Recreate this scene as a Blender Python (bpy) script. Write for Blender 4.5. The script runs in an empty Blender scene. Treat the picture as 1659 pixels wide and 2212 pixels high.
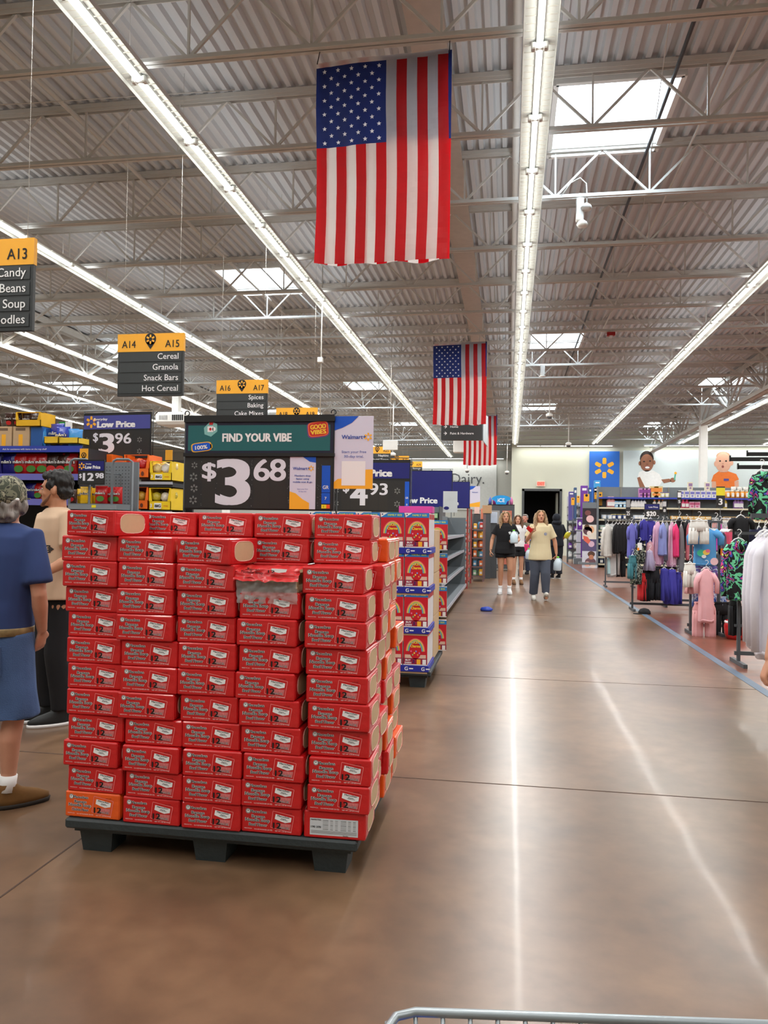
import bpy, bmesh, math, random
from mathutils import Vector, Matrix, noise
from mathutils.bvhtree import BVHTree
random.seed(7)
SC = bpy.context.scene
COL = SC.collection
PI = math.pi
# ---------------------------------------------------------------- camera
EYE = Vector((0, 0, 1.4)); FPX = 1660.0
_a, _p, _r = math.atan(272/1660), math.atan(30/1660), 0.015
FW = Vector((-math.sin(_a)*math.cos(_p), math.cos(_a)*math.cos(_p), math.sin(_p)))
_r0 = Vector((math.cos(_a), math.sin(_a), 0)); _u0 = _r0.cross(FW)
RT = _r0*math.cos(_r) + _u0*math.sin(_r); UP = _u0*math.cos(_r) - _r0*math.sin(_r)
cam_data = bpy.data.cameras.new('camera'); cam = bpy.data.objects.new('camera', cam_data); COL.objects.link(cam)
cam_data.sensor_fit = 'HORIZONTAL'; cam_data.sensor_width = 36; cam_data.lens = 36*FPX/1659
cam_data.clip_start = 0.05; cam_data.clip_end = 300
M3 = Matrix((RT, UP, -FW)).transposed()
cam.matrix_world = Matrix.Translation(EYE) @ M3.to_4x4()
SC.camera = cam
def at(px, py, Y=None, Z=None, X=None):
    d = FW + RT*((px-829.5)/FPX) + UP*((1106-py)/FPX)
    t = Y/d.y if Y is not None else (Z-1.4)/d.z if Z is not None else X/d.x
    return EYE + d*t
def span(x0, y0, x1, y1, Y):
    """(x0, x1, z0, z1) of a rectangle of the photo standing on the plane at distance Y"""
    a, b = at(x0, (y0+y1)/2, Y=Y).x, at(x1, (y0+y1)/2, Y=Y).x
    t, u = at((x0+x1)/2, y0, Y=Y).z, at((x0+x1)/2, y1, Y=Y).z
    return a, b, u, t
# ---------------------------------------------------------------- world, view
SC.view_settings.view_transform = 'Standard'; SC.view_settings.look = 'None'
SC.view_settings.exposure = 0.0; SC.view_settings.gamma = 1.0; SC.view_settings.use_curve_mapping = False
TUBE = 5.0       # glow of the tube glass
LAMPW = 24.0     # watts of each 1.2 m lamp, thrown downward
LAMPUP = 1.9     # watts through the uplight slots of the reflector
SKY = 14.0
w = bpy.data.worlds.new('world'); SC.world = w; w.use_nodes = True
bg = w.node_tree.nodes['Background']; bg.inputs[0].default_value = (0.72, 0.86, 1.0, 1); bg.inputs[1].default_value = SKY
SC.cycles.max_bounces = 7; SC.cycles.diffuse_bounces = 3; SC.cycles.glossy_bounces = 3
SC.cycles.transmission_bounces = 4; SC.cycles.transparent_max_bounces = 8
SC.cycles.use_denoising = True
SC.cycles.sample_clamp_indirect = 6
SC.cycles.use_adaptive_sampling = True; SC.cycles.adaptive_threshold = 0.03; SC.cycles.adaptive_min_samples = 16
# ---------------------------------------------------------------- materials
def lin(c):
    c = c/255.0
    return c/12.92 if c <= 0.04045 else ((c+0.055)/1.055)**2.4
def L3(rgb): return (lin(rgb[0]), lin(rgb[1]), lin(rgb[2]), 1)
MATS = {}
def mat(name, rgb, rough=0.6, metal=0.0, vary=0.06, scale=8.0, bump=0.0, bscale=40.0, coat=0.0, emit=None, spec=0.5, alpha=1.0, transl=0.0):
    if name in MATS: return MATS[name]
    m = bpy.data.materials.new(name); m.use_nodes = True; nt = m.node_tree; N = nt.nodes; Lk = nt.links
    b = N['Principled BSDF']
    b.inputs['Roughness'].default_value = rough; b.inputs['Metallic'].default_value = metal
    b.inputs['Specular IOR Level'].default_value = spec; b.inputs['Coat Weight'].default_value = coat
    b.inputs['Coat Roughness'].default_value = 0.12
    c = L3(rgb)
    if vary > 0:
        tc = N.new('ShaderNodeTexCoord'); no = N.new('ShaderNodeTexNoise'); no.inputs['Scale'].default_value = scale; no.inputs['Detail'].default_value = 3
        mx = N.new('ShaderNodeMix'); mx.data_type = 'RGBA'
        mx.inputs[6].default_value = tuple(max(0, x*(1-vary*2)) for x in c[:3])+(1,); mx.inputs[7].default_value = tuple(min(1, x*(1+vary*2)) for x in c[:3])+(1,)
        Lk.new(tc.outputs['Object'], no.inputs['Vector']); Lk.new(no.outputs['Fac'], mx.inputs[0]); Lk.new(mx.outputs[2], b.inputs['Base Color'])
    else: b.inputs['Base Color'].default_value = c
    if bump > 0:
        tc = N.new('ShaderNodeTexCoord'); no = N.new('ShaderNodeTexNoise'); no.inputs['Scale'].default_value = bscale; no.inputs['Detail'].default_value = 4
        bp = N.new('ShaderNodeBump'); bp.inputs['Strength'].default_value = bump; bp.inputs['Distance'].default_value = 0.02
        Lk.new(tc.outputs['Object'], no.inputs['Vector']); Lk.new(no.outputs['Fac'], bp.inputs['Height']); Lk.new(bp.outputs['Normal'], b.inputs['Normal'])
    if emit: b.inputs['Emission Color'].default_value = L3(rgb); b.inputs['Emission Strength'].default_value = emit
    if alpha < 1: b.inputs['Alpha'].default_value = alpha
    if transl > 0:
        tr = N.new('ShaderNodeBsdfTranslucent'); tr.inputs[0].default_value = c; ms = N.new('ShaderNodeMixShader'); ms.inputs[0].default_value = transl
        out = N['Material Output']; Lk.new(b.outputs[0], ms.inputs[1]); Lk.new(tr.outputs[0], ms.inputs[2]); Lk.new(ms.outputs[0], out.inputs[0])
    MATS[name] = m; return m
def colmat(rgb, rough=0.7, **k):
    return mat('col_%d_%d_%d_%d' % (rgb[0], rgb[1], rgb[2], int(rough*100)), rgb, rough, **k)
M_WHITE = mat('white_paint', (235, 235, 230), 0.5, vary=0.02); M_STEEL = mat('white_steel', (215, 213, 206), 0.5, vary=0.03)
M_BLACK = mat('black_plastic', (22, 23, 25), 0.45, vary=0.05); M_DARK = mat('black_panel', (34, 34, 34), 0.55, vary=0.06, scale=30)
M_GREY = mat('grey_shelf', (112, 120, 126), 0.5, vary=0.03); M_DGREY = mat('dark_grey_metal', (74, 78, 82), 0.5, vary=0.04)
M_CARD = mat('cardboard', (196, 166, 130), 0.85, vary=0.05, scale=20); M_TXT = mat('print_white', (240, 240, 240), 0.6, vary=0)
M_INK = mat('print_black', (18, 18, 20), 0.6, vary=0); M_YEL = mat('spark_yellow', (250, 180, 40), 0.55, vary=0.02)
M_NAVY = mat('navy_panel', (20, 24, 110), 0.45, vary=0.04); M_BLUE = mat('tag_blue', (0, 84, 200), 0.5, vary=0.02)
M_INDIGO = mat('indigo_panel', (70, 74, 150), 0.45, vary=0.03); M_RED = mat('print_red', (200, 30, 34), 0.5, vary=0.03)
M_CHROME = mat('chrome', (200, 205, 210), 0.3, metal=0.9, vary=0.02); M_SKINL = mat('skin_light', (214, 160, 130), 0.55, vary=0.04)
M_WOOD = None
# ---------------------------------------------------------------- mesh builder
_TXT = {}
def text_geo(s, bold):
    bold = 0; k = (s, bold)
    if k in _TXT: return _TXT[k]
    cu = bpy.data.curves.new('txt', 'FONT'); cu.body = s; cu.resolution_u = 2 if len(s) > 4 else 6; cu.offset = bold; cu.fill_mode = 'FRONT'
    o = bpy.data.objects.new('txt', cu); COL.objects.link(o)
    dg = bpy.context.evaluated_depsgraph_get(); me = bpy.data.meshes.new_from_object(o.evaluated_get(dg))
    v = [(p.co.x, p.co.y) for p in me.vertices]; f = [tuple(p.vertices) for p in me.polygons]
    bpy.data.objects.remove(o); bpy.data.curves.remove(cu); bpy.data.meshes.remove(me)
    if not v: v = [(0, 0)]
    x0, x1 = min(p[0] for p in v), max(p[0] for p in v); y0, y1 = min(p[1] for p in v), max(p[1] for p in v)
    _TXT[k] = (v, f, x0, x1, y0, y1); return _TXT[k]
class MB:
    def __init__(s): s.v = []; s.f = []; s.m = []; s.mats = []; s.sm = []
    def mi(s, m):
        if m not in s.mats: s.mats.append(m)
        return s.mats.index(m)
    def add(s, vs, fs, m, smooth=False, M=None):
        o = len(s.v); i = s.mi(m)
        s.v += [tuple(M @ Vector(p)) if M else tuple(p) for p in vs]
        s.f += [tuple(o+k for k in f) for f in fs]; s.m += [i]*len(fs); s.sm += [smooth]*len(fs); return s
    def box(s, x0, x1, y0, y1, z0, z1, m, M=None, bev=0.0):
        if bev > 0:
            b = bev; vs = []
            for (sx, sy, sz) in [(a, c, d) for a in (0, 1) for c in (0, 1) for d in (0, 1)]:
                X = (x0, x1)[sx]; Y = (y0, y1)[sy]; Z = (z0, z1)[sz]; ix = (1, -1)[sx]*b; iy = (1, -1)[sy]*b; iz = (1, -1)[sz]*b
                vs += [(X, Y+iy, Z+iz), (X+ix, Y, Z+iz), (X+ix, Y+iy, Z)]
            bm = bmesh.new()
            for p in vs: bm.verts.new(p)
            r = bmesh.ops.convex_hull(bm, input=bm.verts); bm.verts.index_update()
            s.add([p.co[:] for p in bm.verts], [[q.index for q in f.verts] for f in bm.faces], m, False, M); bm.free(); return s
        vs = [(x, y, z) for x in (x0, x1) for y in (y0, y1) for z in (z0, z1)]
        return s.add(vs, [(0, 1, 3, 2), (4, 6, 7, 5), (0, 4, 5, 1), (2, 3, 7, 6), (0, 2, 6, 4), (1, 5, 7, 3)], m, False, M)
    def bar(s, a, b, w, h, m):
        a, b = Vector(a), Vector(b); d = (b-a); L = d.length; d.normalize()
        up = Vector((0, 0, 1)) if abs(d.z) < .95 else Vector((0, 1, 0)); x = d.cross(up).normalized(); z = x.cross(d)
        M = Matrix((x, d, z)).transposed().to_4x4(); M.translation = a
        return s.box(-w/2, w/2, 0, L, -h/2, h/2, m, M)
    def tube(s, pts, r, m, n=8, closed=False, caps=True):
        pts = [Vector(p) for p in pts]; rs = r if isinstance(r, (list, tuple)) else [r]*len(pts); rings = []; prev = None
        for i, p in enumerate(pts):
            d = (pts[min(i+1, len(pts)-1)]-pts[max(i-1, 0)]).normalized()
            if prev is None: u = d.orthogonal().normalized()
            else: u = (prev-d*prev.dot(d)).normalized()
            prev = u; v = d.cross(u); rings.append([p+(u*math.cos(t*2*PI/n)+v*math.sin(t*2*PI/n))*rs[i] for t in range(n)])
        return s.rings(rings, m, caps)
    def rings(s, rings, m, caps=True, smooth=True):
        n = len(rings[0]); vs = [p for r in rings for p in r]; fs = []
        for i in range(len(rings)-1):
            for k in range(n): a = i*n+k; b = i*n+(k+1) % n; fs.append((a, b, b+n, a+n))
        if caps: fs.append(tuple(reversed(range(n)))); fs.append(tuple((len(rings)-1)*n+k for k in range(n)))
        return s.add(vs, fs, m, smooth)
    def loft(s, secs, m, n=16, caps=True):
        """secs: (x, y, z, rx, ry) horizontal ellipses stacked along z"""
        return s.rings([[(x+rx*math.cos(t*2*PI/n), y+ry*math.sin(t*2*PI/n), z) for t in range(n)] for (x, y, z, rx, ry) in secs], m, caps)
    def lathe(s, prof, m, x=0, y=0, z=0, n=14): return s.loft([(x, y, z+h, r, r) for (r, h) in prof], m, n)
    def poly(s, pts, y, m, t=0.0):
        """flat polygon in x-z facing -y"""
        n = len(pts)
        if t > 0:
            vs = [(p[0], y-t, p[1]) for p in pts]+[(p[0], y, p[1]) for p in pts]
            return s.add(vs, [tuple(range(n)), tuple(reversed(range(n, 2*n)))]+[(i, i+n, (i+1) % n+n, (i+1) % n) for i in range(n)], m)
        return s.add([(p[0], y, p[1]) for p in pts], [tuple(range(n))], m)
    def rect(s, x0, x1, z0, z1, y, m, t=0.0): return s.poly([(x0, z0), (x1, z0), (x1, z1), (x0, z1)], y, m, t)
    def ell(s, cx, cz, rx, rz, y, m, n=20, a0=0, a1=2*PI): return s.poly([(cx+rx*math.cos(a0+(a1-a0)*i/n), cz+rz*math.sin(a0+(a1-a0)*i/n)) for i in range(n)], y, m)
    def text(s, txt, cx, cz, y, m, h=None, w=None, bold=0.0, al='c', rot=0.0, M=None):
        v, f, x0, x1, y0, y1 = text_geo(txt, 0)
        cap = 0.70; k = (h/cap) if h else None; kx = (w/(x1-x0)) if w and x1 > x0 else k
        if k is None: k = kx
        ox = {'c': (x0+x1)/2, 'l': x0, 'r': x1}[al]; oz = cap/2
        ca, sa = math.cos(rot), math.sin(rot)
        for (bx, bz) in (((0, 0),) if bold < .006 else ((-bold, -bold*.5), (bold, -bold*.5), (-bold, bold*.5), (bold, bold*.5))):
            vs = []; y -= .00013
            for (a, b) in v:
                X = (a-ox+bx)*kx; Z = (b-oz+bz)*k; vs.append((cx+X*ca-Z*sa, y, cz+X*sa+Z*ca))
            s.add(vs, f, m, False, M)
        return s
    def build(s, name, parent=None, loc=(0, 0, 0), rz=0, **props):
        me = bpy.data.meshes.new(name); me.from_pydata([tuple(p) for p in s.v], [], s.f)
        for m in s.mats: me.materials.append(m)
        me.polygons.foreach_set('material_index', s.m); me.polygons.foreach_set('use_smooth', s.sm); me.update()
        o = bpy.data.objects.new(name, me); COL.objects.link(o); o.location = loc; o.rotation_euler = (0, 0, rz)
        if parent: o.parent = parent
        for k, v in props.items(): o[k] = v
        return o
def tag(o, label, cat, group=None, kind=None):
    if label: o['label'] = label
    if cat: o['category'] = cat
    if group: o['group'] = group
    if kind: o['kind'] = kind
    return o
def thing(name, loc, label, cat, group=None, rz=0):
    o = bpy.data.objects.new(name, None); COL.objects.link(o); o.location = loc; o.rotation_euler = (0, 0, rz); o.empty_display_size = .1
    return tag(o, label, cat, group)
KIDS = {}
def kids(o): return [c for c in bpy.data.objects if c.parent == o]
def dup(o, loc=None, rz=None, label=None, group=None, _par=None, _k=None):
    ch = _k if _k is not None else [(c, [(g, []) for g in kids(c)]) for c in kids(o)]
    c = o.copy(); COL.objects.link(c)
    if _par: c.parent = _par
    if loc is not None: c.location = loc
    if rz is not None: c.rotation_euler = (0, 0, rz)
    if label: c['label'] = label
    if group: c['group'] = group
    for x, sub in ch: dup(x, _par=c, _k=sub)
    return c
def struct(o): o['kind'] = 'structure'; return o
def remesh(mb, m, voxel, smooth=3, disp=0.0, dscale=9.0, name='tmp'):
    """fuse overlapping closed shapes into one continuous surface -> MB"""
    o = mb.build(name); r = o.modifiers.new('r', 'REMESH'); r.mode = 'VOXEL'; r.voxel_size = voxel
    if smooth: q = o.modifiers.new('s', 'SMOOTH'); q.factor = .5; q.iterations = smooth
    dg = bpy.context.evaluated_depsgraph_get(); me = bpy.data.meshes.new_from_object(o.evaluated_get(dg))
    bpy.data.objects.remove(o)
    out = MB(); vs = []
    for p in me.vertices:
        c = p.co.copy()
        if disp: c += p.normal*disp*noise.noise(Vector((c.x*dscale, c.y*dscale, c.z*dscale*.45)))
        vs.append(c[:])
    out.add(vs, [tuple(f.vertices) for f in me.polygons], m, True); bpy.data.meshes.remove(me); return out
def spark(mb, cx, cz, r, y, m, w=.17):
    for k in range(6):
        a = PI/2+k*PI/3; c, s_ = math.cos(a), math.sin(a); pts = []
        for (u, v) in ((.40, -.7), (.46, -1), (.9, -1), (1, -.6), (1, .6), (.9, 1), (.46, 1), (.40, .7)):
            X = u*r; Z = v*w*r*.62; pts.append((cx+X*c-Z*s_, cz+X*s_+Z*c))
        mb.poly(pts, y, m)
ORD = ['first', 'second', 'third', 'fourth', 'fifth', 'sixth', 'seventh', 'eighth', 'ninth', 'tenth', 'eleventh', 'twelfth', 'thirteenth', 'fourteenth', 'fifteenth', 'sixteenth', 'seventeenth', 'eighteenth', 'nineteenth', 'twentieth'] + ['twenty-'+x for x in ('first', 'second', 'third', 'fourth', 'fifth', 'sixth', 'seventh', 'eighth', 'ninth')] + ['thirtieth']
# ================================================================ SETTING
def floor_material():
    m = bpy.data.materials.new('polished_concrete'); m.use_nodes = True; nt = m.node_tree; N = nt.nodes; Lk = nt.links; b = N['Principled BSDF']
    tc = N.new('ShaderNodeTexCoord')
    def nz(sc, det, dist=0):
        n = N.new('ShaderNodeTexNoise'); n.inputs['Scale'].default_value = sc; n.inputs['Detail'].default_value = det; n.inputs['Distortion'].default_value = dist; Lk.new(tc.outputs['Object'], n.inputs['Vector']); return n
    n1 = nz(1.1, 7, .6); n2 = nz(9, 6); n3 = nz(60, 3)
    r = N.new('ShaderNodeValToRGB'); r.color_ramp.elements[0].position = .3; r.color_ramp.elements[0].color = L3((92, 70, 51)); r.color_ramp.elements[1].position = .7; r.color_ramp.elements[1].color = L3((134, 104, 78))
    e = r.color_ramp.elements.new(.5); e.color = L3((113, 86, 63))
    Lk.new(n1.outputs['Fac'], r.inputs[0])
    r2 = N.new('ShaderNodeValToRGB'); r2.color_ramp.elements[0].position = .3; r2.color_ramp.elements[0].color = (.80, .80, .80, 1); r2.color_ramp.elements[1].position = .68; r2.color_ramp.elements[1].color = (1.08, 1.08, 1.1, 1)
    Lk.new(n2.outputs['Fac'], r2.inputs[0])
    mx = N.new('ShaderNodeMix'); mx.data_type = 'RGBA'; mx.blend_type = 'MULTIPLY'; mx.inputs[0].default_value = 1; Lk.new(r.outputs[0], mx.inputs[6]); Lk.new(r2.outputs[0], mx.inputs[7])
    Lk.new(mx.outputs[2], b.inputs['Base Color'])
    b.inputs['Roughness'].default_value = .31; b.inputs['Specular IOR Level'].default_value = .9
    b.inputs['Coat Weight'].default_value = .04; b.inputs['Coat Roughness'].default_value = .07; b.inputs['Coat IOR'].default_value = 1.45
    n4 = nz(1.3, 2.0); bp = N.new('ShaderNodeBump'); bp.inputs['Strength'].default_value = .10; bp.inputs['Distance'].default_value = .03; Lk.new(n4.outputs['Fac'], bp.inputs['Height'])
    Lk.new(bp.outputs['Normal'], b.inputs['Normal']); Lk.new(bp.outputs['Normal'], b.inputs['Coat Normal'])
    return m
def plank_material():
    m = bpy.data.materials.new('wood_planks'); m.use_nodes = True; nt = m.node_tree; N = nt.nodes; Lk = nt.links; b = N['Principled BSDF']
    tc = N.new('ShaderNodeTexCoord'); br = N.new('ShaderNodeTexBrick'); Lk.new(tc.outputs['Object'], br.inputs['Vector'])
    br.inputs['Scale'].default_value = 1; br.inputs['Brick Width'].default_value = 1.2; br.inputs['Row Height'].default_value = .15; br.inputs['Mortar Size'].default_value = .003
    br.inputs['Color1'].default_value = L3((128, 76, 56)); br.inputs['Color2'].default_value = L3((104, 62, 48)); br.inputs['Mortar'].default_value = L3((70, 44, 36))
    Lk.new(br.outputs['Color'], b.inputs['Base Color']); b.inputs['Roughness'].default_value = .3; b.inputs['Coat Weight'].default_value = .15; b.inputs['Coat Roughness'].default_value = .08
    return m
M_FLOOR = floor_material(); M_PLANK = plank_material()
XL, XR, YB, YF = -31.0, 20.0, -7.0, 48.0
EDGE = 2.22
mb = MB(); mb.box(XL, EDGE, YB, YF, -.12, 0, M_FLOOR); struct(mb.build('floor'))
mb = MB(); mb.box(EDGE, XR, YB, YF, -.12, 0, M_PLANK); struct(mb.build('floor_wood'))
mb = MB(); mb.box(EDGE-.05, EDGE+.04, YB, YF, 0, .003, mat('floor_strip', (92, 108, 126), .45, vary=.2, scale=3)); struct(mb.build('trim_1'))
# control joints sawn in the slab
mb = MB(); mj = mat('joint', (70, 50, 38), .8, vary=.05)
for y in (4.27, 7.28, 12.6, 18.0, 24, 30): mb.box(XL, EDGE-.05, y-.004, y+.004, 0, .0012, mj)
for x in (-1.85, -5.6, -9.4): mb.box(x-.004, x+.004, YB, YF, 0, .0012, mj)
struct(mb.build('trim_2'))
M_WALL = mat('wall_paint', (214, 217, 200), .8, vary=.02, scale=.6); M_WALLG = mat('wall_grey', (190, 192, 186), .8, vary=.02)
CX_ = 0.06   # corner where the deeper dairy bay starts
DOOR = span(1131, 1060, 1209, 1190, 40.5)
mb = MB()   # back wall with the door opening
mb.box(CX_, DOOR[0], 40.5, 40.75, 0, 6.55, M_WALL); mb.box(DOOR[1], XR, 40.5, 40.75, 0, 6.55, M_WALL); mb.box(DOOR[0], DOOR[1], 40.5, 40.75, DOOR[3], 6.55, M_WALL)
struct(mb.build('wall_back'))
mb = MB(); mb.box(CX_, CX_+.2, 40.75, 48, 0, 6.55, M_WALLG); struct(mb.build('wall_return'))
mb = MB(); mb.box(XL, CX_, 48, 48.2, 0, 6.55, M_WALLG); struct(mb.build('wall_dairy'))
mb = MB(); mb.box(XL-.2, XL, YB, YF, 0, 6.55, M_WALL); struct(mb.build('wall_left'))
mb = MB(); mb.box(XR, XR+.2, YB, YF, 0, 6.55, M_WALL); struct(mb.build('wall_right'))
mb = MB(); mb.box(XL, XR, YB-.2, YB, 0, 6.55, M_WALL); struct(mb.build('wall_front'))
# dark stockroom behind the door opening
mb = MB(); md = mat('stockroom_dark', (24, 24, 26), .9, vary=.05)
x0, x1, z0, z1 = DOOR
mb.box(x0-.3, x0-.1, 40.76, 44, 0, z1+.3, md); mb.box(x1+.1, x1+.3, 40.76, 44, 0, z1+.3, md); mb.box(x0-.3, x1+.3, 44, 44.1, 0, z1+.3, md); mb.box(x0-.3, x1+.3, 40.76, 44, z1+.1, z1+.3, md)
struct(mb.build('wall_stockroom'))
mb = MB(); mf = mat('door_frame_dark', (70, 74, 76), .5)
for a, b_ in ((x0-.1, x0+.02), (x1-.02, x1+.1)): mb.box(a, b_, 40.42, 40.6, 0, z1+.08, mf)
mb.box(x0-.1, x1+.1, 40.42, 40.6, z1-.02, z1+.1, mf); struct(mb.build('door_1'))
o = MB().box(x1-.16, x1-.06, 41.0, 41.9, 0.02, z1-.1, mat('swing_door', (150, 152, 140), .5)).build('door_2'); struct(o)
# ---- corrugated steel deck with skylight wells
M_DECK = mat('deck_paint', (212, 216, 218), .75, vary=.03, scale=.8)
SKYL = [(c*6.3-5.93+ox, y0, c*6.3-5.93+ox+wd, y0+1.75) for (c, ox, wd, rows) in
        ((0, 0, 1.45, (14.45, 26.2, 36.9)), (1, .03, 1.42, (8.85, 20.25, 31.6)), (2, -.35, 1.45, (15.6, 26.6, 37.4)), (-1, .6, 1.5, (8.9, 20.2, 31.5)), (-2, 1.6, 1.45, (14.5, 25.5, 36.5))) for y0 in rows]
def deck():
    P = .155; mb = MB(); DZ = 6.52
    n = int((XR-XL)/P)
    prof = ((0, 0), (.055, 0), (.075, .055), (.135, .055), (.155, 0))
    for i in range(n):
        x = XL+i*P; cuts = []
        for (a, y0, b, y1) in SKYL:
            if a-.001 <= x+P*.5 <= b: cuts.append((y0, y1))
        segs = []; y = YB
        for (c0, c1) in sorted(cuts): segs.append((y, c0)); y = c1
        segs.append((y, YF))
        for (ya, yb) in segs:
            vs = []
            for (px, pz) in prof: vs += [(x+px, ya, DZ+pz), (x+px, yb, DZ+pz)]
            mb.add(vs, [(2*k, 2*k+1, 2*k+3, 2*k+2) for k in range(4)], M_DECK)
    return mb.build('ceiling')
struct(deck())
M_PANE = mat('skylight_pane', (235, 245, 255), .3, vary=0, transl=.9)
for i, (a, y0, b, y1) in enumerate(SKYL):
    P = .155; a = XL+round((a-XL)/P)*P; b = XL+round((b-XL)/P)*P
    mb = MB()
    for (u0, u1, v0, v1) in ((a-.03, a+.03, y0, y1), (b-.03, b+.03, y0, y1), (a, b, y0-.03, y0+.03), (a, b, y1-.03, y1+.03)): mb.box(u0, u1, v0, v1, 6.44, 6.95, M_WHITE)
    wn = struct(mb.build('window_%d' % (i+1)))
# ---- flat steel closure strip and ceiling joists
mb = MB(); mb.box(-1.08, -.70, YB, 40.4, 6.40, 6.50, mat('closure_plate', (190, 178, 166), .7)); struct(mb.build('ceiling_panel'))
def joist():
    mb = MB(); x0, x1, zb, zt = XL+.1, XR-.1, 5.80, 6.47
    for dy in (-.032, .032):
        mb.box(x0, x1, dy-.02, dy+.02, zb, zb+.012, M_STEEL); mb.box(x0, x1, dy-.004, dy+.004, zb, zb+.05, M_STEEL)
        mb.box(x0, x1, dy-.02, dy+.02, zt-.012, zt+.04, M_STEEL); mb.box(x0, x1, dy-.004, dy+.004, zt-.05, zt, M_STEEL)
    n = 42; p = (x1-x0)/n
    for i in range(n):
        a = x0+i*p; mb.bar((a, 0, zb+.03), (a+p*.5, 0, zt-.03), .028, .028, M_STEEL); mb.bar((a+p*.5, 0, zt-.03), (a+p, 0, zb+.03), .028, .028, M_STEEL)
        mb.bar((a+p, 0, zb+.03), (a+p, 0, zt-.03), .022, .022, M_STEEL)
    return struct(mb.build('ceiling_beam'))
j0 = joist(); j0.location = (0, -1.9-.2, 0)
for k in range(1, 27):
    y = -2.1+k*1.79
    if y > 47.5: break
    c = j0.copy(); c.location = (0 if k % 2 else .3, y, 0); COL.objects.link(c)
def girder(X, zb=5.32):
    mb = MB(); 
    mb.box(X-.13, X+.13, YB+.2, 40.4, zb, zb+.03, M_STEEL)
    for s_ in (-1, 1): mb.box(X+s_*.09-.01, X+s_*.09+.01, YB+.2, 40.4, zb, zb+.13, M_STEEL); mb.box(X+s_*.09-.01, X+s_*.09+.01, YB+.2, 40.4, 6.30, 6.47, M_STEEL)
    mb.box(X-.13, X+.13, YB+.2, 40.4, 6.42, 6.46, M_STEEL)
    y = -2.1; k = 0
    while y < 40:
        for s_ in (-1, 1):
            mb.bar((X+s_*.07, y, zb+.05), (X+s_*.07, y+1.79, 6.4), .05, .07, M_STEEL); mb.bar((X+s_*.07, y+1.79, 6.4), (X+s_*.07, y+3.58, zb+.05), .05, .07, M_STEEL)
            mb.bar((X+s_*.05, y+3.58, zb+.05), (X+s_*.05, y+3.58, 6.4), .04, .04, M_STEEL)
        y += 3.58
    # diagonal kickers up to the joists
    y = 1.48
    while y < 40:
        for s_ in (-1, 1): mb.bar((X, y, zb+.05), (X+s_*1.6, y, 6.42), .045, .045, M_STEEL)
        y += 3.58
    return struct(mb.build('ceiling_beam'))
girder(-11.55); girder(7.05)
for (X, Y) in ((7.05, 30.0), (7.05, 12.9), (-11.55, 30.2), (-11.55, 12.9)):
    mb = MB(); mb.box(X-.13, X+.13, Y-.13, Y+.13, 0, 6.4, M_WHITE, bev=.01); mb.box(X-.2, X+.2, Y-.2, Y+.2, 0, .02, M_WHITE); struct(mb.build('column'))
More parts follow.
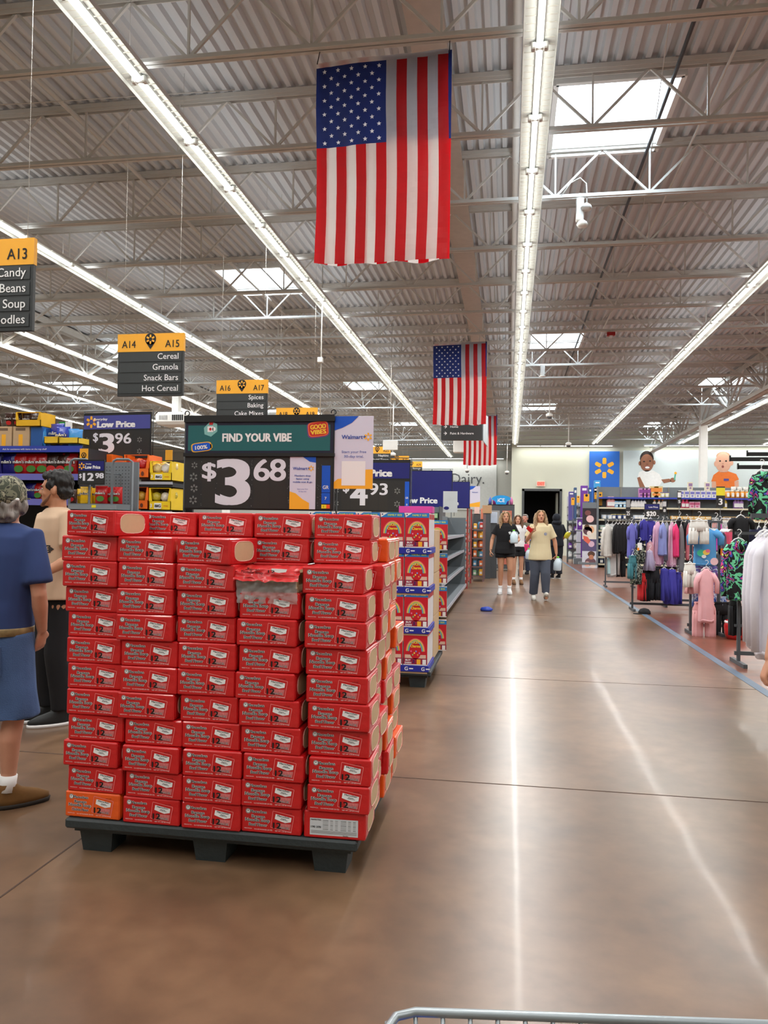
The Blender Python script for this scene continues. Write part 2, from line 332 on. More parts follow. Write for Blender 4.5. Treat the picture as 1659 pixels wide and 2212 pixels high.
# ================================================================ LIGHTS
M_TUBE = mat('tube_glow', (255, 254, 243), .4, vary=0, emit=TUBE)
M_REFL = mat('reflector_white', (226, 230, 230), .45, vary=.02)
TL = 1.2
def tube_mesh():
    mb = MB(); mb.tube([(0, .02, 0), (0, TL-.03, 0)], .026, M_TUBE, n=8); return mb
tube0 = None; hold0 = None
def light_row(X, Y0, n, label, along='y', Z=5.62):
    global tube0, hold0
    L = n*TL
    t = thing('fluorescent_light_row', (X, Y0, Z), label, 'ceiling light', None, 0 if along == 'y' else -PI/2)
    mb = MB(); W = .145
    mb.box(-.03, .03, 0, L, .03, .09, M_REFL)
    for s_ in (-1, 1):
        vs = [(s_*.03, 0, .06), (s_*.03, L, .06), (s_*W, 0, .03), (s_*W, L, .03), (s_*W, 0, -.012), (s_*W, L, -.012)]
        vs += [(v[0]+s_*.004, v[1], v[2]+.006) for v in vs]
        mb.add(vs, [(0, 1, 3, 2), (2, 3, 5, 4), (6, 8, 9, 7), (8, 10, 11, 9), (4, 5, 11, 10)], M_REFL)
    k = 0
    while k*.1 < L:   # pressed ribs of the reflector
        for s_ in (-1, 1): mb.box(min(s_*.045, s_*.13), max(s_*.045, s_*.13), k*.1, k*.1+.006, .026, .034, M_WHITE)
        k += 1 if along == 'y' and X in (.21, -3.55) else 6
    mb.build('reflector', t)
    for i in range(n):
        if tube0 is None: o = tube_mesh().build('fluorescent_tube', t); tube0 = o
        else: o = tube0.copy(); COL.objects.link(o); o.parent = t
        o.location = (0, i*TL, 0)
    for i in range(n+1):
        if hold0 is None:
            m2 = MB()
            m2.box(-.075, -.03, -.035, .035, -.02, .045, M_REFL, bev=.01); m2.box(.03, .075, -.035, .035, -.02, .045, M_REFL, bev=.01); m2.box(-.03, .03, -.022, .022, -.012, .045, M_REFL)
            o = m2.build('lamp_holder', t); hold0 = o
        else: o = hold0.copy(); COL.objects.link(o); o.parent = t
        o.location = (0, i*TL, 0)
    # the light the lamps throw down
    i = 0
    while i < n:
        q = min(6, n-i); ld = bpy.data.lights.new('lamp_light', 'AREA'); ld.shape = 'RECTANGLE'; ld.size = .05; ld.size_y = q*TL-.06
        ld.energy = LAMPW*q*(1 if along == 'y' else .35); ld.color = (1.0, .99, .96); lo = bpy.data.objects.new('lamp_light', ld); COL.objects.link(lo); lo.parent = t; lo.location = (0, (i+q/2)*TL, -.029)
        lu = bpy.data.lights.new('uplight', 'AREA'); lu.shape = 'RECTANGLE'; lu.size = .2; lu.size_y = q*TL-.06; lu.energy = LAMPUP*q*(1 if along == 'y' else .35); lu.color = (.95, .98, 1.0)
        lo = bpy.data.objects.new('uplight', lu); COL.objects.link(lo); lo.parent = t; lo.location = (0, (i+q/2)*TL, .10); lo.rotation_euler = (PI, 0, 0); i += q
    y = 1.0
    while y < L: MB().tube([(0, y, .08), (0, y, 6.518-Z)], .0022, M_STEEL, n=5).build('suspension_wire', t); y += 4.8
ROWS = [(.21, 'long fluorescent light row running straight down the main aisle, right of the big flag'), (-3.55, 'long fluorescent light row passing just behind the lower corner of the nearest flag'),
        (-7.22, 'fluorescent light row passing above the black A14 and A15 aisle sign'), (-10.85, 'fluorescent light row beside the girder, passing behind the A14 and A15 sign'),
        (-14.6, 'fluorescent light row over the candy shelves, between girder and far left rows'), (4.05, 'fluorescent light row above the clothing racks, ending at the blue wall panel'),
        (8.1, 'fluorescent light row beyond the white column and the girder'), (-18.3, 'farthest left of the fluorescent light rows running toward the dairy wall'), (12.1, 'farthest right of the fluorescent light rows, beyond the baby wall posters')]
for (X, lb) in ROWS:
    Y0 = -4.0 if abs(X) < 9 else 6.0
    Yend = 47.5 if X < 0 else 40.3
    light_row(X, Y0, int((Yend-Y0)/TL), lb)
light_row(.3, 40.1, 4, 'short fluorescent row along the back wall above the stockroom door', 'x')
light_row(6.6, 40.1, 9, 'fluorescent row along the back wall above the baby posters', 'x')
light_row(-7.6, 47.5, 6, 'fluorescent row along the wall above the Dairy lettering', 'x')
# ================================================================ RAMEN PALLET
def wrap_mat(name, rgb, rgb2):
    m = mat(name, rgb, .45, vary=.05, scale=6, bump=.35, bscale=14, coat=.45); return m
M_RW = wrap_mat('wrap_red', (200, 12, 18), 0); M_OW = wrap_mat('wrap_orange', (232, 88, 14), 0)
M_PINK = mat('print_pink', (240, 130, 130), .5, vary=0); M_PATCH = mat('print_noodle', (205, 110, 110), .5, vary=.3, scale=90); M_GR = mat('print_grey', (150, 150, 150), .5, vary=0)
M_NUT = mat('print_nutrition', (205, 210, 215), .5, vary=0)
BW, BD, BH = .250, .235, .1072
def case_mesh(wrap, flavor, kind):
    mb = MB(); w, d, h = BW, BD, BH
    # slightly bulged shrink-wrapped carton
    nx, nz = 6, 4; rings = []
    mb.box(-w/2, w/2, 0, d, 0, h, wrap, bev=.005)
    mb.box(-w/2-.0012, w/2+.0012, .012, d-.012, .008, h-.008, wrap, bev=.004)
    y = -.0006
    P = lambda u, v: (-w/2+u*w, h-v*h)
    if kind == 'front':
        def T(s, u, v, hh, m, ww=None, bold=0, yy=y, al='c', rot=-.0): mb.text(s, *P(u, v), yy, m, h=hh*h, w=ww*w if ww else None, bold=bold, al=al, rot=rot)
        mb.ell(*P(.115, .20), .0105, .0105, y, M_GR, 14); mb.ell(*P(.115, .20), .0065, .0065, y-.0003, M_TXT, 12); mb.ell(*P(.115, .185), .004, .003, y-.0005, M_GR, 8)
        for (s, u, v, hh, ww) in (('Maruchan', .285, .20, .10, .27), ('Ramen', .285, .375, .105, .21), ('Noodle Soup', .275, .51, .115, .40), (flavor, .285, .685, .105, .30)):
            T(s, u, v, hh*1.06, M_TXT, ww*1.02, .075, y); T(s, u, v, hh*1.05, M_INK, ww, .02, y-.0006)
        T('MADE IN U.S.A.', .12, .845, .034, M_TXT, .13); T('12-3 OZ PACKAGES (36 OZ)', .375, .855, .042, M_TXT, .30); T('NET WT. 2.25 LB (1020g)', .71, .865, .042, M_TXT, .27)
        T('#7108', .80, .18, .03, M_INK, .1)
        pk = [P(.535, .13), P(.885, .27), P(.84, .87), P(.50, .75)]
        for i in range(4):
            a, b_ = Vector(pk[i]), Vector(pk[(i+1) % 4]); n = (b_-a).normalized(); q = Vector((-n.y, n.x))*.0011
            mb.poly([(a-q)[:], (b_-q)[:], (b_+q)[:], (a+q)[:]], y-.0001*i, M_PINK)
        mb.poly([P(.845, .34), P(.835, .50), P(.74, .545), P(.655, .49), P(.565, .42), P(.58, .235)], y-.0003, M_TXT)
        T('Maruchan', .71, .315, .055, M_INK, .20, .02, y-.0007, rot=-.12); T('Ramen', .715, .395, .03, M_INK, .08, .01, y-.0007, rot=-.12); T('Noodle Soup', .72, .435, .03, M_INK, .12, .01, y-.0007, rot=-.12)
        mb.poly([P(.61, .57), P(.84, .58), P(.82, .81), P(.64, .74)], y-.0002, M_PATCH)
        T('12', .605, .66, .21, M_INK, .125, .03, y-.0012); T('PACK', .73, .735, .085, M_GR, .155, .03, y-.0006)
        for k in range(3): a = random.random()
    elif kind == 'nutrition':
        q = [P(.11, .22), P(.88, .27), P(.87, .90), P(.095, .82)]
        mb.rect(P(.10, .9)[0], P(.88, .9)[0], P(0, .88)[1], P(0, .26)[1], y, M_NUT)
        mb.text('Nutrition Facts', *P(.20, .31), y-.0005, M_INK, h=.05*h, w=.16*w, bold=.03); mb.text('190 370', *P(.2, .58), y-.0005, M_INK, h=.07*h, w=.16*w, bold=.03)
        for c in (.31, .43, .51, .60, .72, .80):
            for r_ in range(9): mb.rect(P(c, 0)[0], P(c+(.09 if c in (.31, .60) else .045), 0)[0], P(0, .335+r_*.042)[1], P(0, .322+r_*.042)[1], y-.0004, M_GR if r_ % 4 else M_INK)
        for r_ in range(6): mb.rect(P(.12, 0)[0], P(.86, 0)[0], P(0, .715+r_*.021)[1], P(0, .706+r_*.021)[1], y-.0004, M_GR)
        mb.text('Maruchan', *P(.68, .855), y-.0005, M_INK, h=.035*h, bold=.02)
    # oval openings in the wrap at both ends
    for sx in (-1, 1):
        X = sx*(w/2+.0022); pts = []
        for k in range(20):
            a = 2*PI*k/20; c, s_ = math.cos(a), math.sin(a)
            pts.append((X, d*.5+d*.34*math.copysign(abs(c)**.6, c), h*.5+h*.39*math.copysign(abs(s_)**.7, s_)))
        mb.add(pts, [tuple(range(20)) if sx > 0 else tuple(reversed(range(20)))], M_CARD)
        # white bead of shrunken film around the opening
        mb.tube(pts+[pts[0]], .0013, M_TXT if False else mat('film_edge', (246, 190, 180), .3, vary=0), n=4)
    return mb
CASES = {}
def ramen(kind, x, y, z, rz, label):
    if kind not in CASES:
        wrap, flavor, k = {'beef': (M_RW, 'Beef Flavor', 'front'), 'chicken': (M_OW, 'Chicken Flavor', 'front'), 'nutri': (M_RW, '', 'nutrition'), 'plain': (M_RW, '', ''), 'oplain': (M_OW, '', '')}[kind]
        o = case_mesh(wrap, flavor, k).build('noodle_case'); CASES[kind] = o
    else: o = CASES[kind].copy(); COL.objects.link(o)
    o.location = (x, y, z); o.rotation_euler = (0, 0, rz)
    return tag(o, label, 'noodle case', 'shrink-wrapped noodle cases on the black pallet')
PY = 3.0; PZ = .152
# measured left and right edges of each front case, columns listed from the bottom case up
c1 = [(135, 253), (138, 260), (128, 253), (140, 262), (142, 254), (139, 258), (137, 254), (138, 252), (135, 246), (132, 245), (129, 246), (125, 242)]
c2 = [(261, 388), (269, 392), (263, 389), (269, 389), (253, 376), (259, 380), (259, 382), (250, 374), (249, 374), (250, 376), (249, 369)]
c3 = [(393, 517), (395, 520), (395, 523), (390, 517), (383, 515), (377, 509), (381, 511), (378, 509), (380, 509), (379, 511), (370, 493)]
c4 = [(521, 647), (520, 651), (527, 656), (521, 649), (517, 647), (509, 637), (517, 645), (511, 642), (515, 648)]
c5 = [(655, 789), (665, 796), (668, 800), (662, 797), (665, 798), (660, 796), (657, 795), (654, 796), (654, 796), (649, 786)]
def zrow(c, r): return PZ+r*BH+.0008*r
COLN = ['outermost column', 'second column', 'middle column', 'fourth column', 'aisle-side column']
for ci, cc in enumerate((c1, c2, c3, c4, c5)):
    n = len(cc)
    for r, (a, b_) in enumerate(cc):
        z = zrow(ci, r); py = 1790-r*57
        xc = (at(a, py, Y=PY).x+at(b_, py, Y=PY).x)/2
        yy = PY+random.uniform(-.012, .012)+(.02 if ci == 0 else 0); rz = random.uniform(-.03, .03)
        kind = 'beef'
        lb = 'red noodle case, pallet front, %s, %s from bottom' % (COLN[ci], ORD[r])
        if ci == 0 and r == 0: kind = 'chicken'; lb = 'only orange noodle case in the front face, at its bottom corner'
        if ci == 4 and r == 0: kind = 'nutri'; lb = 'red noodle case showing its white nutrition table, bottom corner by the aisle'
        if ci == 0 and r == 11: rz = -.2; yy += .0; xc += .02; lb = 'red noodle case twisted on top of the outer column, cardboard end showing'
        if ci == 2 and r == 10: rz = -.17; xc += .015; lb = 'red noodle case twisted on top of the middle column, cardboard end showing'
        if ci == 3 and r == 8: lb = 'red noodle case under the torn-open one'
        if r == 11 or (ci == 2 and r == 10): yy -= .01
        ramen(kind, xc, yy, z, rz, lb)
# the torn case in the fourth column
def torn():
    xc = (at(514, 1250, Y=PY).x+at(642, 1250, Y=PY).x)/2; z = zrow(3, 9)
    t = thing('torn_noodle_case', (xc, PY+.01, z), 'torn-open noodle case, crumpled red wrap folded up over empty clear film', 'noodle case')
    mb = MB(); w, d, h = BW*.96, BD*.9, BH*.9
    mb.box(-w/2, w/2, .03, d, 0, .006, M_CARD); mb.box(-w/2, w/2, d-.006, d, .006, h, M_CARD); mb.box(-w/2, -w/2+.005, .03, d, .006, h*.8, M_CARD); mb.box(w/2-.005, w/2, .03, d, .006, h*.8, M_CARD)
    mb.build('carton', t)
    mb = MB(); nx, nz = 26, 14; vs = []
    for j in range(nz+1):
        for i in range(nx+1):
            u = i/nx; v = j/nz; x = (u-.5)*BW*1.08; z_ = h*.48+v*h*.66
            y = -.006+.012*noise.noise(Vector((x*40, v*6, 1)))-.035*(1-v)**2+.012*math.sin(u*9)*.3
            if v > .72: y += (v-.72)*.5; z_ = h*.48+.72*h*.66+(v-.72)*.035
            vs.append((x, y, z_+.012*noise.noise(Vector((u*9, v*5, 3)))))
    fs = [(j*(nx+1)+i, j*(nx+1)+i+1, (j+1)*(nx+1)+i+1, (j+1)*(nx+1)+i) for j in range(nz) for i in range(nx)]
    mb.add(vs, fs, M_RW, True)
    for (s_, u, v, ww) in (('Ramen', .30, .42, .2), ('Noodle Soup', .28, .30, .36), ('12', .60, .34, .11)):
        mb.text(s_, (u-.5)*BW, h*(.55+v), -.037, M_INK, h=.1*BH, w=ww*BW, bold=.02, rot=-.05)
    mb.poly([((.60-.5)*BW, h*1.02), ((.86-.5)*BW, h*1.0), ((.84-.5)*BW, h*.88), ((.72-.5)*BW, h*.84), ((.6-.5)*BW, h*.9)], -.036, M_TXT)
    mb.build('torn_wrapper', t)
    mf = mat('clear_film', (225, 225, 225), .12, vary=0, alpha=.35, coat=.8); mb = MB(); vs = []
    for j in range(11):
        for i in range(25):
            u = i/24; v = j/10; vs.append(((u-.5)*BW*1.02, -.012+.02*noise.noise(Vector((u*11, v*7, 9)))-.01*v, -.045+v*h*.95))
    mb.add(vs, [(j*25+i, j*25+i+1, j*25+26+i, j*25+25+i) for j in range(10) for i in range(24)], mf, True); mb.build('clear_film', t)
    mb = MB(); mb.box(-w/2+.01, w/2-.01, .012, .02, .008, h*.42, mat('tray_grey', (110, 98, 90), .6)); mb.build('empty_tray', t)
torn()
# second layer: supports the set-back top cases
Y2 = PY+BD+.012
xs2 = [-1.76, -1.50, -1.24, -.98, -.685]
edges2 = {(1, 11): (309, 425), (2, 11): (428, 546), (3, 11): (547, 672), (4, 11): (678, 803), (3, 10): (543, 669), (4, 10): (677, 800)}
random.seed(11)
for ci in range(5):
    for r in range(12):
        if ci == 0 and r == 11: continue
        if (ci, r) in edges2:
            a, b_ = edges2[(ci, r)]; py = 1195 if r == 10 else 1135; xc = (at(a, py, Y=Y2).x+at(b_, py, Y=Y2).x)/2
        else: xc = xs2[ci]+random.uniform(-.008, .008)
        if ci == 4 and r < 10: xc = -.675+random.uniform(-.02, .02)
        k = 'beef'
        nm = ['behind the outer column', 'behind the second column', 'behind the middle column', 'behind the fourth column', 'behind the aisle-side column'][ci]
        ramen(k, xc, Y2+random.uniform(-.006, .006), zrow(ci, r), random.uniform(-.03, .03), 'red noodle case in second layer, %s, %s from bottom' % (nm, ORD[r]))
for L_ in (2, 3):
    yb = PY+L_*(BD+.014)
    for r in range(11):
        orange = random.random() < (.55 if L_ == 2 else .75) or r == 10
        x = -.685+random.uniform(-.018, .022)
        ramen('chicken' if orange else 'beef', x, yb, zrow(0, r), random.uniform(-.04, .04), '%s noodle case, aisle side, %s layer, %s from bottom' % ('orange' if orange else 'red', ('third', 'rear')[L_-2], ORD[r]))
        if r == 10: continue
        ramen('chicken', x-.27, yb, zrow(0, r), random.uniform(-.03, .03), 'orange noodle case one in from the aisle, %s layer, %s from bottom' % (('third', 'rear')[L_-2], ORD[r]))
def pallet(loc, w, d, label, rz=0):
    mp = mat('pallet_plastic', (44, 52, 54), .6, vary=.1, scale=14, bump=.15, bscale=60)
    t = thing('plastic_pallet', loc, label, 'pallet', None, rz)
    MB().box(0, w, 0, d, .108, .150, mp, bev=.008).box(.03, w-.03, .03, d-.03, .09, .108, mp).build('deck', t)
    for ix in range(3):
        for iy in range(3):
            m2 = MB(); a = .075
            x = (.12, w/2, w-.12)[ix]; y = (.12, d/2, d-.12)[iy]
            lo = [(x-a*.85, y-a*.85, 0), (x+a*.85, y-a*.85, 0), (x+a*.85, y+a*.85, 0), (x-a*.85, y+a*.85, 0)]; hi = [(x-a, y-a, .092), (x+a, y-a, .092), (x+a, y+a, .092), (x-a, y+a, .092)]
            m2.add([(p[0], p[1], p[2]) for p in lo+hi], [(3, 2, 1, 0), (4, 5, 6, 7), (0, 1, 5, 4), (1, 2, 6, 5), (2, 3, 7, 6), (3, 0, 4, 7)], mp); m2.build('foot', t)
    return t
pallet((-1.835, 3.0, 0), 1.255, 1.02, 'black plastic pallet under the stacked red noodle cases')
# ================================================================ SIGNS
class Panel:
    def __init__(s, w, h, y=0.0): s.w, s.h, s.y, s.mb = w, h, y, MB()
    def P(s, u, v): return ((u-.5)*s.w, (1-v)*s.h)
    def rect(s, u0, v0, u1, v1, m, k=1, t=0.0):
        a = s.P(u0, v1); b = s.P(u1, v0); s.mb.rect(a[0], b[0], a[1], b[1], s.y-.0008*k, m, t); return s
    def text(s, tx, u, v, hh, m, ww=None, bold=0, k=3, al='c', rot=0): s.mb.text(tx, *s.P(u, v), s.y-.0008*k, m, h=hh*s.h, w=ww*s.w if ww else None, bold=bold, al=al, rot=rot); return s
    def poly(s, pts, m, k=1): s.mb.poly([s.P(*p) for p in pts][::-1], s.y-.0008*k, m); return s
    def ell(s, u, v, ru, rv, m, k=2, n=20): s.mb.ell(*s.P(u, v), ru*s.w, rv*s.h, s.y-.0008*k, m, n); return s
    def spark(s, u, v, r, m, k=3, w=.34): spark(s.mb, *s.P(u, v), r*s.h, s.y-.0008*k, m, w); return s
def box_at(px, Y):
    a, b, z0, z1 = span(*px, Y); return (a+b)/2, z0, b-a, z1-z0
M_TEAL = mat('teal_board', (22, 96, 98), .5, vary=.03); M_EMB = mat('embossed_spark', (120, 122, 120), .3, vary=0); M_DIG = mat('digit_white', (226, 226, 236), .55, vary=0)
def hook(t, x, z, r=.014):
    pts = [(x+r*math.cos(a), 0, z+r+r*math.sin(a)) for a in [k*PI/6-PI/2 for k in range(11)]]
    MB().tube(pts, .0035, M_BLACK, n=6).build('hook', t)
def legs(t, w, z, y=.03):
    for s_ in (-1, 1): MB().tube([(s_*(w/2+.012), y, .10), (s_*(w/2+.012), y, z)], .006, M_BLACK, n=6).build('post', t)
# --- big price sign over the noodle pallet
SY = 4.27
x, z0, w, h = box_at((399, 897, 721, 1102), SY)
t = thing('price_sign', (x, SY, 0), 'large black price sign reading FIND YOUR VIBE over the noodle pallet', 'sign', None, 0)
m2 = MB(); m2.box(-w/2, w/2, 0, .035, 0, h, M_BLACK, bev=.004); m2.box(-w/2-.004, w/2+.004, -.012, .02, h*.93, h, M_BLACK); m2.box(-w/2-.004, w/2+.004, -.014, .02, h*.565, h*.60, M_BLACK)
bd = m2.build('sign_frame', t, (0, 0, z0))
p = Panel(w, h, -.002); p.rect(.005, .07, .995, .405, M_NAVY if False else mat('header_navy', (20, 18, 48), .5), 1); p.rect(.022, .105, .975, .375, M_TEAL, 2)
p.text('FIND YOUR VIBE', .49, .235, .085, M_TXT, .46, .045, 4)
p.poly([(.13, .13), (.175, .06), (.22, .09), (.222, .17), (.18, .225), (.135, .2)], mat('mug_teal', (130, 190, 185), .5), 3)
p.rect(.155, .115, .195, .175, M_TXT, 4); p.ell(.2, .145, .012, .022, M_TXT, 4); p.ell(.175, .145, .009, .016, M_RED, 5, 8); p.poly([(.165, .1), (.17, .06), (.2, .05), (.19, .1)], M_RED, 4)
def rrect(p, cu, cv, ru, rv, m, k, rot=0):
    pts = []
    for i in range(20):
        a = 2*PI*i/20; c, s_ = math.cos(a), math.sin(a); X = ru*math.copysign(abs(c)**.45, c); Y_ = rv*math.copysign(abs(s_)**.45, s_)
        asp = p.h/p.w; pts.append((cu+X*math.cos(rot)+Y_*asp*math.sin(rot), cv-X/asp*math.sin(rot)+Y_*math.cos(rot)))
    p.mb.poly([p.P(*q) for q in pts][::-1], p.y-.0008*k, m)
rrect(p, .895, .155, .072, .085, mat('sticker_purple', (120, 60, 130), .5), 3, .12); rrect(p, .896, .150, .066, .078, mat('sticker_orange', (240, 110, 40), .5), 4, .12); rrect(p, .896, .150, .060, .068, M_RED, 5, .12)
my = mat('sticker_yellow', (250, 200, 60), .5)
p.text('GOOD', .896, .125, .045, my, .1, .05, 6, rot=.1); p.text('VIBES', .898, .18, .045, my, .1, .05, 6, rot=.1)
rrect(p, .115, .335, .07, .05, mat('battery_yellow', (245, 180, 50), .5), 3, .12); rrect(p, .115, .335, .062, .041, M_BLUE, 4, .12); rrect(p, .182, .325, .008, .022, mat('battery_yellow', (0, 0, 0)), 3, .12); p.text('100%', .115, .338, .04, M_TXT, .082, .03, 6, rot=.1)
p.build = p.mb.build('header_board', t, (0, 0, z0))
p = Panel(w, h, -.002); p.rect(.005, .43, .995, .985, M_DARK, 1)
for (a, b_) in ((.125, .215), (.225, .44), (.475, .58), (.585, .69)): p.rect(a, .44, b_, .98, mat('digit_card', (40, 37, 34), .55, vary=.02), 2)
for q in range(3):
    for k_ in range(14): random.random()
for (u, v, r_) in ((.07, .53, .035), (.065, .655, .045), (.07, .775, .042), (.065, .9, .045)): p.spark(u, v, r_, M_EMB, 3)
rs = random.Random(3)
for q in range(60):
    u = rs.choice((.118, .119, .222, .46, .462, .705, .708, .90, .905, .92)); p.rect(u, .46+rs.random()*.5, u+.004, .46+.006+rs.random()*.5*0+.0, M_EMB, 3) if False else p.ell(u+rs.uniform(-.004, .004), .46+rs.random()*.5, .002, .004, M_EMB, 4, 5)
p.text('$', .172, .585, .17, M_DIG, .09, .02, 4); p.text('3', .335, .70, .47, M_DIG, .205, .03, 4); p.text('6', .528, .575, .225, M_DIG, .10, .02, 4); p.text('8', .635, .575, .225, M_DIG, .10, .02, 4)
# small member card
wl = mat('card_lilac', (216, 214, 232), .6, vary=.01); wb = mat('brand_blue', (50, 80, 170), .5, vary=0)
p.rect(.715, .44, .885, .985, wl, 4); p.poly([(.80, .44), (.885, .44), (.885, .50), (.845, .49)], M_BLUE, 5); p.poly([(.715, .80), (.755, .82), (.80, .88), (.845, .92), (.845, .985), (.715, .985)], M_YEL, 5)
p.text('join', .77, .525, .012, wb); p.text('Walmart+', .79, .56, .03, wb, .11, .02, 6); p.spark(.855, .56, .03, M_YEL, 6)
for i, s_ in enumerate(('Members shop', 'faster using', 'mobile scan & go')): p.text(s_, .80, .635+i*.033, .017, wb, (.105, .085, .125)[i], .02, 6)
p.text('Start your free', .80, .775, .012, wb, .07, 0, 6); p.text('30-day trial', .80, .8, .012, wb, .05, 0, 6)
# aisle location tag
p.rect(.925, .53, .98, .81, M_BLUE, 4); p.rect(.925, .815, .98, .925, M_BLUE, 4); p.text('GR', .952, .755, .035, M_TXT, .038, .02, 5); p.text('7', .952, .87, .03, M_TXT, None, .02, 5)
p.rect(.925, .935, .957, .975, mat('tag_yellow', (235, 220, 40), .5), 4); p.rect(.957, .935, .98, .975, mat('tag_orange', (240, 90, 30), .5), 4); p.text('1', .94, .955, .02, M_INK, None, .02, 5)
p.mb.build('price_board', t, (0, 0, z0))
hook(t, -w/2+.01, z0+h); hook(t, w/2-.005, z0+h); legs(t, w, z0+h)
MB().box(-w/2, w/2, .0, .42, .0, .02, M_BLACK).box(-w/2-.02, w/2+.02, .02, .04, .02, .1, M_BLACK).build('base', t)
# --- white member banner beside it
x, z0, w, h = box_at((722, 899, 806, 1056), SY+.01)
t = thing('member_banner', (x, SY+.01, z0), 'white Walmart+ banner hooked beside the big price sign', 'banner')
mb = MB(); mb.box(-w/2, w/2, 0, .004, 0, h, wl, bev=.0015)
p = Panel(w, h, -.0005); p.mb = mb
p.poly([(0, .0), (.62, .0), (.45, .09), (.2, .16), (0, .195)], M_BLUE, 1); p.poly([(0, .91), (.1, .865), (.2, .86), (.2, .955), (.81, .955), (.81, .735), (1, .73), (1, 1), (0, 1)], M_YEL, 1)
p.text('Walmart+', .50, .285, .055, wb, .62, .02, 2); p.spark(.87, .285, .055, M_YEL, 2); p.text('Start your free', .51, .49, .035, wb, .63, 0, 2); p.text('30-day trial.', .51, .553, .035, wb, .5, 0, 2)
p.rect(.2, .62, .81, .955, M_TXT, 2)
mb.build('banner_sheet', t); MB().tube([(-w/2-.005, .012, -.1), (-w/2-.005, .012, h+.03)], .003, M_BLACK, n=6).build('wire_holder', t)
def price_board(px, Y, label, head, price, style, rz=0, posts=True, zbase=None):
    x, z0, w, h = box_at(px, Y)
    t = thing('price_sign', (x, Y, 0), label, 'sign', None, rz)
    m2 = MB(); m2.box(-w/2, w/2, 0, .02, 0, h, M_BLACK, bev=.003); fr = m2.build('sign_frame', t, (0, 0, z0))
    p = Panel(w, h, -.001); hv = .38 if style != 'solid' else 1.0
    p.rect(.01, .06 if style != 'solid' else .02, .99, hv-.02, {'indigo': M_INDIGO}.get(style, M_NAVY), 1)
    if style == 'solid':
        p.text('Everyday', .12, .66, .07, M_TXT, .24, .03, 2); p.text('Low Price', .42, .80, .15, M_TXT, .62, .05, 2); p.spark(.02, .75, .14, M_YEL, 2)
    else:
        p.spark(.12, .20, .13, M_YEL, 2); p.text('Everyday', .26, .14, .05, M_TXT, .2, .03, 2, al='l' if False else 'c'); p.text('Low Price', .49, .255, .13, M_TXT, .55, .06, 2)
    p.mb.build('header_board', t, (0, 0, z0))
    if style != 'solid':
        p = Panel(w, h, -.001); p.rect(.01, .40, .99, .98, M_DARK, 1)
        d, c = price
        for (a, b_) in ((.13, .24), (.25, .47), (.48, .60), (.61, .72)): p.rect(a, .41, b_, .97, mat('digit_card', (40, 37, 34), .55), 2)
        p.text('$', .19, .53, .18, M_DIG, None, .02, 3); p.text(d, .355, .665, .42 if len(d) == 1 else .3, M_DIG, .2 if len(d) == 1 else .22, .03, 3); p.text(c, .60, .565, .22, M_DIG, .23, .02, 3)
        for (u, v) in ((.06, .6), (.06, .85), (.84, .6), (.84, .85)): p.spark(u, v, .06, M_EMB, 2)
        p.mb.build('price_board', t, (0, 0, z0))
    if posts:
        for s_ in ((-1, 1) if zbase != 1.62 else (.25, .9)): MB().tube([(s_*(w/2+.008), .03, zbase or .02), (s_*(w/2+.008), .03, z0+h+.02)], .005, M_BLACK, n=6).build('post', t)
        MB().tube([(-w/2-.008, .012, z0+h+.02), (w/2+.008, .012, z0+h+.02)], .004, M_BLACK, n=6).build('top_wire', t)
        if not zbase: MB().box(-w/2, w/2, 0, .3, 0, .015, M_BLACK).build('base', t)
    return t, w, h, z0
t, w, h, z0 = price_board((716, 993, 886, 1105), 7.95, 'black and navy price sign reading 4.93, partly behind the white banner', 0, ('4', '93'), 'navy')
p = Panel(w, h, -.001); p.rect(.935, .42, .99, .9, M_BLUE, 4); p.text('GR', .962, .73, .035, M_TXT, .035, .02, 5); p.text('8', .962, .86, .035, M_TXT, None, .02, 5); p.rect(.935, .91, .99, .97, mat('tag_yellow', (0, 0, 0)), 4); p.mb.build('location_tag', t, (0, 0, z0))
price_board((858, 1016, 977, 1097), 11.6, 'solid navy sign reading Low Price behind the 4.93 sign', 0, None, 'solid', zbase=1.62)
price_board((925, 1040, 1015, 1098), 15.6, 'smaller navy sign farther back, only the end of its wording showing', 0, None, 'solid', zbase=1.62)
price_board((176, 891, 329, 990), 7.6, 'tilted indigo and black price sign reading 3.96 above the candy', 0, ('3', '96'), 'indigo', rz=-.08, zbase=1.9)
# --- member banner farther down the aisle
x, z0, w, h = box_at((1015, 1050, 1037, 1095), 19.6)
t = thing('member_banner', (x, 19.6, 0), 'small distant white Walmart+ banner with blue corner left of the ice cooler', 'banner')
p = Panel(w, h, -.001); p.rect(0, 0, 1, 1, wl, 0); p.poly([(0, 0), (.6, 0), (.3, .13), (0, .19)], M_BLUE, 1); p.poly([(0, .85), (1, .75), (1, 1), (0, 1)], M_YEL, 1); p.text('Walmart+', .5, .3, .06, wb, .6, .02, 2); p.mb.box(-w/2, w/2, 0, .004, 0, h, wl); p.mb.build('banner_sheet', t, (0, 0, z0))
MB().tube([(-w/2, .02, 0), (-w/2, .02, z0+h)], .012, M_BLACK, n=6).build('post', t)
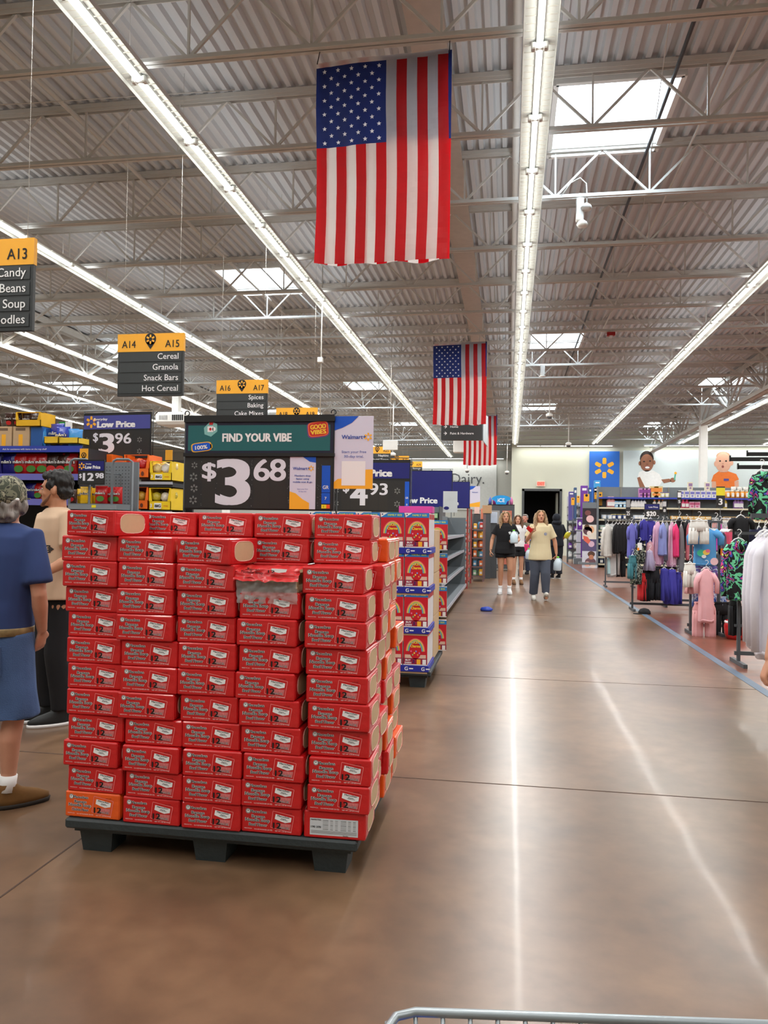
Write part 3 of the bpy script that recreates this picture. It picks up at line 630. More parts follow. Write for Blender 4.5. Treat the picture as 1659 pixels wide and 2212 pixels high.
# --- hanging aisle signs
M_AY = mat('aisle_yellow', (250, 178, 44), .5, vary=.02); M_AB = mat('aisle_black', (46, 49, 50), .5, vary=.03)
def aisle_sign(pxc, Y, nums, lines, label):
    W, H = .80, .715; c = at(pxc[0], pxc[1], Y=Y)
    t = thing('aisle_sign', (c.x, Y, c.z-H), label, 'aisle sign')
    mb = MB(); mb.box(-W/2, W/2, 0, .035, 0, H, M_AB, bev=.003); mb.box(-W/2-.004, W/2+.004, -.003, .038, H*.715, H+.002, M_AY)
    p = Panel(W, H, -.005); p.mb = mb
    p.text(nums[0], .17, .165, .115, M_INK, .21, .01, 2); p.text(nums[1], .83, .165, .115, M_INK, .21, .01, 2)
    p.ell(.5, .085, .085, .095, M_INK, 2); p.poly([(.43, .14), (.57, .14), (.5, .25)], M_INK, 2); p.spark(.5, .09, .075, M_AY, 4, .3)
    for k in range(4): p.rect(.03, .30+k*.17, .97, .445+k*.17, mat('aisle_slot', (52, 56, 57), .45), 1)
    mb.build('sign_board', t)
    mb = MB(); p = Panel(W, H, -.008); p.mb = mb
    for k, s_ in enumerate(lines): p.text(s_, .93, .365+k*.17, .095, M_TXT, None, .008, 3, al='r')
    if lines: mb.build('lettering', t)
    for s_ in (-1, 1): MB().tube([(s_*W*.42, .015, H), (s_*W*.42, .015, 6.55-(c.z-H))], .002, M_STEEL, n=5).build('hanging_wire', t)
    return t
aisle_sign((-28, 519), 5.35, ('A12', 'A13'), ['Candy', 'Beans', 'Soup', 'Noodles'], 'nearest hanging aisle sign, cut off, showing number 13')
aisle_sign((326, 721), 8.2, ('A14', 'A15'), ['Cereal', 'Granola', 'Snack Bars', 'Hot Cereal'], 'hanging aisle sign A14 and A15 listing Cereal and Granola')
aisle_sign((523, 821), 11.05, ('A16', 'A17'), ['Spices', 'Baking', 'Cake Mixes', 'Flour'], 'hanging aisle sign A16 and A17 listing Spices and Baking')
aisle_sign((641, 881), 14.1, ('A18', 'A19'), [], 'hanging aisle sign A18 and A19 peeking over the big price sign')
aisle_sign((815, 965), 22.6, ('A24', 'A25'), ['Napkins', 'Facial Tissue'], 'small hanging aisle sign A25 listing Napkins')
aisle_sign((858, 985), 25.6, ('A26', 'A27'), [], 'yellow-topped aisle sign half hidden between the A25 and A29 signs')
aisle_sign((889, 997), 28.5, ('A28', 'A29'), ['Storage'], 'distant hanging aisle sign A29 next to the Dairy lettering')
# --- directional sign
x, z0, w, h = box_at((953, 915, 1042, 950), 19.5); h += .25
t = thing('direction_sign', (x, 19.5, z0), 'black hanging sign with arrows reading Home and Paint & Hardware', 'sign')
mb = MB(); mb.box(-w/2, w/2, 0, .2, 0, h, M_AB)
zz = .62*(h-.25); 
def arrow(cx, cz, r): mb.rect(cx-r, cx+r*.3, cz-r*.2, cz+r*.2, -.003, M_TXT); mb.poly([(cx-.1*r, cz+r), (cx+r, cz), (cx-.1*r, cz-r), (cx-.1*r-.4*r, cz-r), (cx+.3*r, cz), (cx-.5*r, cz+r)][::-1], -.003, M_TXT)
for (s_, z_) in (('Home', .335), ('Paint & Hardware', .165)):
    arrow(-w/2+.11, z_, .042); mb.text(s_, -w/2+.23, z_, -.004, M_TXT, h=.058, al='l', bold=.008)
mb.build('sign_board', t)
vs = [(w/2, 0, -.02), (w/2+.10, .5, -.12), (w/2+.10, .5, h), (w/2, 0, h)]
MB().add(vs+[(v[0]+.02, v[1]+.02, v[2]) for v in vs], [(0, 1, 2, 3), (7, 6, 5, 4), (0, 4, 5, 1)], mat('sign_side', (185, 195, 200), .4)).build('side_panel', t)
for s_ in (-1, 1): MB().tube([(s_*w*.4, .1, h), (s_*w*.4, .1, 6.54-z0)], .006, M_STEEL, n=5).build('hanging_rod', t)
# ================================================================ FLAGS
M_FR = mat('flag_red', (200, 14, 26), .6, vary=.04, transl=.55); M_FW = mat('flag_white', (236, 232, 230), .6, vary=.02, transl=.68); M_FB = mat('flag_blue', (10, 36, 110), .6, vary=.06, transl=.3); M_STAR = mat('star_white', (225, 225, 235), .6, vary=0)
def flag(x0, x1, ztop, zbot, Y, label, sag=.0):
    W = x1-x0; H = ztop-zbot
    t = thing('national_flag', (x0, Y, zbot), label, 'flag', None)
    def sheet(yo, back, name):
        mb = MB(); nx, nz = 52, 40; vs = []
        def pos(u, v, dy=0):
            wob = .022*math.sin(u*7+v*2.2+yo*40)*(1-v*.5)+.012*noise.noise(Vector((u*5, v*6, yo*50)))+.006*noise.noise(Vector((u*16, v*24, yo*50)))
            return (u*W+(.01*math.sin(v*5) if not back else .02), yo+wob+dy, v*H-.02*math.sin(u*PI)*(1-v)-sag*math.sin(u*PI)*v+(.012 if back else 0)*(1-v)*math.cos(u*20)+.035*(u-.3)*v)
        for j in range(nz+1):
            for i in range(nx+1): vs.append(pos(i/nx, j/nz))
        for j in range(nz):
            for i in range(nx):
                u = (i+.5)/nx; v = (j+.5)/nz; s_ = min(12, int(u*13)); m = M_FR if s_ % 2 == 0 else M_FW
                can = (u < 7/13 and not back) or (u > 6/13 and back)
                if can and v > .565: m = M_FB
                if v > .985 and not back: m = M_FW
                k = j*(nx+1)+i; mb.add([vs[k], vs[k+1], vs[k+nx+2], vs[k+nx+1]], [(0, 1, 2, 3)], m, True)
        if not back:
            for r_ in range(11):
                n = 5 if r_ % 2 == 0 else 4
                for c_ in range(n):
                    u = (.065+c_*.105+(0 if n == 5 else .0525)); v = .952-r_*.0355; pts = []
                    for k in range(10):
                        a = PI/2+k*PI/5; rr = .018 if k % 2 == 0 else .008
                        pts.append(pos(u+rr*math.cos(a), v+rr*math.sin(a)*W/H, -.004))
                    mb.add(pts+[pos(u, v, -.005)], [(10, k, (k+1) % 10) for k in range(10)], M_STAR)
        return mb.build(name, t)
    sheet(0, False, 'front_cloth'); sheet(.035, True, 'rear_cloth')
    for u in (.0, 1.0): MB().tube([(u*W, 0, H-.02), (u*W-.01, .13, 5.82-zbot)], .005, M_BLACK, n=5).build('cable_tie', t)
    return t
_f = span(682, 122, 968, 562, 6.76)
flag(_f[0], _f[1], _f[3], _f[2], 6.76, 'nearest and largest stars and stripes flag hanging from a roof joist')
flag(-1.77, -.58, 5.60, 3.74, 17.5, 'middle stars and stripes flag, hanging above the Paint & Hardware sign')
a, b_, z0, z1 = span(1001, 897, 1072, 1004, 28.2)
flag(a, b_, z1, z0, 28.22, 'farthest stars and stripes flag, partly hidden behind the black direction sign')
# ================================================================ GROCERY SIDE
def rgb_mat(rgb, r=.5, **k): return colmat(rgb, r, **k)
def cbox(name, x, y, z, w, d, h, rgb, label, cat, group=None, rz=0, art=None, bev=.003):
    mb = MB(); mb.box(-w/2, w/2, 0, d, 0, h, rgb if not isinstance(rgb, tuple) else colmat(rgb, .5), bev=bev)
    if art: p = Panel(w, h, -.0008); p.mb = mb; art(p)
    return tag(mb.build(name, None, (x, y, z), rz), label, cat, group)
def copy_to(o, x, y, z, label, rz=None, group=None):
    c = dup(o); c.location = (x, y, z)
    if rz is not None: c.rotation_euler = (0, 0, rz)
    c['label'] = label
    if group: c['group'] = group
    return c
# ---- cereal pallet
CG = 'family-size red cereal boxes on the blue-trayed pallet display'
M_CR = mat('cereal_red', (204, 22, 40), .45, vary=.02); M_CB = mat('cereal_blue', (30, 130, 205), .45, vary=.02); M_TRAY = mat('tray_blue', (28, 40, 150), .5, vary=.03)
rain = [mat('rain%d' % i, c, .5, vary=0) for i, c in enumerate(((230, 120, 120), (240, 200, 90), (120, 190, 110), (110, 160, 220)))]
CW, CH, CD = .208, .300, .072
def cereal_art(p):
    p.rect(0, 0, 1, .135, M_CB, 1); p.poly([(0, 0), (.30, 0), (.0, .13)], M_TXT, 2); p.text('FAMILY SIZE', .60, .065, .055, mat('lime_text', (215, 235, 90), .5, vary=0), .60, .03, 3); p.ell(.07, .045, .03, .022, M_NAVY, 3, 10)
    for i, m in enumerate(rain):   # rainbow arch
        ru, rv = .40-.035*i, .37-.025*i; pts = [(.5+ru*math.cos(a), .60-rv*math.sin(a)) for a in [k*PI/18 for k in range(19)]]; ri, rj = ru-.037, rv-.027
        pts += [(.5+ri*math.cos(a), .60-rj*math.sin(a)) for a in [PI-k*PI/18 for k in range(19)]]; 
        for k in range(18): q = [pts[k], pts[k+1], pts[37-k-1], pts[37-k]]; p.mb.poly([p.P(*z) for z in q], p.y-.0016, m)
    p.ell(.5, .60, .24, .23, M_CR, 4)
    ly = mat('lucky_gold', (250, 205, 60), .5, vary=0)
    p.text('LUCKY', .5, .34, .075, ly, .34, .05, 5); p.text('Charms', .5, .45, .075, ly, .42, .05, 5)
    for k, c in enumerate(((240, 120, 170), (120, 200, 120), (250, 220, 90), (120, 160, 230), (240, 150, 70), (200, 120, 220))):
        p.ell(.32+.07*k, .60+.05*((k*2) % 3), .032, .026, mat('mallow%d' % k, c, .5, vary=0), 6, 8)
    p.rect(.06, .70, .94, .80, colmat((225, 190, 170), .5), 3)
    p.rect(0, .80, 1, 1, mat('promo', (150, 26, 60), .5, vary=0), 4); p.text('BUY', .2, .855, .05, M_TXT, .22, .04, 5); p.text('EARN', .2, .93, .05, M_TXT, .26, .04, 5); p.text('2', .43, .89, .08, M_NAVY, .08, .03, 5); p.rect(.8, .83, .95, .97, M_TXT, 5); p.rect(.56, .83, .72, .97, M_YEL, 5)
    p.rect(0, .975, 1, 1, M_TXT, 6)
# tiers: (front left px, top y, bottom y of the box)
CY = 6.62
tiers = [(873, 925, 1110, 1183), (874, 925, 1197, 1268), (872, 922, 1281, 1355), (871, 922, 1369, 1437)]
cer0 = None; xR = at(925, 1280, Y=CY).x; tw = ['top', 'second', 'third', 'bottom']
zs = [at(900, b_, Y=CY).z for (_, _, _, b_) in tiers]
mb = MB()
def cereal(x, y, z, label):
    global cer0
    if cer0 is None:
        m2 = MB(); m2.box(-CW/2, CW/2, 0, CD, 0, CH, colmat((238, 214, 210), .5), bev=.002); m2.rect(-CW/2+.001, CW/2-.001, .001, CH-.001, -.0006, M_CR)
        p = Panel(CW, CH, -.001); p.mb = m2; cereal_art(p)
        for s_ in (1,): m2.add([(CW/2+.001, .008, .02), (CW/2+.001, CD-.008, .02), (CW/2+.001, CD-.008, CH*.8), (CW/2+.001, .008, CH*.8)], [(0, 1, 2, 3)], colmat((232, 232, 236), .5)); m2.add([(CW/2+.0014, .008, CH*.82), (CW/2+.0014, CD-.008, CH*.82), (CW/2+.0014, CD-.008, CH*.97), (CW/2+.0014, .008, CH*.97)], [(0, 1, 2, 3)], M_CR)
        cer0 = m2.build('cereal_box'); o = cer0
    else: o = cer0.copy(); COL.objects.link(o)
    o.location = (x, y, z); return tag(o, label, 'cereal box', CG)
for ti, z in enumerate(zs):
    for c in range(5):
        for k in range(6 if c == 0 else 2):
            x = xR-CW/2-c*(CW+.008); y = CY+k*(CD+.004)
            cereal(x, y, z, 'red cereal box, %s tier, %s from aisle, %s row back' % (tw[ti], ORD[c], ORD[k]))
    t = thing('display_tray', (xR, CY-.015, z-.055), 'blue cardboard tray under the %s tier of cereal boxes' % tw[ti], 'tray', 'blue trays of the cereal pallet')
    m2 = MB(); m2.box(-1.12, .012, 0, .50, 0, .052, M_TRAY, bev=.002)
    for q in range(8):
        u = -1.05+q*.145; m2.text('G', u, .027, -.0012, M_TXT, h=.03, bold=.03); m2.rect(u+.025, u+.06, .022, .032, -.0012, M_TXT)
    for q in range(4): m2.rect(0, 0, 0, 0, 0, M_TXT); m2.add([(.0135, .05+q*.11, .015), (.0135, .09+q*.11, .015), (.0135, .09+q*.11, .038), (.0135, .05+q*.11, .038)], [(0, 1, 2, 3)], mat('tray_mark', (90, 110, 230), .5, vary=0))
    m2.build('tray_front', t)
    if ti: MB().box(-1.1, 0, .01, .49, -.016, 0, M_CARD).build('divider', t)
# second block of cereal behind, brown shipper cartons
for k in range(3):
    z = .16+k*.405; cbox('shipping_carton', xR-.50, CY+.51, z, 1.0, .55, .40, M_CARD, 'brown shipping carton behind the cereal boxes, %s from the floor' % ORD[k], 'carton', 'brown cartons at the back of the cereal pallet')
for k in range(4):
    cereal(xR-.10+.07, CY+1.10, .16+k*.335, 'red cereal box on the far side of the cereal pallet, %s from floor' % ORD[k]).rotation_euler = (0, 0, .1)
a, b_, z0, z1 = span(808, 1113, 828, 1165, CY)
cbox('cereal_box', (a+b_)/2-.05, CY+.03, zs[0], .19, .07, .30, (70, 84, 130), 'dark blue patterned cereal box half hidden behind noodle cases', 'cereal box', None, art=lambda p: [p.ell(.2+.6*((i*7) % 10)/10, .1+.08*i, .09, .05, colmat([(200, 60, 50), (90, 130, 210), (240, 190, 60), (150, 90, 160)][i % 4], .5), 1, 7) for i in range(10)])
cbox('cereal_box', xR-.14, CY+.16, zs[0]+CH+.003, .30, .2, .06, (200, 60, 150), 'pink and purple box lying flat on top of the cereal', 'cereal box')
cbox('cereal_box', xR-.16, CY+.48, zs[0]+.02, .30, .09, .335, (60, 170, 140), 'teal box standing behind the top cereal boxes', 'cereal box')
pallet((xR-1.13, CY, 0), 1.16, 1.2, 'black plastic pallet under the cereal boxes and brown cartons')
# ---- grey gondola with empty shelves
GX, GY0, GY1 = -.93, 11.0, 16.9
def gondola():
    t = thing('gondola_shelving', (GX, GY0, 0), 'long grey gondola with mostly empty shelves facing the aisle', 'shelving')
    H = 1.62; L = GY1-GY0
    MB().box(-.46, -.42, 0, L, .12, H, M_GREY).build('back_panel', t)
    mb = MB()
    for i in range(60):
        for j in range(24): mb.box(-.4195, -.4185, .05+i*.095, .062+i*.095, .25+j*.055, .262+j*.055, M_DGREY)
    mb.build('pegboard_holes', t)
    for k, z in enumerate((.12, .50, .86, 1.20, 1.47)):
        d = .42 if k == 0 else .36
        if k == 4: continue
        MB().box(-.42, -.42+d, 0, L, z, z+.035, M_GREY, bev=.003).box(-.42+d-.004, -.42+d+.012, 0, L, z-.005, z+.045, mat('shelf_lip', (170, 172, 182), .4)).build('shelf', t)
    for i in range(2):
        y = (0, L)[i]; MB().box(-.46, -.42, y-.02, y+.02, 0, H, M_DGREY).build('upright', t); MB().box(-.42, -.02, y-.012, y+.012, .12, H*.99, M_GREY).build('end_panel', t) if i else None
    for y in (.15, L*.5, L-.15):
        for x in (-.40, -.1): MB().box(x-.015, x+.015, y-.015, y+.015, 0, .12, M_DGREY).build('foot', t)
    return t
gondola()
t = thing('endcap_shelving', (GX-.02, GY0-.5, 0), 'grey end-of-aisle shelving stocked with boxed foods', 'shelving')
MB().box(-.95, 0, .44, .48, .12, 1.68, M_GREY).build('back_panel', t)
ES = [at(960, py, Y=GY0-.45).z for py in (1335, 1282, 1237, 1191, 1131)]
for k, z in enumerate(ES): MB().box(-.95, 0, 0, .44, z-.035, z, M_GREY, bev=.003).box(-.95, 0, -.01, 0, z-.04, z+.004, mat('shelf_lip', (0, 0, 0))).build('shelf', t)
for s_ in (-.95, -.01): MB().box(s_, s_+.01, .02, .46, .12, 1.68, M_DGREY).build('side_panel', t)
for x in (-.9, -.5, -.08): MB().box(x-.015, x+.015, .05, .4, 0, ES[0]-.03, M_DGREY).build('foot', t)
def helper_art(c1, c2):
    def f(p): p.ell(.5, .3, .36, .18, M_INK, 1, 9); p.text('Helper', .5, .3, .09, c1, .5, .03, 2); p.ell(.5, .68, .26, .14, mat('bowl_purple', (90, 50, 120), .5), 1); p.ell(.5, .62, .2, .1, c2, 2)
    return f
def food(shelf, n, w, h, rgb, art, label, group, depth=.16):
    o = None
    for i in range(n):
        x = GX-.04-w/2-i*(w+.006)
        if o is None: o = cbox('food_box', x, GY0-.47, ES[shelf]+.002, w, depth, h, rgb, label % ORD[i], 'food box', group, art=art)
        else: copy_to(o, x, GY0-.47, ES[shelf]+.002, label % ORD[i])
food(0, 4, .17, .215, (240, 140, 30), helper_art(M_TXT, colmat((220, 140, 60), .5)), 'orange dinner box on the lowest endcap shelf, %s from the aisle', 'orange boxes on lowest endcap shelf')
food(1, 4, .17, .215, (240, 138, 28), helper_art(M_TXT, colmat((230, 150, 70), .5)), 'orange dinner box on the second endcap shelf, %s from the aisle', 'orange boxes on second endcap shelf')
food(2, 3, .235, .215, (190, 175, 168), lambda p: [p.rect(.04+.32*i, .05+.5*j, .32+.32*i, .33+.5*j, colmat([(214, 200, 190), (226, 110, 60), (90, 60, 60)][(i+j) % 3], .5), 1) for i in range(3) for j in range(2)]+[p.rect(0, .36+.5*j, 1, .48+.5*j, M_INK, 1) for j in range(2)], 'white and orange multipack on the middle endcap shelf, %s from the aisle', 'multipacks on middle endcap shelf')
food(3, 4, .175, .235, (120, 215, 40), helper_art(M_TXT, colmat((140, 200, 90), .5)), 'lime green dinner box on the fourth endcap shelf, %s from the aisle', 'green boxes on fourth endcap shelf')
food(4, 3, .22, .15, (60, 90, 70), lambda p: [p.rect(.05, .55, .95, .95, M_INK, 1), p.rect(.5, .1, .95, .5, colmat((170, 210, 160), .5), 1)], 'dark box with a pale green end on the top endcap shelf, %s from the aisle', 'boxes on top endcap shelf')
x, z0, w, h = box_at((962, 1082, 988, 1112), GY0-.4)
t = thing('shelf_sign', (x, GY0-.42, ES[4]+.155), 'pale grey card sign with a blue oval atop the endcap', 'sign')
mb = MB(); mb.box(-w/2-.03, w/2, 0, .01, 0, h+.1, colmat((200, 208, 212), .5)); p = Panel(w, h+.1, -.001); p.mb = mb; p.ell(.1, .8, .22, .08, M_NAVY, 1); mb.box(-.006, .006, .002, .008, -.155, .01, M_GREY); mb.build('card', t)
cbox('paper_towel_roll', GX-.14, GY0+.35, 1.237, .16, .16, .27, (214, 218, 224), 'white paper-wrapped pack on the upper gondola shelf', 'package', None, rz=.5)
for i in range(5):
    mb = MB(); m = colmat([(250, 200, 40), (60, 45, 30)][i % 2], .4); mb.loft([(0, 0, 0, .03, .05), (0, 0, .1, .045, .07), (0, 0, .2, .04, .06), (0, 0, .25, .005, .07)], m, 10)
    tag(mb.build('snack_bag', None, (GX-.14, GY0+.25+i*.12, .897)), ['black-striped yellow', 'dark brown', 'plain yellow', 'brown and gold', 'bright yellow'][i]+' snack bag on the middle gondola shelf, %s from the endcap' % ORD[i], 'snack bag', 'snack bags on gondola shelf')
# ---- far displays on the grocery side: red wire racks, freezer with milk pattern, ice cooler
def goods_rack(x0, x1, y0, y1, H, rgbf, label, itemlabel, pal, nsh=5, seed=1, item='packaged_product', fw=.1, fh=.16):
    rr = random.Random(seed); t = thing('display_rack', ((x0+x1)/2, y0, 0), label, 'display rack')
    w = x1-x0; d = y1-y0; mf = colmat(rgbf, .5)
    for sx in (-w/2, w/2):
        for sy in (0, d): MB().box(sx-.02, sx+.02, sy-.02, sy+.02, 0, H, mf).build('post', t)
    zsx = [.15+(H-.3)*k/(nsh) for k in range(nsh)]
    for z in zsx: MB().box(-w/2, w/2, 0, d, z-.03, z, mf).build('shelf', t)
    MB().box(-w/2, -w/2+.02, 0, d, .1, H, M_DGREY).build('back_panel', t)
    gap = (H-.3)/nsh; first = {}
    for k, z in enumerate(zsx):
        nf = max(1, int(w/(fw*1.15)))
        for i in range(nf):
            c = pal[rr.randrange(len(pal))]; hh = min(gap-.06, fh*rr.uniform(.8, 1.15)); key = (c, item)
            X = (x0+x1)/2-w/2+(i+.6)*w/nf
            if key in first: o = first[key].copy(); COL.objects.link(o)
            else:
                m2 = MB(); m2.box(-fw*.45, fw*.45, 0, .12, 0, fh, colmat(c, .5), bev=.012); m2.rect(-fw*.3, fw*.3, fh*.25, fh*.6, -.001, colmat((235, 230, 225), .5)); m2.add([(fw*.452, .02, fh*.2), (fw*.452, .1, fh*.2), (fw*.452, .1, fh*.6), (fw*.452, .02, fh*.6)], [(0, 1, 2, 3)], colmat((235, 230, 225), .5)); o = m2.build(item); first[key] = o
            o.scale = (1, 1, hh/fh); o.location = (X, y0+.03, z+.001); tag(o, '%s, %s shelf, %s across' % (itemlabel, ORD[k], ORD[i]), 'package', label[:40])
        nd = int(d/(fw*1.3))
        for i in range(1, nd):
            c = pal[rr.randrange(len(pal))]; key = (c, item)
            if key not in first: continue
            o = first[key].copy(); COL.objects.link(o); hh = min(gap-.06, fh*rr.uniform(.8, 1.15)); o.scale = (1, 1, hh/fh); o.rotation_euler = (0, 0, PI/2); o.location = (x1-.045-.12+.12, y0+.1+i*fw*1.3, z+.001)
            tag(o, '%s, aisle side, %s shelf, %s deep' % (itemlabel, ORD[k], ORD[i]), 'package', label[:40])
    return t
PALR = [(200, 60, 40), (225, 110, 60), (190, 190, 190), (150, 40, 40), (120, 170, 190), (225, 160, 120)]
goods_rack(-1.62, -.95, 17.6, 19.3, 1.85, (150, 60, 54), 'red metal rack of small packaged goods beyond the empty gondola', 'small package on red rack past the gondola', PALR, 5, 3)
goods_rack(-.98, -.66, 20.0, 20.9, 1.75, (120, 96, 96), 'narrow reddish rack with blue and orange packages at its corner', 'package on the narrow reddish rack', [(90, 150, 190), (230, 120, 60), (240, 180, 60), (200, 60, 50), (140, 190, 150)], 6, 5)
# black and white patterned freezer display
t = thing('patterned_display', (-.62, 22.4, 0), 'tall display with bold black and white shapes beside the aisle', 'display')
mb = MB(); mb.box(-.5, .0, 0, 1.0, .1, 1.6, M_DARK, bev=.01); rr = random.Random(4); pw = M_TXT
for (u, z, r) in [(-.4, .3, .08), (-.12, .42, .09), (-.3, .62, .07), (-.1, .75, .06), (-.38, 1.38, .08), (-.14, 1.45, .07), (-.4, 1.1, .05)]:
    n = rr.choice((3, 4, 12)); a = rr.random()*3; mb.poly([(u+r*math.cos(a+2*PI*i/n), z+r*math.sin(a+2*PI*i/n)) for i in range(n)][::1], -.002, pw)
for (y, z, r) in [(.2, .4, .1), (.6, .7, .12), (.3, 1.2, .1), (.8, 1.3, .1), (.8, .3, .1)]:
    n = rr.choice((3, 4, 12)); a = rr.random()*3; mb.add([(.002, y+r*math.cos(a+2*PI*i/n), z+r*math.sin(a+2*PI*i/n)) for i in range(n)], [tuple(range(n))], pw)
mb.rect(-.42, -.08, .85, 1.2, -.003, colmat((225, 228, 225), .5))
for k in range(5): mb.rect(-.34, -.16, .92+.05*k, .935+.05*k, -.004, M_GR)
mb.build('cabinet', t); MB().box(-.46, -.04, .05, .95, 0, .1, M_BLACK).build('plinth', t)
x, z0, w, h = box_at((1053, 1070, 1111, 1225), 25.5)
t = thing('ice_cooler', (x, 25.5, 0), 'ice merchandiser with a rounded blue sign reading ICE', 'cooler')
M_ICE = mat('ice_blue', (20, 150, 220), .5, vary=.02, )
mb = MB(); ztop = z0+h; MB().box(-w/2, w/2, 0, .7, .05, ztop-.32, M_DGREY, bev=.01).build('cabinet', t)
pts = []
for k in range(21): a = PI-PI*k/20; pts.append((w*.36*math.cos(a), ztop-.13+.13*math.sin(a)))
pts += [(w*.22, ztop-.2), (w*.18, ztop-.30), (-w*.18, ztop-.30), (-w*.22, ztop-.2)]
mb.poly(pts[::-1], -.02, M_ICE, .02); mb.text('iCE', 0, ztop-.16, -.045, M_TXT, h=.12, bold=.02); mb.build('header_sign', t)
MB().box(-w/2, w/2, 0, .5, ztop-.33, ztop-.3, M_BLACK).build('top_shelf', t)
MB().box(-w*.4, -w*.05, -.01, .0, .2, ztop-.5, colmat((150, 150, 150), .3)).build('door', t); MB().box(w*.05, w*.4, -.01, .0, .2, ztop-.5, colmat((190, 110, 90), .3)).build('door', t)
for i, c in enumerate(((90, 110, 190), (190, 70, 140), (160, 200, 140), (200, 80, 70), (120, 70, 160), (220, 120, 170))):
    xx = x+(-.42+.16*i)*w
    mb = MB(); mb.loft([(0, 0, 0, .05, .05), (0, 0, .16, .055, .055), (0, 0, .22, .02, .02), (0, 0, .25, .02, .02)], colmat(c, .4), 10)
    tag(mb.build('drink_bottle', None, (xx, 25.42+.3, ztop-.30)), ['periwinkle', 'magenta', 'pale green', 'red', 'violet', 'pink'][i]+' bottle on top of the ice cooler', 'bottle', 'bottles above the ice cooler')
# misc goods heaped at the gap between gondola and ice cooler
for i, (px, py, wd, hh, rgb, nm) in enumerate([(1052, 1100, .25, .22, (190, 150, 110), 'brown open carton'), (1066, 1118, .2, .3, (200, 215, 235), 'white and blue bag'), (1045, 1110, .16, .3, (225, 130, 100), 'orange bottle pack'), (1030, 1100, .14, .26, (230, 200, 190), 'pale pink pack')]):
    c = at(px, py, Y=21.2+i*.28)
    st = thing('display_stand', (c.x, 21.2+i*.28, 0), 'plain dark stand holding the %s' % nm, 'stand'); MB().box(-.1, .1, .02, .2, 0, c.z-hh/2-.002, M_DGREY).build('column', st)
    cbox('package', c.x, 21.2+i*.28, c.z-hh/2, wd, .2, hh, rgb, '%s heaped on a stand before the ice cooler' % nm, 'package')
# blue crumpled bag on the floor
mb = MB(); vs = []
mb.loft([(0, 0, .002, .09, .05), (.01, 0, .03, .11, .06), (0, .01, .06, .08, .04), (.02, 0, .075, .02, .02)], colmat((50, 80, 190), .35), 12)
tag(mb.build('crumpled_wrapper', None, at(1050, 1320, Z=0)[:]), 'crumpled blue wrapper lying alone on the aisle floor', 'wrapper')
# Dairy lettering
x, z0, w, h = box_at((976, 1020, 1046, 1056), 47.9)
mb = MB(); mb.box(-w/2-4.4, w/2+.75, 0, .08, z0-1.3, z0+h+.65, mat('dairy_board', (206, 210, 208), .7))
o = struct(mb.build('wall_dairy_board', None, (x, 47.9, 0)))
mb = MB(); mb.text('Dairy.', 0, 0, -.05, M_DGREY, h=h*.62, w=w, bold=.005, M=None); tag(mb.build('wall_lettering', None, (x, 47.88, z0+h*.62)), 'large dark letters reading Dairy on the pale far wall', 'lettering')
# ================================================================ CANDY CORNER
M_SHB = mat('shelf_dark', (40, 42, 48), .6); M_STR = mat('price_strip', (110, 110, 190), .5, vary=.05); M_STRB = mat('price_strip_blue', (50, 70, 175), .5, vary=.03)
KY = 6.9
def zat(px, py, Y): return at(px, py, Y=Y).z
KS = [zat(60, 966, KY), zat(60, 1026, KY), zat(60, 1080, KY), .95, .55, .15]
kx0, kx1 = -6.6, at(176, 1000, Y=KY).x
t = thing('candy_shelving', (0, KY, 0), 'dark shelving full of bagged candy behind the shoppers', 'shelving')
for k, z in enumerate(KS): MB().box(kx0, kx1, 0, .5, z-.04, z, M_SHB).box(kx0, kx1, -.012, 0, z-.05, z+.012, M_STRB if k == 0 else M_STR).build('shelf', t)
MB().box(kx0, kx1, .5, .54, 0, KS[0]-.05, M_SHB).build('back_panel', t); MB().box(kx1-.02, kx1, 0, .52, 0, KS[0]-.04, M_SHB).build('end_panel', t)
MB().text('Ask for assistance with items on the top shelf', at(55, 966, Y=KY).x, KS[0]-.02, -.014, M_TXT, h=.018).build('strip_lettering', t)
def pillow_bag(w, h, d, m, tx=None, tm=None, bm=None):
    mb = MB(); secs = []; n = 18
    for (z, k, kk) in ((0, 1, .06), (.04, 1, .12), (.2, .97, .8), (.5, .95, 1), (.8, .96, .85), (.94, 1, .15), (1, 1.02, .05)):
        ring = []
        for i in range(n):
            a = 2*PI*i/n; c, s_ = math.cos(a), math.sin(a); ring.append((w/2*k*math.copysign(abs(c)**.6, c), d/2+d/2*kk*s_*(1+.15*math.sin(5*a+z*9)), z*h))
        secs.append(ring)
    mb.rings(secs, m)
    if bm: mb.ell(0, h*.28, w*.32, h*.16, -.004, bm, 12)
    if tx: mb.text(tx, 0, h*.60, -.008, M_INK if tm is not M_INK else M_TXT, w=w*.80, h=h*.15, bold=.07); mb.text(tx, 0, h*.60, -.010, tm, w=w*.76, h=h*.14, bold=.02)
    return mb
BAGC = {'red': (196, 22, 26), 'blue': (28, 60, 180), 'navy': (30, 30, 120), 'brown': (62, 34, 26), 'yellow': (240, 190, 20), 'sky': (50, 140, 215)}
BAG = {}
def bag(c, x, y, z, label, group, rz=0, sc=1, tilt=0):
    if c not in BAG:
        mb = pillow_bag(.145, .20, .06, colmat(BAGC[c], .3, coat=.3, bump=.25, bscale=30), None if c == 'sky' else "m&m's", M_TXT if c != 'yellow' else M_INK, {'red': colmat((70, 130, 50), .5), 'blue': colmat((240, 200, 60), .5), 'brown': colmat((200, 40, 40), .5)}.get(c)); BAG[c] = mb.build('candy_bag'); o = BAG[c]
    else: o = BAG[c].copy(); COL.objects.link(o)
    o.location = (x, y, z); o.rotation_euler = (tilt, 0, rz); o.scale = (sc, sc, sc); return tag(o, label, 'candy bag', group)
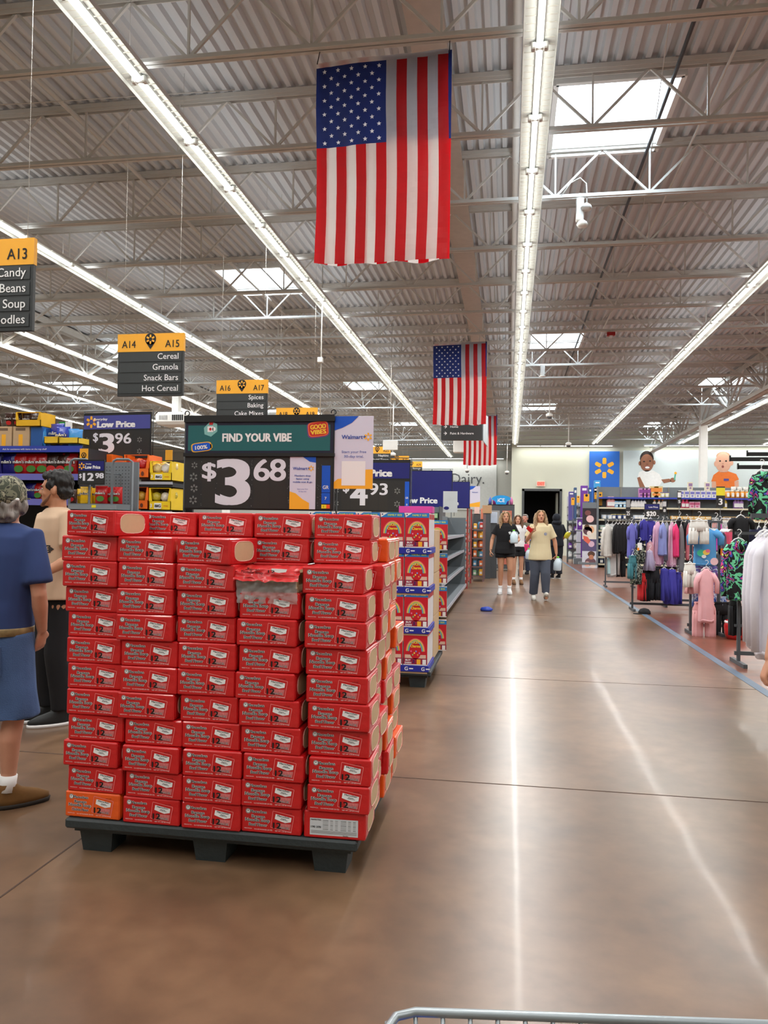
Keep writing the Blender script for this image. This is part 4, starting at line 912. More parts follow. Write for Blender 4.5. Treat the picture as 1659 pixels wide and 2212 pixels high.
def kx(px, py=1000, Y=KY): return at(px, py, Y=Y).x
names = ['navy', 'navy', 'red', 'red', 'red', 'brown', 'brown']
for i, (px, c) in enumerate([(-22, 'navy'), (8, 'navy'), (34, 'red'), (61, 'red'), (84, 'red'), (104, 'brown'), (124, 'brown'), (143, 'red')]):
    bag(c, kx(px), KY+.05, KS[1]+.002, '%s candy bag on the second shelf from the top, %s from the outer end' % (c, ORD[i]), 'candy bags on the second shelf', random.uniform(-.15, .15), 1.1)
for i, (px, c) in enumerate([(-10, 'blue'), (28, 'navy'), (56, 'navy'), (75, 'red'), (104, 'red'), (130, 'brown')]):
    bag(c, kx(px), KY+.06, KS[2]+.002, '%s candy bag on the shaded third shelf, %s from the outer end' % (c, ORD[i]), 'candy bags on the third shelf', random.uniform(-.15, .15), .85)
for i, (px, c) in enumerate([(20, 'brown'), (50, 'red'), (85, 'brown'), (115, 'yellow')]):
    bag(c, kx(px), KY+.08, KS[3]+.002, '%s candy bag on the fourth shelf behind the young man, %s along' % (c, ORD[i]), 'candy bags on the fourth shelf', 0, .9)
# top shelf: brown cartons, display boxes and blue bags
for i, (a, b_) in enumerate(((-40, -12), (-10, 24), (25, 62))):
    xa, xb = kx(a, 940), kx(b_, 940); zt = zat(30, 921, KY)
    mb = MB(); mb.box(xa, xb-.01, 0, .3, 0, zt-KS[0], M_CARD, bev=.004); xm = (xa+xb)/2; mb.rect(xm-.03, xm+.015, 0, (zt-KS[0])*.62, -.001, M_YEL); mb.rect(xa+.03, xb-.05, (zt-KS[0])*.8, (zt-KS[0])*.93, -.001, mat('tape_brown', (120, 96, 76), .5))
    tag(mb.build('carton', None, (0, KY+.02, KS[0]+.001)), 'brown carton with a yellow stripe on the top candy shelf, %s from outer end' % ORD[i], 'carton', 'brown cartons on the candy shelf')
zt = zat(30, 921, KY)
for i, (px, c, w_) in enumerate(((-15, 'brown', .8), (12, 'brown', .9), (30, 'brown', .9), (50, 'brown', .85), (70, 'brown', .85))):
    bag(c, kx(px, 905), KY+.06, (zt+.006) if px < 60 else zt+.006, 'dark brown candy bag heaped on the cartons, %s from the outer end' % ORD[i], 'brown candy bags on top of the cartons', .1*i-.2, w_*.75, .2) if px < 60 else None
def tray_box(name, px0, px1, py0, py1, Y, front, label, depth=.3, lip=.38, txt=None):
    a, b_, z0, z1 = span(px0, py0, px1, py1, Y); w, h = b_-a, z1-z0
    t = thing(name, ((a+b_)/2, Y, z0), label, 'display box'); m = colmat(front, .5); mb = MB()
    mb.box(-w/2, w/2, 0, .006, 0, h*lip, m); mb.box(-w/2, -w/2+.006, 0, depth, 0, h, m); mb.box(w/2-.006, w/2, 0, depth, 0, h, m); mb.box(-w/2, w/2, depth-.006, depth, 0, h, m); mb.box(-w/2, w/2, 0, depth, 0, .006, m)
    mb.poly([(-w/2, h*lip), (-w/2+.035, h*lip), (-w/2+.015, h), (-w/2, h)], 0, m, .003); mb.poly([(w/2-.035, h*lip), (w/2, h*lip), (w/2, h), (w/2-.015, h)], 0, m, .003); mb.box(-w/2, w/2, 0, .05, h-.006, h, m)
    mb.build('tray', t)
    if txt: txt(t, w, h*lip)
    return t, w, h
tray_box('display_box', 34, 88, 890, 921, KY+.01, (240, 185, 30), 'yellow-fronted display box heaped with brown candy bags above the cartons', .25, .45)
for i, px in enumerate((45, 60, 76)): bag('brown', kx(px, 900), KY+.10, zt+.012, 'dark candy bag in the yellow display box on the cartons, %s along' % ORD[i], 'dark candy bags in yellow display box', .2*i-.2, .72)
cbox('carton', kx(75, 940), KY+.03, KS[0]+.001, .13, .28, zt-KS[0]-.002, (40, 90, 160), 'blue-grey carton propping up the yellow display box end', 'carton')
for i, (px, c, sc) in enumerate(((78, 'sky', .72), (105, 'blue', .95), (126, 'blue', .8), (140, 'sky', .75), (157, 'sky', .7))):
    bag(c, kx(px, 950), KY+.05+.05*(i % 2), KS[0]+.002, '%s candy bag on the top shelf beside the cartons, %s along' % ({'sky': 'light blue', 'blue': 'royal blue'}[c], ORD[i]), 'blue candy bags on the top shelf', .25*(i-2), sc*1.3)
tray_box('display_box', 95, 126, 943, 958, KY-.02, (242, 200, 50), 'small yellow tray under a royal blue candy bag on the top shelf', .2, .9)
tray_box('display_box', 127, 169, 945, 958, KY-.01, (240, 205, 60), 'small yellow tray under the light blue candy bags on the top shelf', .2, .9)
# wire basket display with pegboard, price sign and candy
WY = 6.2
x, z0, w, h = box_at((150, 992, 262, 1150), WY)
t = thing('pegboard_rack', (x, WY, 0), 'grey pegboard side rack with curved tube handles and candy shelf', 'rack')
zt_ = z0+h
MB().box(-w*.36, w*.5, .30, .32, .1, zt_, M_GREY).build('pegboard', t)
mb = MB()
for i in range(12):
    for j in range(22): mb.box(-w*.33+i*.031, -.002+-w*.33+i*.031+.008, .2985, .30, zt_-.05-j*.03, zt_-.042-j*.03, M_INK)
mb.build('peg_holes', t)
for (xx, s_) in ((w*.32, 1), (-w*.50, 1)):
    MB().tube([(xx, 0, .1), (xx, 0, zt_-.05), (xx+.01, 0, zt_-.015), (xx+.04, 0, zt_), (xx+.14, .02, zt_), (xx+.17, .03, zt_-.02), (xx+.17, .03, .1)], .011, M_GREY, n=8).build('tube_handle', t)
zsh = zat(200, 1088, WY); MB().box(-w*.5, w*.42, -.01, .30, zsh-.05, zsh, M_GREY).box(-w*.5, w*.42, -.02, -.01, zsh-.05, zsh-.01, mat('rack_lip', (132, 138, 144), .4)).build('shelf', t); MB().box(-.02, .02, -.022, -.02, zsh-.035, zsh-.012, mat('tag_yellow', (0, 0, 0))).build('price_tag', t)
MB().box(-w*.5, w*.5, 0, .3, 0, .1, M_DGREY).build('base', t)
for i, (px, c, sc) in enumerate(((150, 'brown', .75), (163, 'yellow', .8), (180, 'yellow', .9), (192, 'yellow', .85), (213, 'red', .95), (230, 'red', .9), (246, 'red', .9))):
    bag(c, at(px, 1060, Y=WY).x, WY+.03+(i % 2)*.06, zsh+.002, '%s candy bag on the pegboard rack shelf, %s from the young man' % (c, ORD[i]), 'candy bags on the pegboard rack', random.uniform(-.2, .2), sc*.82)
x, z0, w, h = box_at((170, 993, 227, 1047), WY-.02)
t = thing('price_sign', (x, WY-.03, z0), 'small navy and black price sign reading 12.98 on the pegboard rack', 'sign')
mb = MB(); mb.box(-w/2, w/2, 0, .012, 0, h, M_BLACK); p = Panel(w, h, -.001); p.mb = mb; p.rect(.02, .06, .98, .44, M_NAVY, 1); p.spark(.14, .26, .14, M_YEL, 2); p.text('Everyday', .40, .17, .05, M_TXT, .2, .03, 2); p.text('Low Price', .56, .30, .13, M_TXT, .56, .05, 2); p.rect(.02, .49, .98, .97, M_DARK, 1)
p.text('$', .10, .65, .16, M_DIG, None, .03, 2); p.text('12', .40, .69, .30, M_DIG, .38, .04, 2); p.text('98', .82, .64, .2, M_DIG, .3, .04, 2); mb.build('sign_board', t)
for s_ in (-1, 1): MB().tube([(s_*w*.4, .012, h*.5), (s_*w*.4, .34, h*.5)], .005, M_GREY, n=5).build('clip', t)
x, z0, w, h = box_at((156, 966, 174, 991), WY)
t = thing('location_tag', (x, WY+.12, z0-.02), 'small yellow tag with a black location pin above the pegboard rack', 'tag')
mb = MB(); mb.box(-w/2, w/2, 0, .004, 0, h+.02, M_AY); mb.ell(0, h*.62, w*.32, w*.32, -.001, M_INK); mb.poly([(-w*.26, h*.5), (0, h*.2), (w*.26, h*.5)], -.001, M_INK); spark(mb, 0, h*.62, w*.24, -.002, M_AY, .3); mb.build('tag_card', t)
MB().tube([(0, .01, .0), (0, .19, -.02)], .004, M_GREY, n=5).build('clip', t)
# peanut-butter cup and yellow candy display boxes on dark shelves
OY = 7.35
zt1 = zat(310, 1040, OY); zb1 = zat(310, 1103, OY); xa, xb = at(255, 1040, Y=OY).x, at(373, 1040, Y=OY).x
t = thing('candy_endcap', (0, OY, 0), 'endcap shelves with orange and yellow display boxes of candy', 'shelving')
for z in (zt1, zb1, .8, .35): MB().box(xa, xb, 0, .5, z-.055, z-.012, M_SHB).box(xa, xb, -.012, 0, z-.03, z-.002, mat('shelf_lip', (0, 0, 0))).build('shelf', t)
MB().box(xa, xb, .5, .54, 0, zat(310, 985, OY), M_SHB).build('back_panel', t)
M_OC = mat('orange_card', (244, 110, 20), .5, vary=.02)
def otxt(t, w, h):
    mb = MB(); mb.text('3', -w*.36, h*.55, -.005, M_TXT, h=h*.45, bold=.04); mb.text('88', -w*.26, h*.66, -.005, M_TXT, h=h*.2, bold=.04); mb.text("Reese's", w*.0, h*.5, -.005, M_YEL, w=w*.3, h=h*.25, bold=.05); mb.ell(w*.25, h*.45, w*.06, h*.25, -.005, colmat((110, 50, 30), .5), 10); mb.build('print', t)
def ytxt(t, w, h):
    mb = MB(); mb.rect(-w*.25, w*.08, h*.15, h*.8, -.005, M_TXT); mb.text('BIG', -w*.08, h*.48, -.007, M_INK, w=w*.26, h=h*.3, bold=.04); mb.text('3', -w*.4, h*.5, -.005, M_TXT, h=h*.4, bold=.03); mb.text('mix', w*.28, h*.5, -.005, M_RED, w=w*.2, h=h*.2); mb.build('print', t)
def fill(px0, px1, py, Y, z, cols, what, dark):
    for i in range(4):
        px = px0+(px1-px0)*(i+.5)/4; c = cols[i % len(cols)]
        mb = MB(); mb.loft([(0, 0, 0, .03, .03), (0, 0, .035, .055, .045), (0, 0, .08, .05, .035), (0, 0, .10, .01, .02)], colmat(c, .3, coat=.4, bump=.4, bscale=60), 10)
        tag(mb.build('wrapped_candy', None, (at(px, py, Y=Y).x, Y+.08+.05*(i % 2), z+.02*(i % 2)), random.uniform(-.5, .5)), '%s, %s along' % (what, ORD[i]), 'candy', what[:50])
for (nm, q, mt, tx, cols, dk) in (('upper orange', (268, 322, 982, 1032), (244, 110, 20), otxt, [(220, 50, 30), (240, 110, 60), (200, 40, 40)], True), ('upper yellow', (324, 371, 996, 1038), (246, 206, 24), ytxt, [(236, 214, 150), (200, 170, 60), (240, 240, 235)], False),
                                ('lower orange', (266, 320, 1052, 1100), (244, 110, 20), otxt, [(220, 60, 30), (240, 120, 60), (210, 160, 50)], True), ('lower yellow', (322, 369, 1054, 1102), (246, 206, 24), ytxt, [(200, 180, 50), (90, 80, 40), (230, 220, 200)], False)):
    t, w, h = tray_box('display_box', *q, OY+.01, mt, '%s cardboard display box of wrapped candy on the endcap' % nm, .3, .40, tx)
    fill(q[0]+4, q[1]-4, q[3]-20, OY, at(q[0], q[3], Y=OY).z+.02+h*.30, cols, 'wrapped candy in the %s display box' % nm, dk)
cbox('display_box', at(216, 985, Y=OY).x, OY+.02, zat(216, 1030, OY), .25, .3, zat(216, 981, OY)-zat(216, 1030, OY), M_OC, 'orange cardboard box showing behind the 12.98 sign', 'display box')
# magazine rack, green card, distant signage
a, b_, z0, z1 = span(374, 1007, 399, 1110, 8.6)
t = thing('card_rack', ((a+b_)/2, 8.6, 0), 'light grey wire rack of small cards beside the big sign', 'rack')
MB().box(-(b_-a)/2, (b_-a)/2, .1, .12, 0, z1, M_GREY).build('frame', t); mb = MB()
for i in range(4):
    for j in range(5): mb.box(-.055+.035*i-.015, -.055+.035*i+.012, .06, .1, z1-.13-.14*j, z1-.03-.14*j, colmat([(225, 225, 215), (220, 205, 90), (205, 205, 200)][(i+j) % 3], .6))
mb.build('card_pockets', t)
x, z0, w, h = box_at((357, 972, 372, 1000), 9.5)
t = thing('flag_tag', (x, 9.5, 0), 'plain yellow upright card sticking up beyond the yellow display boxes', 'tag'); MB().box(-w/2, w/2, 0, .01, z0, z0+h, M_AY).build('card', t); MB().box(-.01, .01, .01, .02, 0, z0+.05, M_DGREY).build('post', t)
x, z0, w, h = box_at((127, 911, 155, 926), 8.5)
t = thing('header_card', (x, 8.5, 0), 'green and white card standing above the candy shelves', 'sign'); MB().box(-w/2, 0, 0, .01, z0-.12, z0+h, colmat((40, 140, 60), .5)).box(0, w/2, 0, .01, z0-.12, z0+h, M_TXT).build('card', t); MB().box(-.01, .01, .01, .02, 0, z0+.05, M_DGREY).build('post', t)
# ceiling heater / air unit
x, z0, w, h = box_at((330, 888, 400, 915), 21.0)
t = thing('air_unit', (x, 21, z0), 'white octagonal ceiling air unit with dark louvres', 'air unit')
mb = MB(); mb.box(-w/2, w/2, .1, 1.0, 0, h, M_WHITE, bev=.08); mb.build('housing', t); mb = MB()
for i in range(6): mb.box(.05+i*.06, .09+i*.06, .09, .11, h*.3, h*.75, M_INK)
mb.build('louvre', t); mb = MB()
for i in range(6): mb.box(-.35+i*.045, -.33+i*.045, .09, .11, h*.35, h*.7, M_GR)
mb.build('louvre', t); MB().box(-.1, .1, .4, .6, h, 6.51-z0, M_WHITE).build('duct_drop', t)
# ================================================================ RIGHT SIDE: back wall graphics
BY = 40.38
x, z0, w, h = box_at((1273, 975, 1338, 1056), BY)
mb = MB(); mb.box(-w/2, w/2, 0, .05, z0-1, z0+h, mat('brand_panel', (38, 106, 200), .6, vary=.01)); spark(mb, 0, at(1305, 1011, Y=BY).z, h*.27, -.004, M_YEL, .30)
tag(mb.build('wall_panel', None, (x, BY-.02, 0)), 'bright blue wall panel with a yellow six-ray spark', 'wall panel')
x, z0, w, h = box_at((1346, 973, 1700, 1056), BY)
t = thing('wall_poster', (x, BY-.02, 0), 'wide pale wall poster showing two babies above the shelves', 'poster')
MB().box(-w/2, w/2, 0, .04, z0-1.2, z0+h, mat('poster_pale', (214, 228, 228), .7, vary=.01)).build('poster_sheet', t)
def pic(pts, m, k): mbp.poly([(at(a, b_, Y=BY).x-x, at(a, b_, Y=BY).z) for a, b_ in pts][::-1], -.004*k, m)
def pel(cx, cy, rx, ry, m, k, n=18): pic([(cx+rx*math.cos(2*PI*i/n), cy+ry*math.sin(2*PI*i/n)) for i in range(n)], m, k)
sk1 = colmat((150, 100, 74), .7); sk2 = colmat((226, 176, 150), .7); hr = colmat((44, 34, 30), .7); wt = colmat((240, 243, 240), .7); og = colmat((240, 126, 50), .7); lip = colmat((150, 80, 74), .7)
mbp = MB()
pel(1397, 991, 15, 17, hr, 1); pel(1397, 1000, 14.5, 19, sk1, 2); pel(1382, 1001, 3, 5, sk1, 2, 8); pel(1413, 999, 3, 5, sk1, 2, 8)
pel(1391, 997, 2.2, 1.6, M_INK, 3, 8); pel(1404, 996, 2.2, 1.6, M_INK, 3, 8); pel(1398, 1010, 5, 2.4, wt, 4, 10); pel(1398, 1009.6, 6.5, 3.6, lip, 3, 10); pel(1398, 1003, 3, 2, colmat((130, 84, 62), .7), 3, 8)
pic([(1380, 1020), (1390, 1016), (1410, 1016), (1424, 1024), (1432, 1038), (1422, 1052), (1428, 1062), (1384, 1062), (1376, 1036)], wt, 2)
pic([(1376, 1032), (1382, 1030), (1398, 1062), (1384, 1062)], sk1, 3); pic([(1428, 1036), (1446, 1034), (1450, 1040), (1434, 1044)], sk1, 3); pel(1453, 1037, 6, 5, sk1, 3); pic([(1455, 1036), (1457, 1024), (1460, 1024), (1458, 1038)], colmat((90, 180, 150), .6), 4); pel(1459, 1022, 3, 3, M_YEL, 4, 8)
mbp.build('baby_picture', t)
mbp = MB()
pel(1562, 999, 17, 22, sk2, 2); pel(1562, 985, 15, 9, colmat((190, 150, 120), .7), 1); pel(1546, 1002, 4, 6, sk2, 1, 8); pel(1580, 1000, 4, 6, sk2, 1, 8)
pel(1555, 996, 2.3, 1.8, M_INK, 3, 8); pel(1568, 996, 2.3, 1.8, M_INK, 3, 8); pel(1561, 1008, 2.6, 3, lip, 3, 8); pel(1561, 1002, 2.4, 1.8, colmat((205, 150, 126), .7), 3, 8)
pic([(1552, 1018), (1572, 1018), (1590, 1024), (1596, 1036), (1586, 1040), (1588, 1062), (1543, 1062), (1546, 1040), (1536, 1040), (1541, 1026)], og, 2)
pic([(1537, 1040), (1546, 1040), (1548, 1062), (1537, 1062)], sk2, 3); pic([(1586, 1040), (1595, 1038), (1596, 1062), (1587, 1062)], sk2, 3); pic([(1563, 1034), (1574, 1034), (1574, 1039), (1563, 1039)], colmat((90, 80, 150), .7), 4); pic([(1555, 1014), (1570, 1014), (1571, 1020), (1554, 1020)], sk2, 3)
mbp.build('baby_picture', t)
x, z0, w, h = box_at((1159, 1039, 1178, 1051), BY)
t = thing('exit_sign', (x, BY, z0), 'small glowing red EXIT sign over the dark stockroom doorway', 'exit sign')
mb = MB(); mb.box(-w/2, w/2, 0, .1, 0, h, colmat((235, 220, 205), .5), bev=.01); mb.rect(-w*.4, w*.4, h*.12, h*.88, -.003, mat('exit_glow', (245, 130, 110), .5, vary=0, emit=.5)); mb.text('EXIT', 0, h/2, -.008, mat('exit_red', (250, 70, 60), .5, vary=0, emit=.8), h=h*.45, bold=.03); mb.build('housing', t)
# ================================================================ baby goods shelving
SY_ = 29.0
sx0, sx1 = at(1293, 1150, Y=SY_).x, at(1720, 1150, Y=SY_).x
ztop = at(1400, 1051, Y=SY_).z
levels = [at(1400, py, Y=SY_).z for py in (1075, 1097, 1123)] + [1.36, 1.12, .88, .64, .40, .14]
M_BEI = mat('shelf_taupe', (128, 124, 112), .6); M_CRM = mat('strip_cream', (214, 208, 180), .5)
t = thing('nursery_shelving', (sx0, SY_, 0), 'long taupe shelving of baby goods under the baby posters', 'shelving')
MB().box(0, sx1-sx0, .5, .55, 0, ztop, M_GREY).build('back_panel', t)
for k, z in enumerate(levels): MB().box(0, sx1-sx0, 0, .5, z-.04, z, M_BEI).box(0, sx1-sx0, -.02, 0, z-.05, z+.01, M_STRB if k == 0 else M_CRM).build('shelf', t)
for i in range(9): MB().box(i*(sx1-sx0)/8-.02, i*(sx1-sx0)/8+.02, .46, .5, 0, ztop, M_BEI).build('upright', t)
MB().box(-.03, 0, 0, .5, 0, ztop, M_GREY).build('end_panel', t)
def bottle_m(rgb, cap, w=.07, h=.18):
    mb = MB(); mb.loft([(0, 0, 0, w*.5, w*.4), (0, 0, h*.65, w*.5, w*.4), (0, 0, h*.78, w*.2, w*.2), (0, 0, h*.8, w*.22, w*.22), (0, 0, h, w*.2, w*.2)], colmat(rgb, .4), 10); mb.box(-w*.23, w*.23, -w*.23, w*.23, h*.82, h, colmat(cap, .4)); mb.rect(-w*.35, w*.35, h*.15, h*.5, -w*.41, colmat((235, 235, 235), .5)); return mb
def box_m(rgb, w, h, acc):
    mb = MB(); mb.box(-w/2, w/2, -.05, .1, 0, h, colmat(rgb, .5), bev=.004); mb.rect(-w*.4, w*.4, h*.5, h*.85, -.052, colmat(acc, .5)); mb.ell(0, h*.28, w*.25, h*.12, -.052, colmat(acc, .5), 8); return mb
def can_m(rgb, lid, r, h):
    mb = MB(); mb.lathe([(r, 0), (r, h*.88)], colmat(rgb, .4), n=12); mb.lathe([(r*1.04, h*.88), (r*1.04, h)], colmat(lid, .4), n=12); mb.rect(-r*.5, r*.5, h*.2, h*.7, -r*1.02, colmat((235, 235, 230), .5)); return mb
def row_of(mbf, name, pxs, lvl, label, cat, dz=0):
    o = None; n = len(pxs)
    for i, px in enumerate(pxs):
        if o is None: o = mbf.build(name); c = o
        else: c = o.copy(); COL.objects.link(c)
        c.location = (at(px, 1100, Y=SY_+.1).x, SY_+.14, levels[lvl]+.002+dz); tag(c, '%s, %s along' % (label, ORD[i]), cat, label)
def rng(a, b_, n): return [a+(b_-a)*i/(n-1) for i in range(n)]
row_of(box_m((190, 130, 180), .18, .34, (130, 60, 140)), 'wipes_pack', [1385, 1393, 1401], 0, 'tall lilac pack on the top nursery shelf', 'package')
row_of(box_m((214, 200, 150), .30, .42, (230, 140, 60)), 'formula_carton', [1413, 1422], 0, 'cream and orange carton on top nursery shelf', 'carton')
row_of(can_m((205, 200, 150), (120, 100, 160), .09, .2), 'formula_can', [1431, 1440], 0, 'small pale can beside the cream cartons', 'can')
row_of(box_m((226, 224, 218), .17, .27, (120, 120, 190)), 'supply_box', rng(1472, 1542, 7), 0, 'white box in the row on top nursery shelf', 'box')
row_of(box_m((222, 214, 190), .16, .30, (150, 120, 160)), 'supply_box', [1491, 1528], 0, 'white box stacked upon the row of boxes', 'box', .275)
row_of(can_m((222, 150, 60), (240, 236, 220), .085, .28), 'formula_can', rng(1572, 1655, 9), 0, 'orange and white can in the top shelf row', 'can')
row_of(can_m((236, 236, 228), (220, 230, 220), .085, .14), 'formula_can', rng(1585, 1650, 6), 0, 'short white tub stacked on the orange cans', 'can', .282)
row_of(bottle_m((228, 160, 160), (235, 190, 190), .20, .40), 'lotion_bottle', [1316, 1323], 1, 'large pink bottle at the end of the second shelf', 'bottle')
row_of(box_m((110, 175, 225), .2, .24, (220, 240, 250)), 'wipes_pack', [1332, 1341, 1349], 1, 'sky blue pack on the second nursery shelf', 'package')
row_of(bottle_m((50, 50, 60), (20, 20, 20), .09, .3), 'lotion_bottle', rng(1352, 1362, 3), 1, 'dark bottle next to the blue packs', 'bottle')
row_of(bottle_m((236, 238, 240), (60, 90, 160), .14, .32), 'lotion_bottle', rng(1367, 1392, 5), 1, 'white bottle with blue cap on second shelf', 'bottle')
row_of(bottle_m((238, 232, 222), (220, 130, 60), .13, .3), 'lotion_bottle', [1414, 1424, 1432], 1, 'white bottle with orange cap on second shelf', 'bottle')
row_of(bottle_m((220, 60, 110), (230, 90, 130), .16, .34), 'lotion_bottle', [1476, 1484], 1, 'crimson and white bottle on second nursery shelf', 'bottle')
row_of(box_m((226, 180, 200), .2, .24, (200, 90, 130)), 'soap_box', [1495, 1506], 1, 'pale pink box on second nursery shelf', 'box')
row_of(bottle_m((226, 196, 80), (240, 220, 120), .14, .38), 'lotion_bottle', [1567], 1, 'lone yellow bottle under the yellow price card', 'bottle')
row_of(bottle_m((164, 120, 190), (235, 225, 180), .15, .38), 'lotion_bottle', [1589, 1595, 1602], 1, 'purple bottle on second nursery shelf', 'bottle')
row_of(can_m((196, 210, 228), (235, 235, 230), .1, .17), 'formula_can', rng(1305, 1318, 2)+rng(1374, 1395, 4), 2, 'pale blue can on the third nursery shelf', 'can')
row_of(can_m((70, 90, 140), (226, 210, 130), .1, .19), 'formula_can', rng(1326, 1350, 3), 2, 'dark blue can with gold lid, third shelf', 'can')
row_of(box_m((226, 170, 80), .2, .15, (240, 230, 200)), 'supply_box', rng(1455, 1530, 7), 2, 'amber box on the third nursery shelf', 'box')
row_of(box_m((220, 180, 120), .22, .15, (60, 60, 80)), 'supply_box', rng(1570, 1650, 7), 2, 'tan box on the third nursery shelf beyond the rack', 'box')
for lv, c in ((3, (150, 190, 170)), (4, (60, 70, 110)), (5, (70, 90, 140)), (6, (64, 84, 130)), (7, (84, 104, 150)), (8, (40, 60, 100))):
    row_of(can_m(c, (210, 216, 226), .1, .19), 'formula_can', rng(1300, 1322, 3), lv, '%s can near the shelf end, %s nursery shelf' % ('pale green' if lv == 3 else 'dark blue', ORD[lv]), 'can')
# small upright price cards over the racks
def card(px, Y, label, parts, post=True):
    x, z0, w, h = box_at(px, Y); t = thing('price_card', (x, Y, 0), label, 'sign'); mb = MB(); mb.box(-w/2, w/2, 0, .01, z0, z0+h, M_DARK)
    p = Panel(w, h, -.001); p.mb = MB()
    for q in parts:
        if q[0] == 'r': p.rect(*q[1:])
        else: p.text(*q[1:])
    mb.build('card', t)
    o = p.mb.build('card_print', t, (0, 0, z0))
    if post: MB().tube([(0, .015, .0), (0, .015, z0+h*.5)], .008, M_DGREY, n=6).build('post', t)
card((1392, 1088, 1425, 1118), 20.4, 'dark price card reading 20 dollars above the clothes rack', [('r', .03, .05, .97, .42, M_NAVY, 1), ('text', 'Low Price', .58, .24, .12, M_TXT, .6, .02), ('text', '$20', .45, .72, .32, M_TXT, .6, .04)])
card((1547, 1051, 1566, 1095), 26.0, 'yellow and dark price card numbered 3 before the nursery shelf', [('r', 0, .06, 1, .44, mat('tag_yellow', (0, 0, 0)), 1), ('text', '3', .5, .74, .3, M_TXT, .4, .03)])
card((1352, 1078, 1362, 1122), 24.0, 'slim dark price card above the white and black tops', [('r', .1, .05, .9, .4, colmat((150, 150, 150), .5), 1), ('text', '25', .5, .7, .2, M_TXT, .7, .02)])
card((1463, 1061, 1472, 1093), 24.6, 'slim dark card with a white square, mid shelf', [('r', .1, .08, .9, .42, M_TXT, 1), ('text', '5', .5, .7, .2, M_TXT, .5, .02)])
card((1431, 1081, 1440, 1112), 24.3, 'slim dark card right of the 20 dollar card', [('r', .1, .08, .9, .42, colmat((200, 200, 200), .5), 1), ('text', '8', .5, .7, .2, M_TXT, .5, .02)])
# endcap with picture panel, further racks
def picture_endcap():
    a, b_, z0, z1 = span(1258, 1085, 1291, 1214, SY_-.5)
    t = thing('picture_endcap', ((a+b_)/2, SY_-.5, 0), 'endcap panel with mother and baby pictures at the shelf end', 'display'); w = b_-a
    MB().box(-w/2-.1, w/2, 0, .45, .12, .2, M_GREY).build('base_shelf', t)
    for x_ in (-w*.3, w*.3): MB().box(x_-.03, x_+.03, .1, .3, 0, .12, M_DGREY).build('foot', t)
    MB().box(-w/2, w/2, .02, .06, .2, z1, M_GREY).box(w/2-.04, w/2+.02, .0, .1, .2, z1+.2, M_GREY).build('panel', t)
    p = Panel(w, z1-z0, .018)
    c = lambda r, g, b: colmat((r, g, b), .6)
    p.rect(0, 0, 1, .27, c(40, 32, 40), 1); p.rect(0, .28, 1, .52, c(226, 220, 206), 1); p.rect(0, .52, 1, .72, c(88, 78, 120), 1); p.rect(0, .72, 1, 1, c(206, 208, 220), 1)
    p.ell(.35, .08, .2, .045, c(120, 70, 70), 2); p.ell(.5, .18, .25, .06, c(232, 190, 190), 2); p.ell(.3, .32, .18, .05, c(90, 66, 40), 2); p.ell(.35, .38, .3, .07, c(90, 60, 70), 2); p.ell(.45, .42, .15, .04, c(236, 224, 216), 3); p.ell(.6, .36, .18, .06, c(224, 170, 130), 2)
    p.poly([(.05, .46), (.35, .48), (.55, .55), (.4, .60), (.1, .54)], c(222, 104, 84), 3); p.ell(.6, .60, .2, .05, c(216, 180, 200), 2)
    p.ell(.6, .77, .24, .05, c(90, 60, 44), 2); p.ell(.6, .82, .16, .04, c(190, 126, 96), 3); p.ell(.55, .90, .36, .07, c(112, 80, 90), 2); p.ell(.35, .94, .2, .045, c(236, 190, 176), 3); p.ell(.7, .96, .2, .04, c(240, 220, 210), 3)
    p.mb.build('picture', t)
    for k in range(4):
        z = .5+k*.42; MB().box(-w/2-.30, -w/2-.02, .05, .4, z-.03, z, M_DGREY).build('side_shelf', t)
picture_endcap()
PALW = [(225, 228, 230), (206, 214, 214), (120, 70, 170), (200, 190, 180)]
def peg_rack(px0, px1, ytop, Y, label, pal, pr, ilabel, seed):
    a, b_, z0, z1 = span(px0, ytop, px1, 1150, Y); w = b_-a; rr = random.Random(seed)
    t = thing('display_rack', ((a+b_)/2, Y, 0), label, 'display rack')
    MB().box(-w/2, w/2, .3, .35, .1, z1, colmat(pr, .6)).build('back_panel', t); MB().box(-w/2, w/2, 0, .3, .1, .16, M_GREY).build('base_shelf', t)
    for s_ in (-1, 1): MB().box(s_*w*.45-.03, s_*w*.45+.03, .1, .3, 0, .1, M_DGREY).build('foot', t)
    first = {}
    nr = int((z1-.2)/.36)
    for k in range(nr):
        z = .18+k*.36; MB().box(-w/2, w/2, .0, .3, z-.02, z, M_DGREY).build('shelf', t)
        for i in range(max(1, int(w/.24))):
            c = pal[rr.randrange(len(pal))]
            if c in first: o = first[c].copy(); COL.objects.link(o)
            else:
                m2 = MB(); m2.loft([(0, 0, 0, .09, .07), (0, 0, .05, .105, .09), (0, 0, .20, .1, .08), (0, 0, .28, .03, .03)], colmat(c, .5, bump=.3, bscale=20), 10); m2.rect(-.05, .05, .06, .15, -.092, colmat((236, 236, 236), .5)); o = m2.build('bagged_linen'); first[c] = o
            o.location = ((a+b_)/2-w/2+.13+i*.24, Y+.13, z+.002); tag(o, '%s, %s shelf, %s across' % (ilabel, ORD[k], ORD[i]), 'package', ilabel[:40])
peg_rack(1226, 1258, 1072, 33.5, 'rack of bagged white and purple linens beyond the endcap', PALW, (190, 190, 196), 'bagged white linen on the rack beyond the endcap', 3)
a, b_, z0, z1 = span(1246, 1118, 1262, 1206, 31.2)
t = thing('sign_column', ((a+b_)/2, 31.2, 0), 'narrow column with bright purple and white graphics by the linens', 'display'); w = b_-a
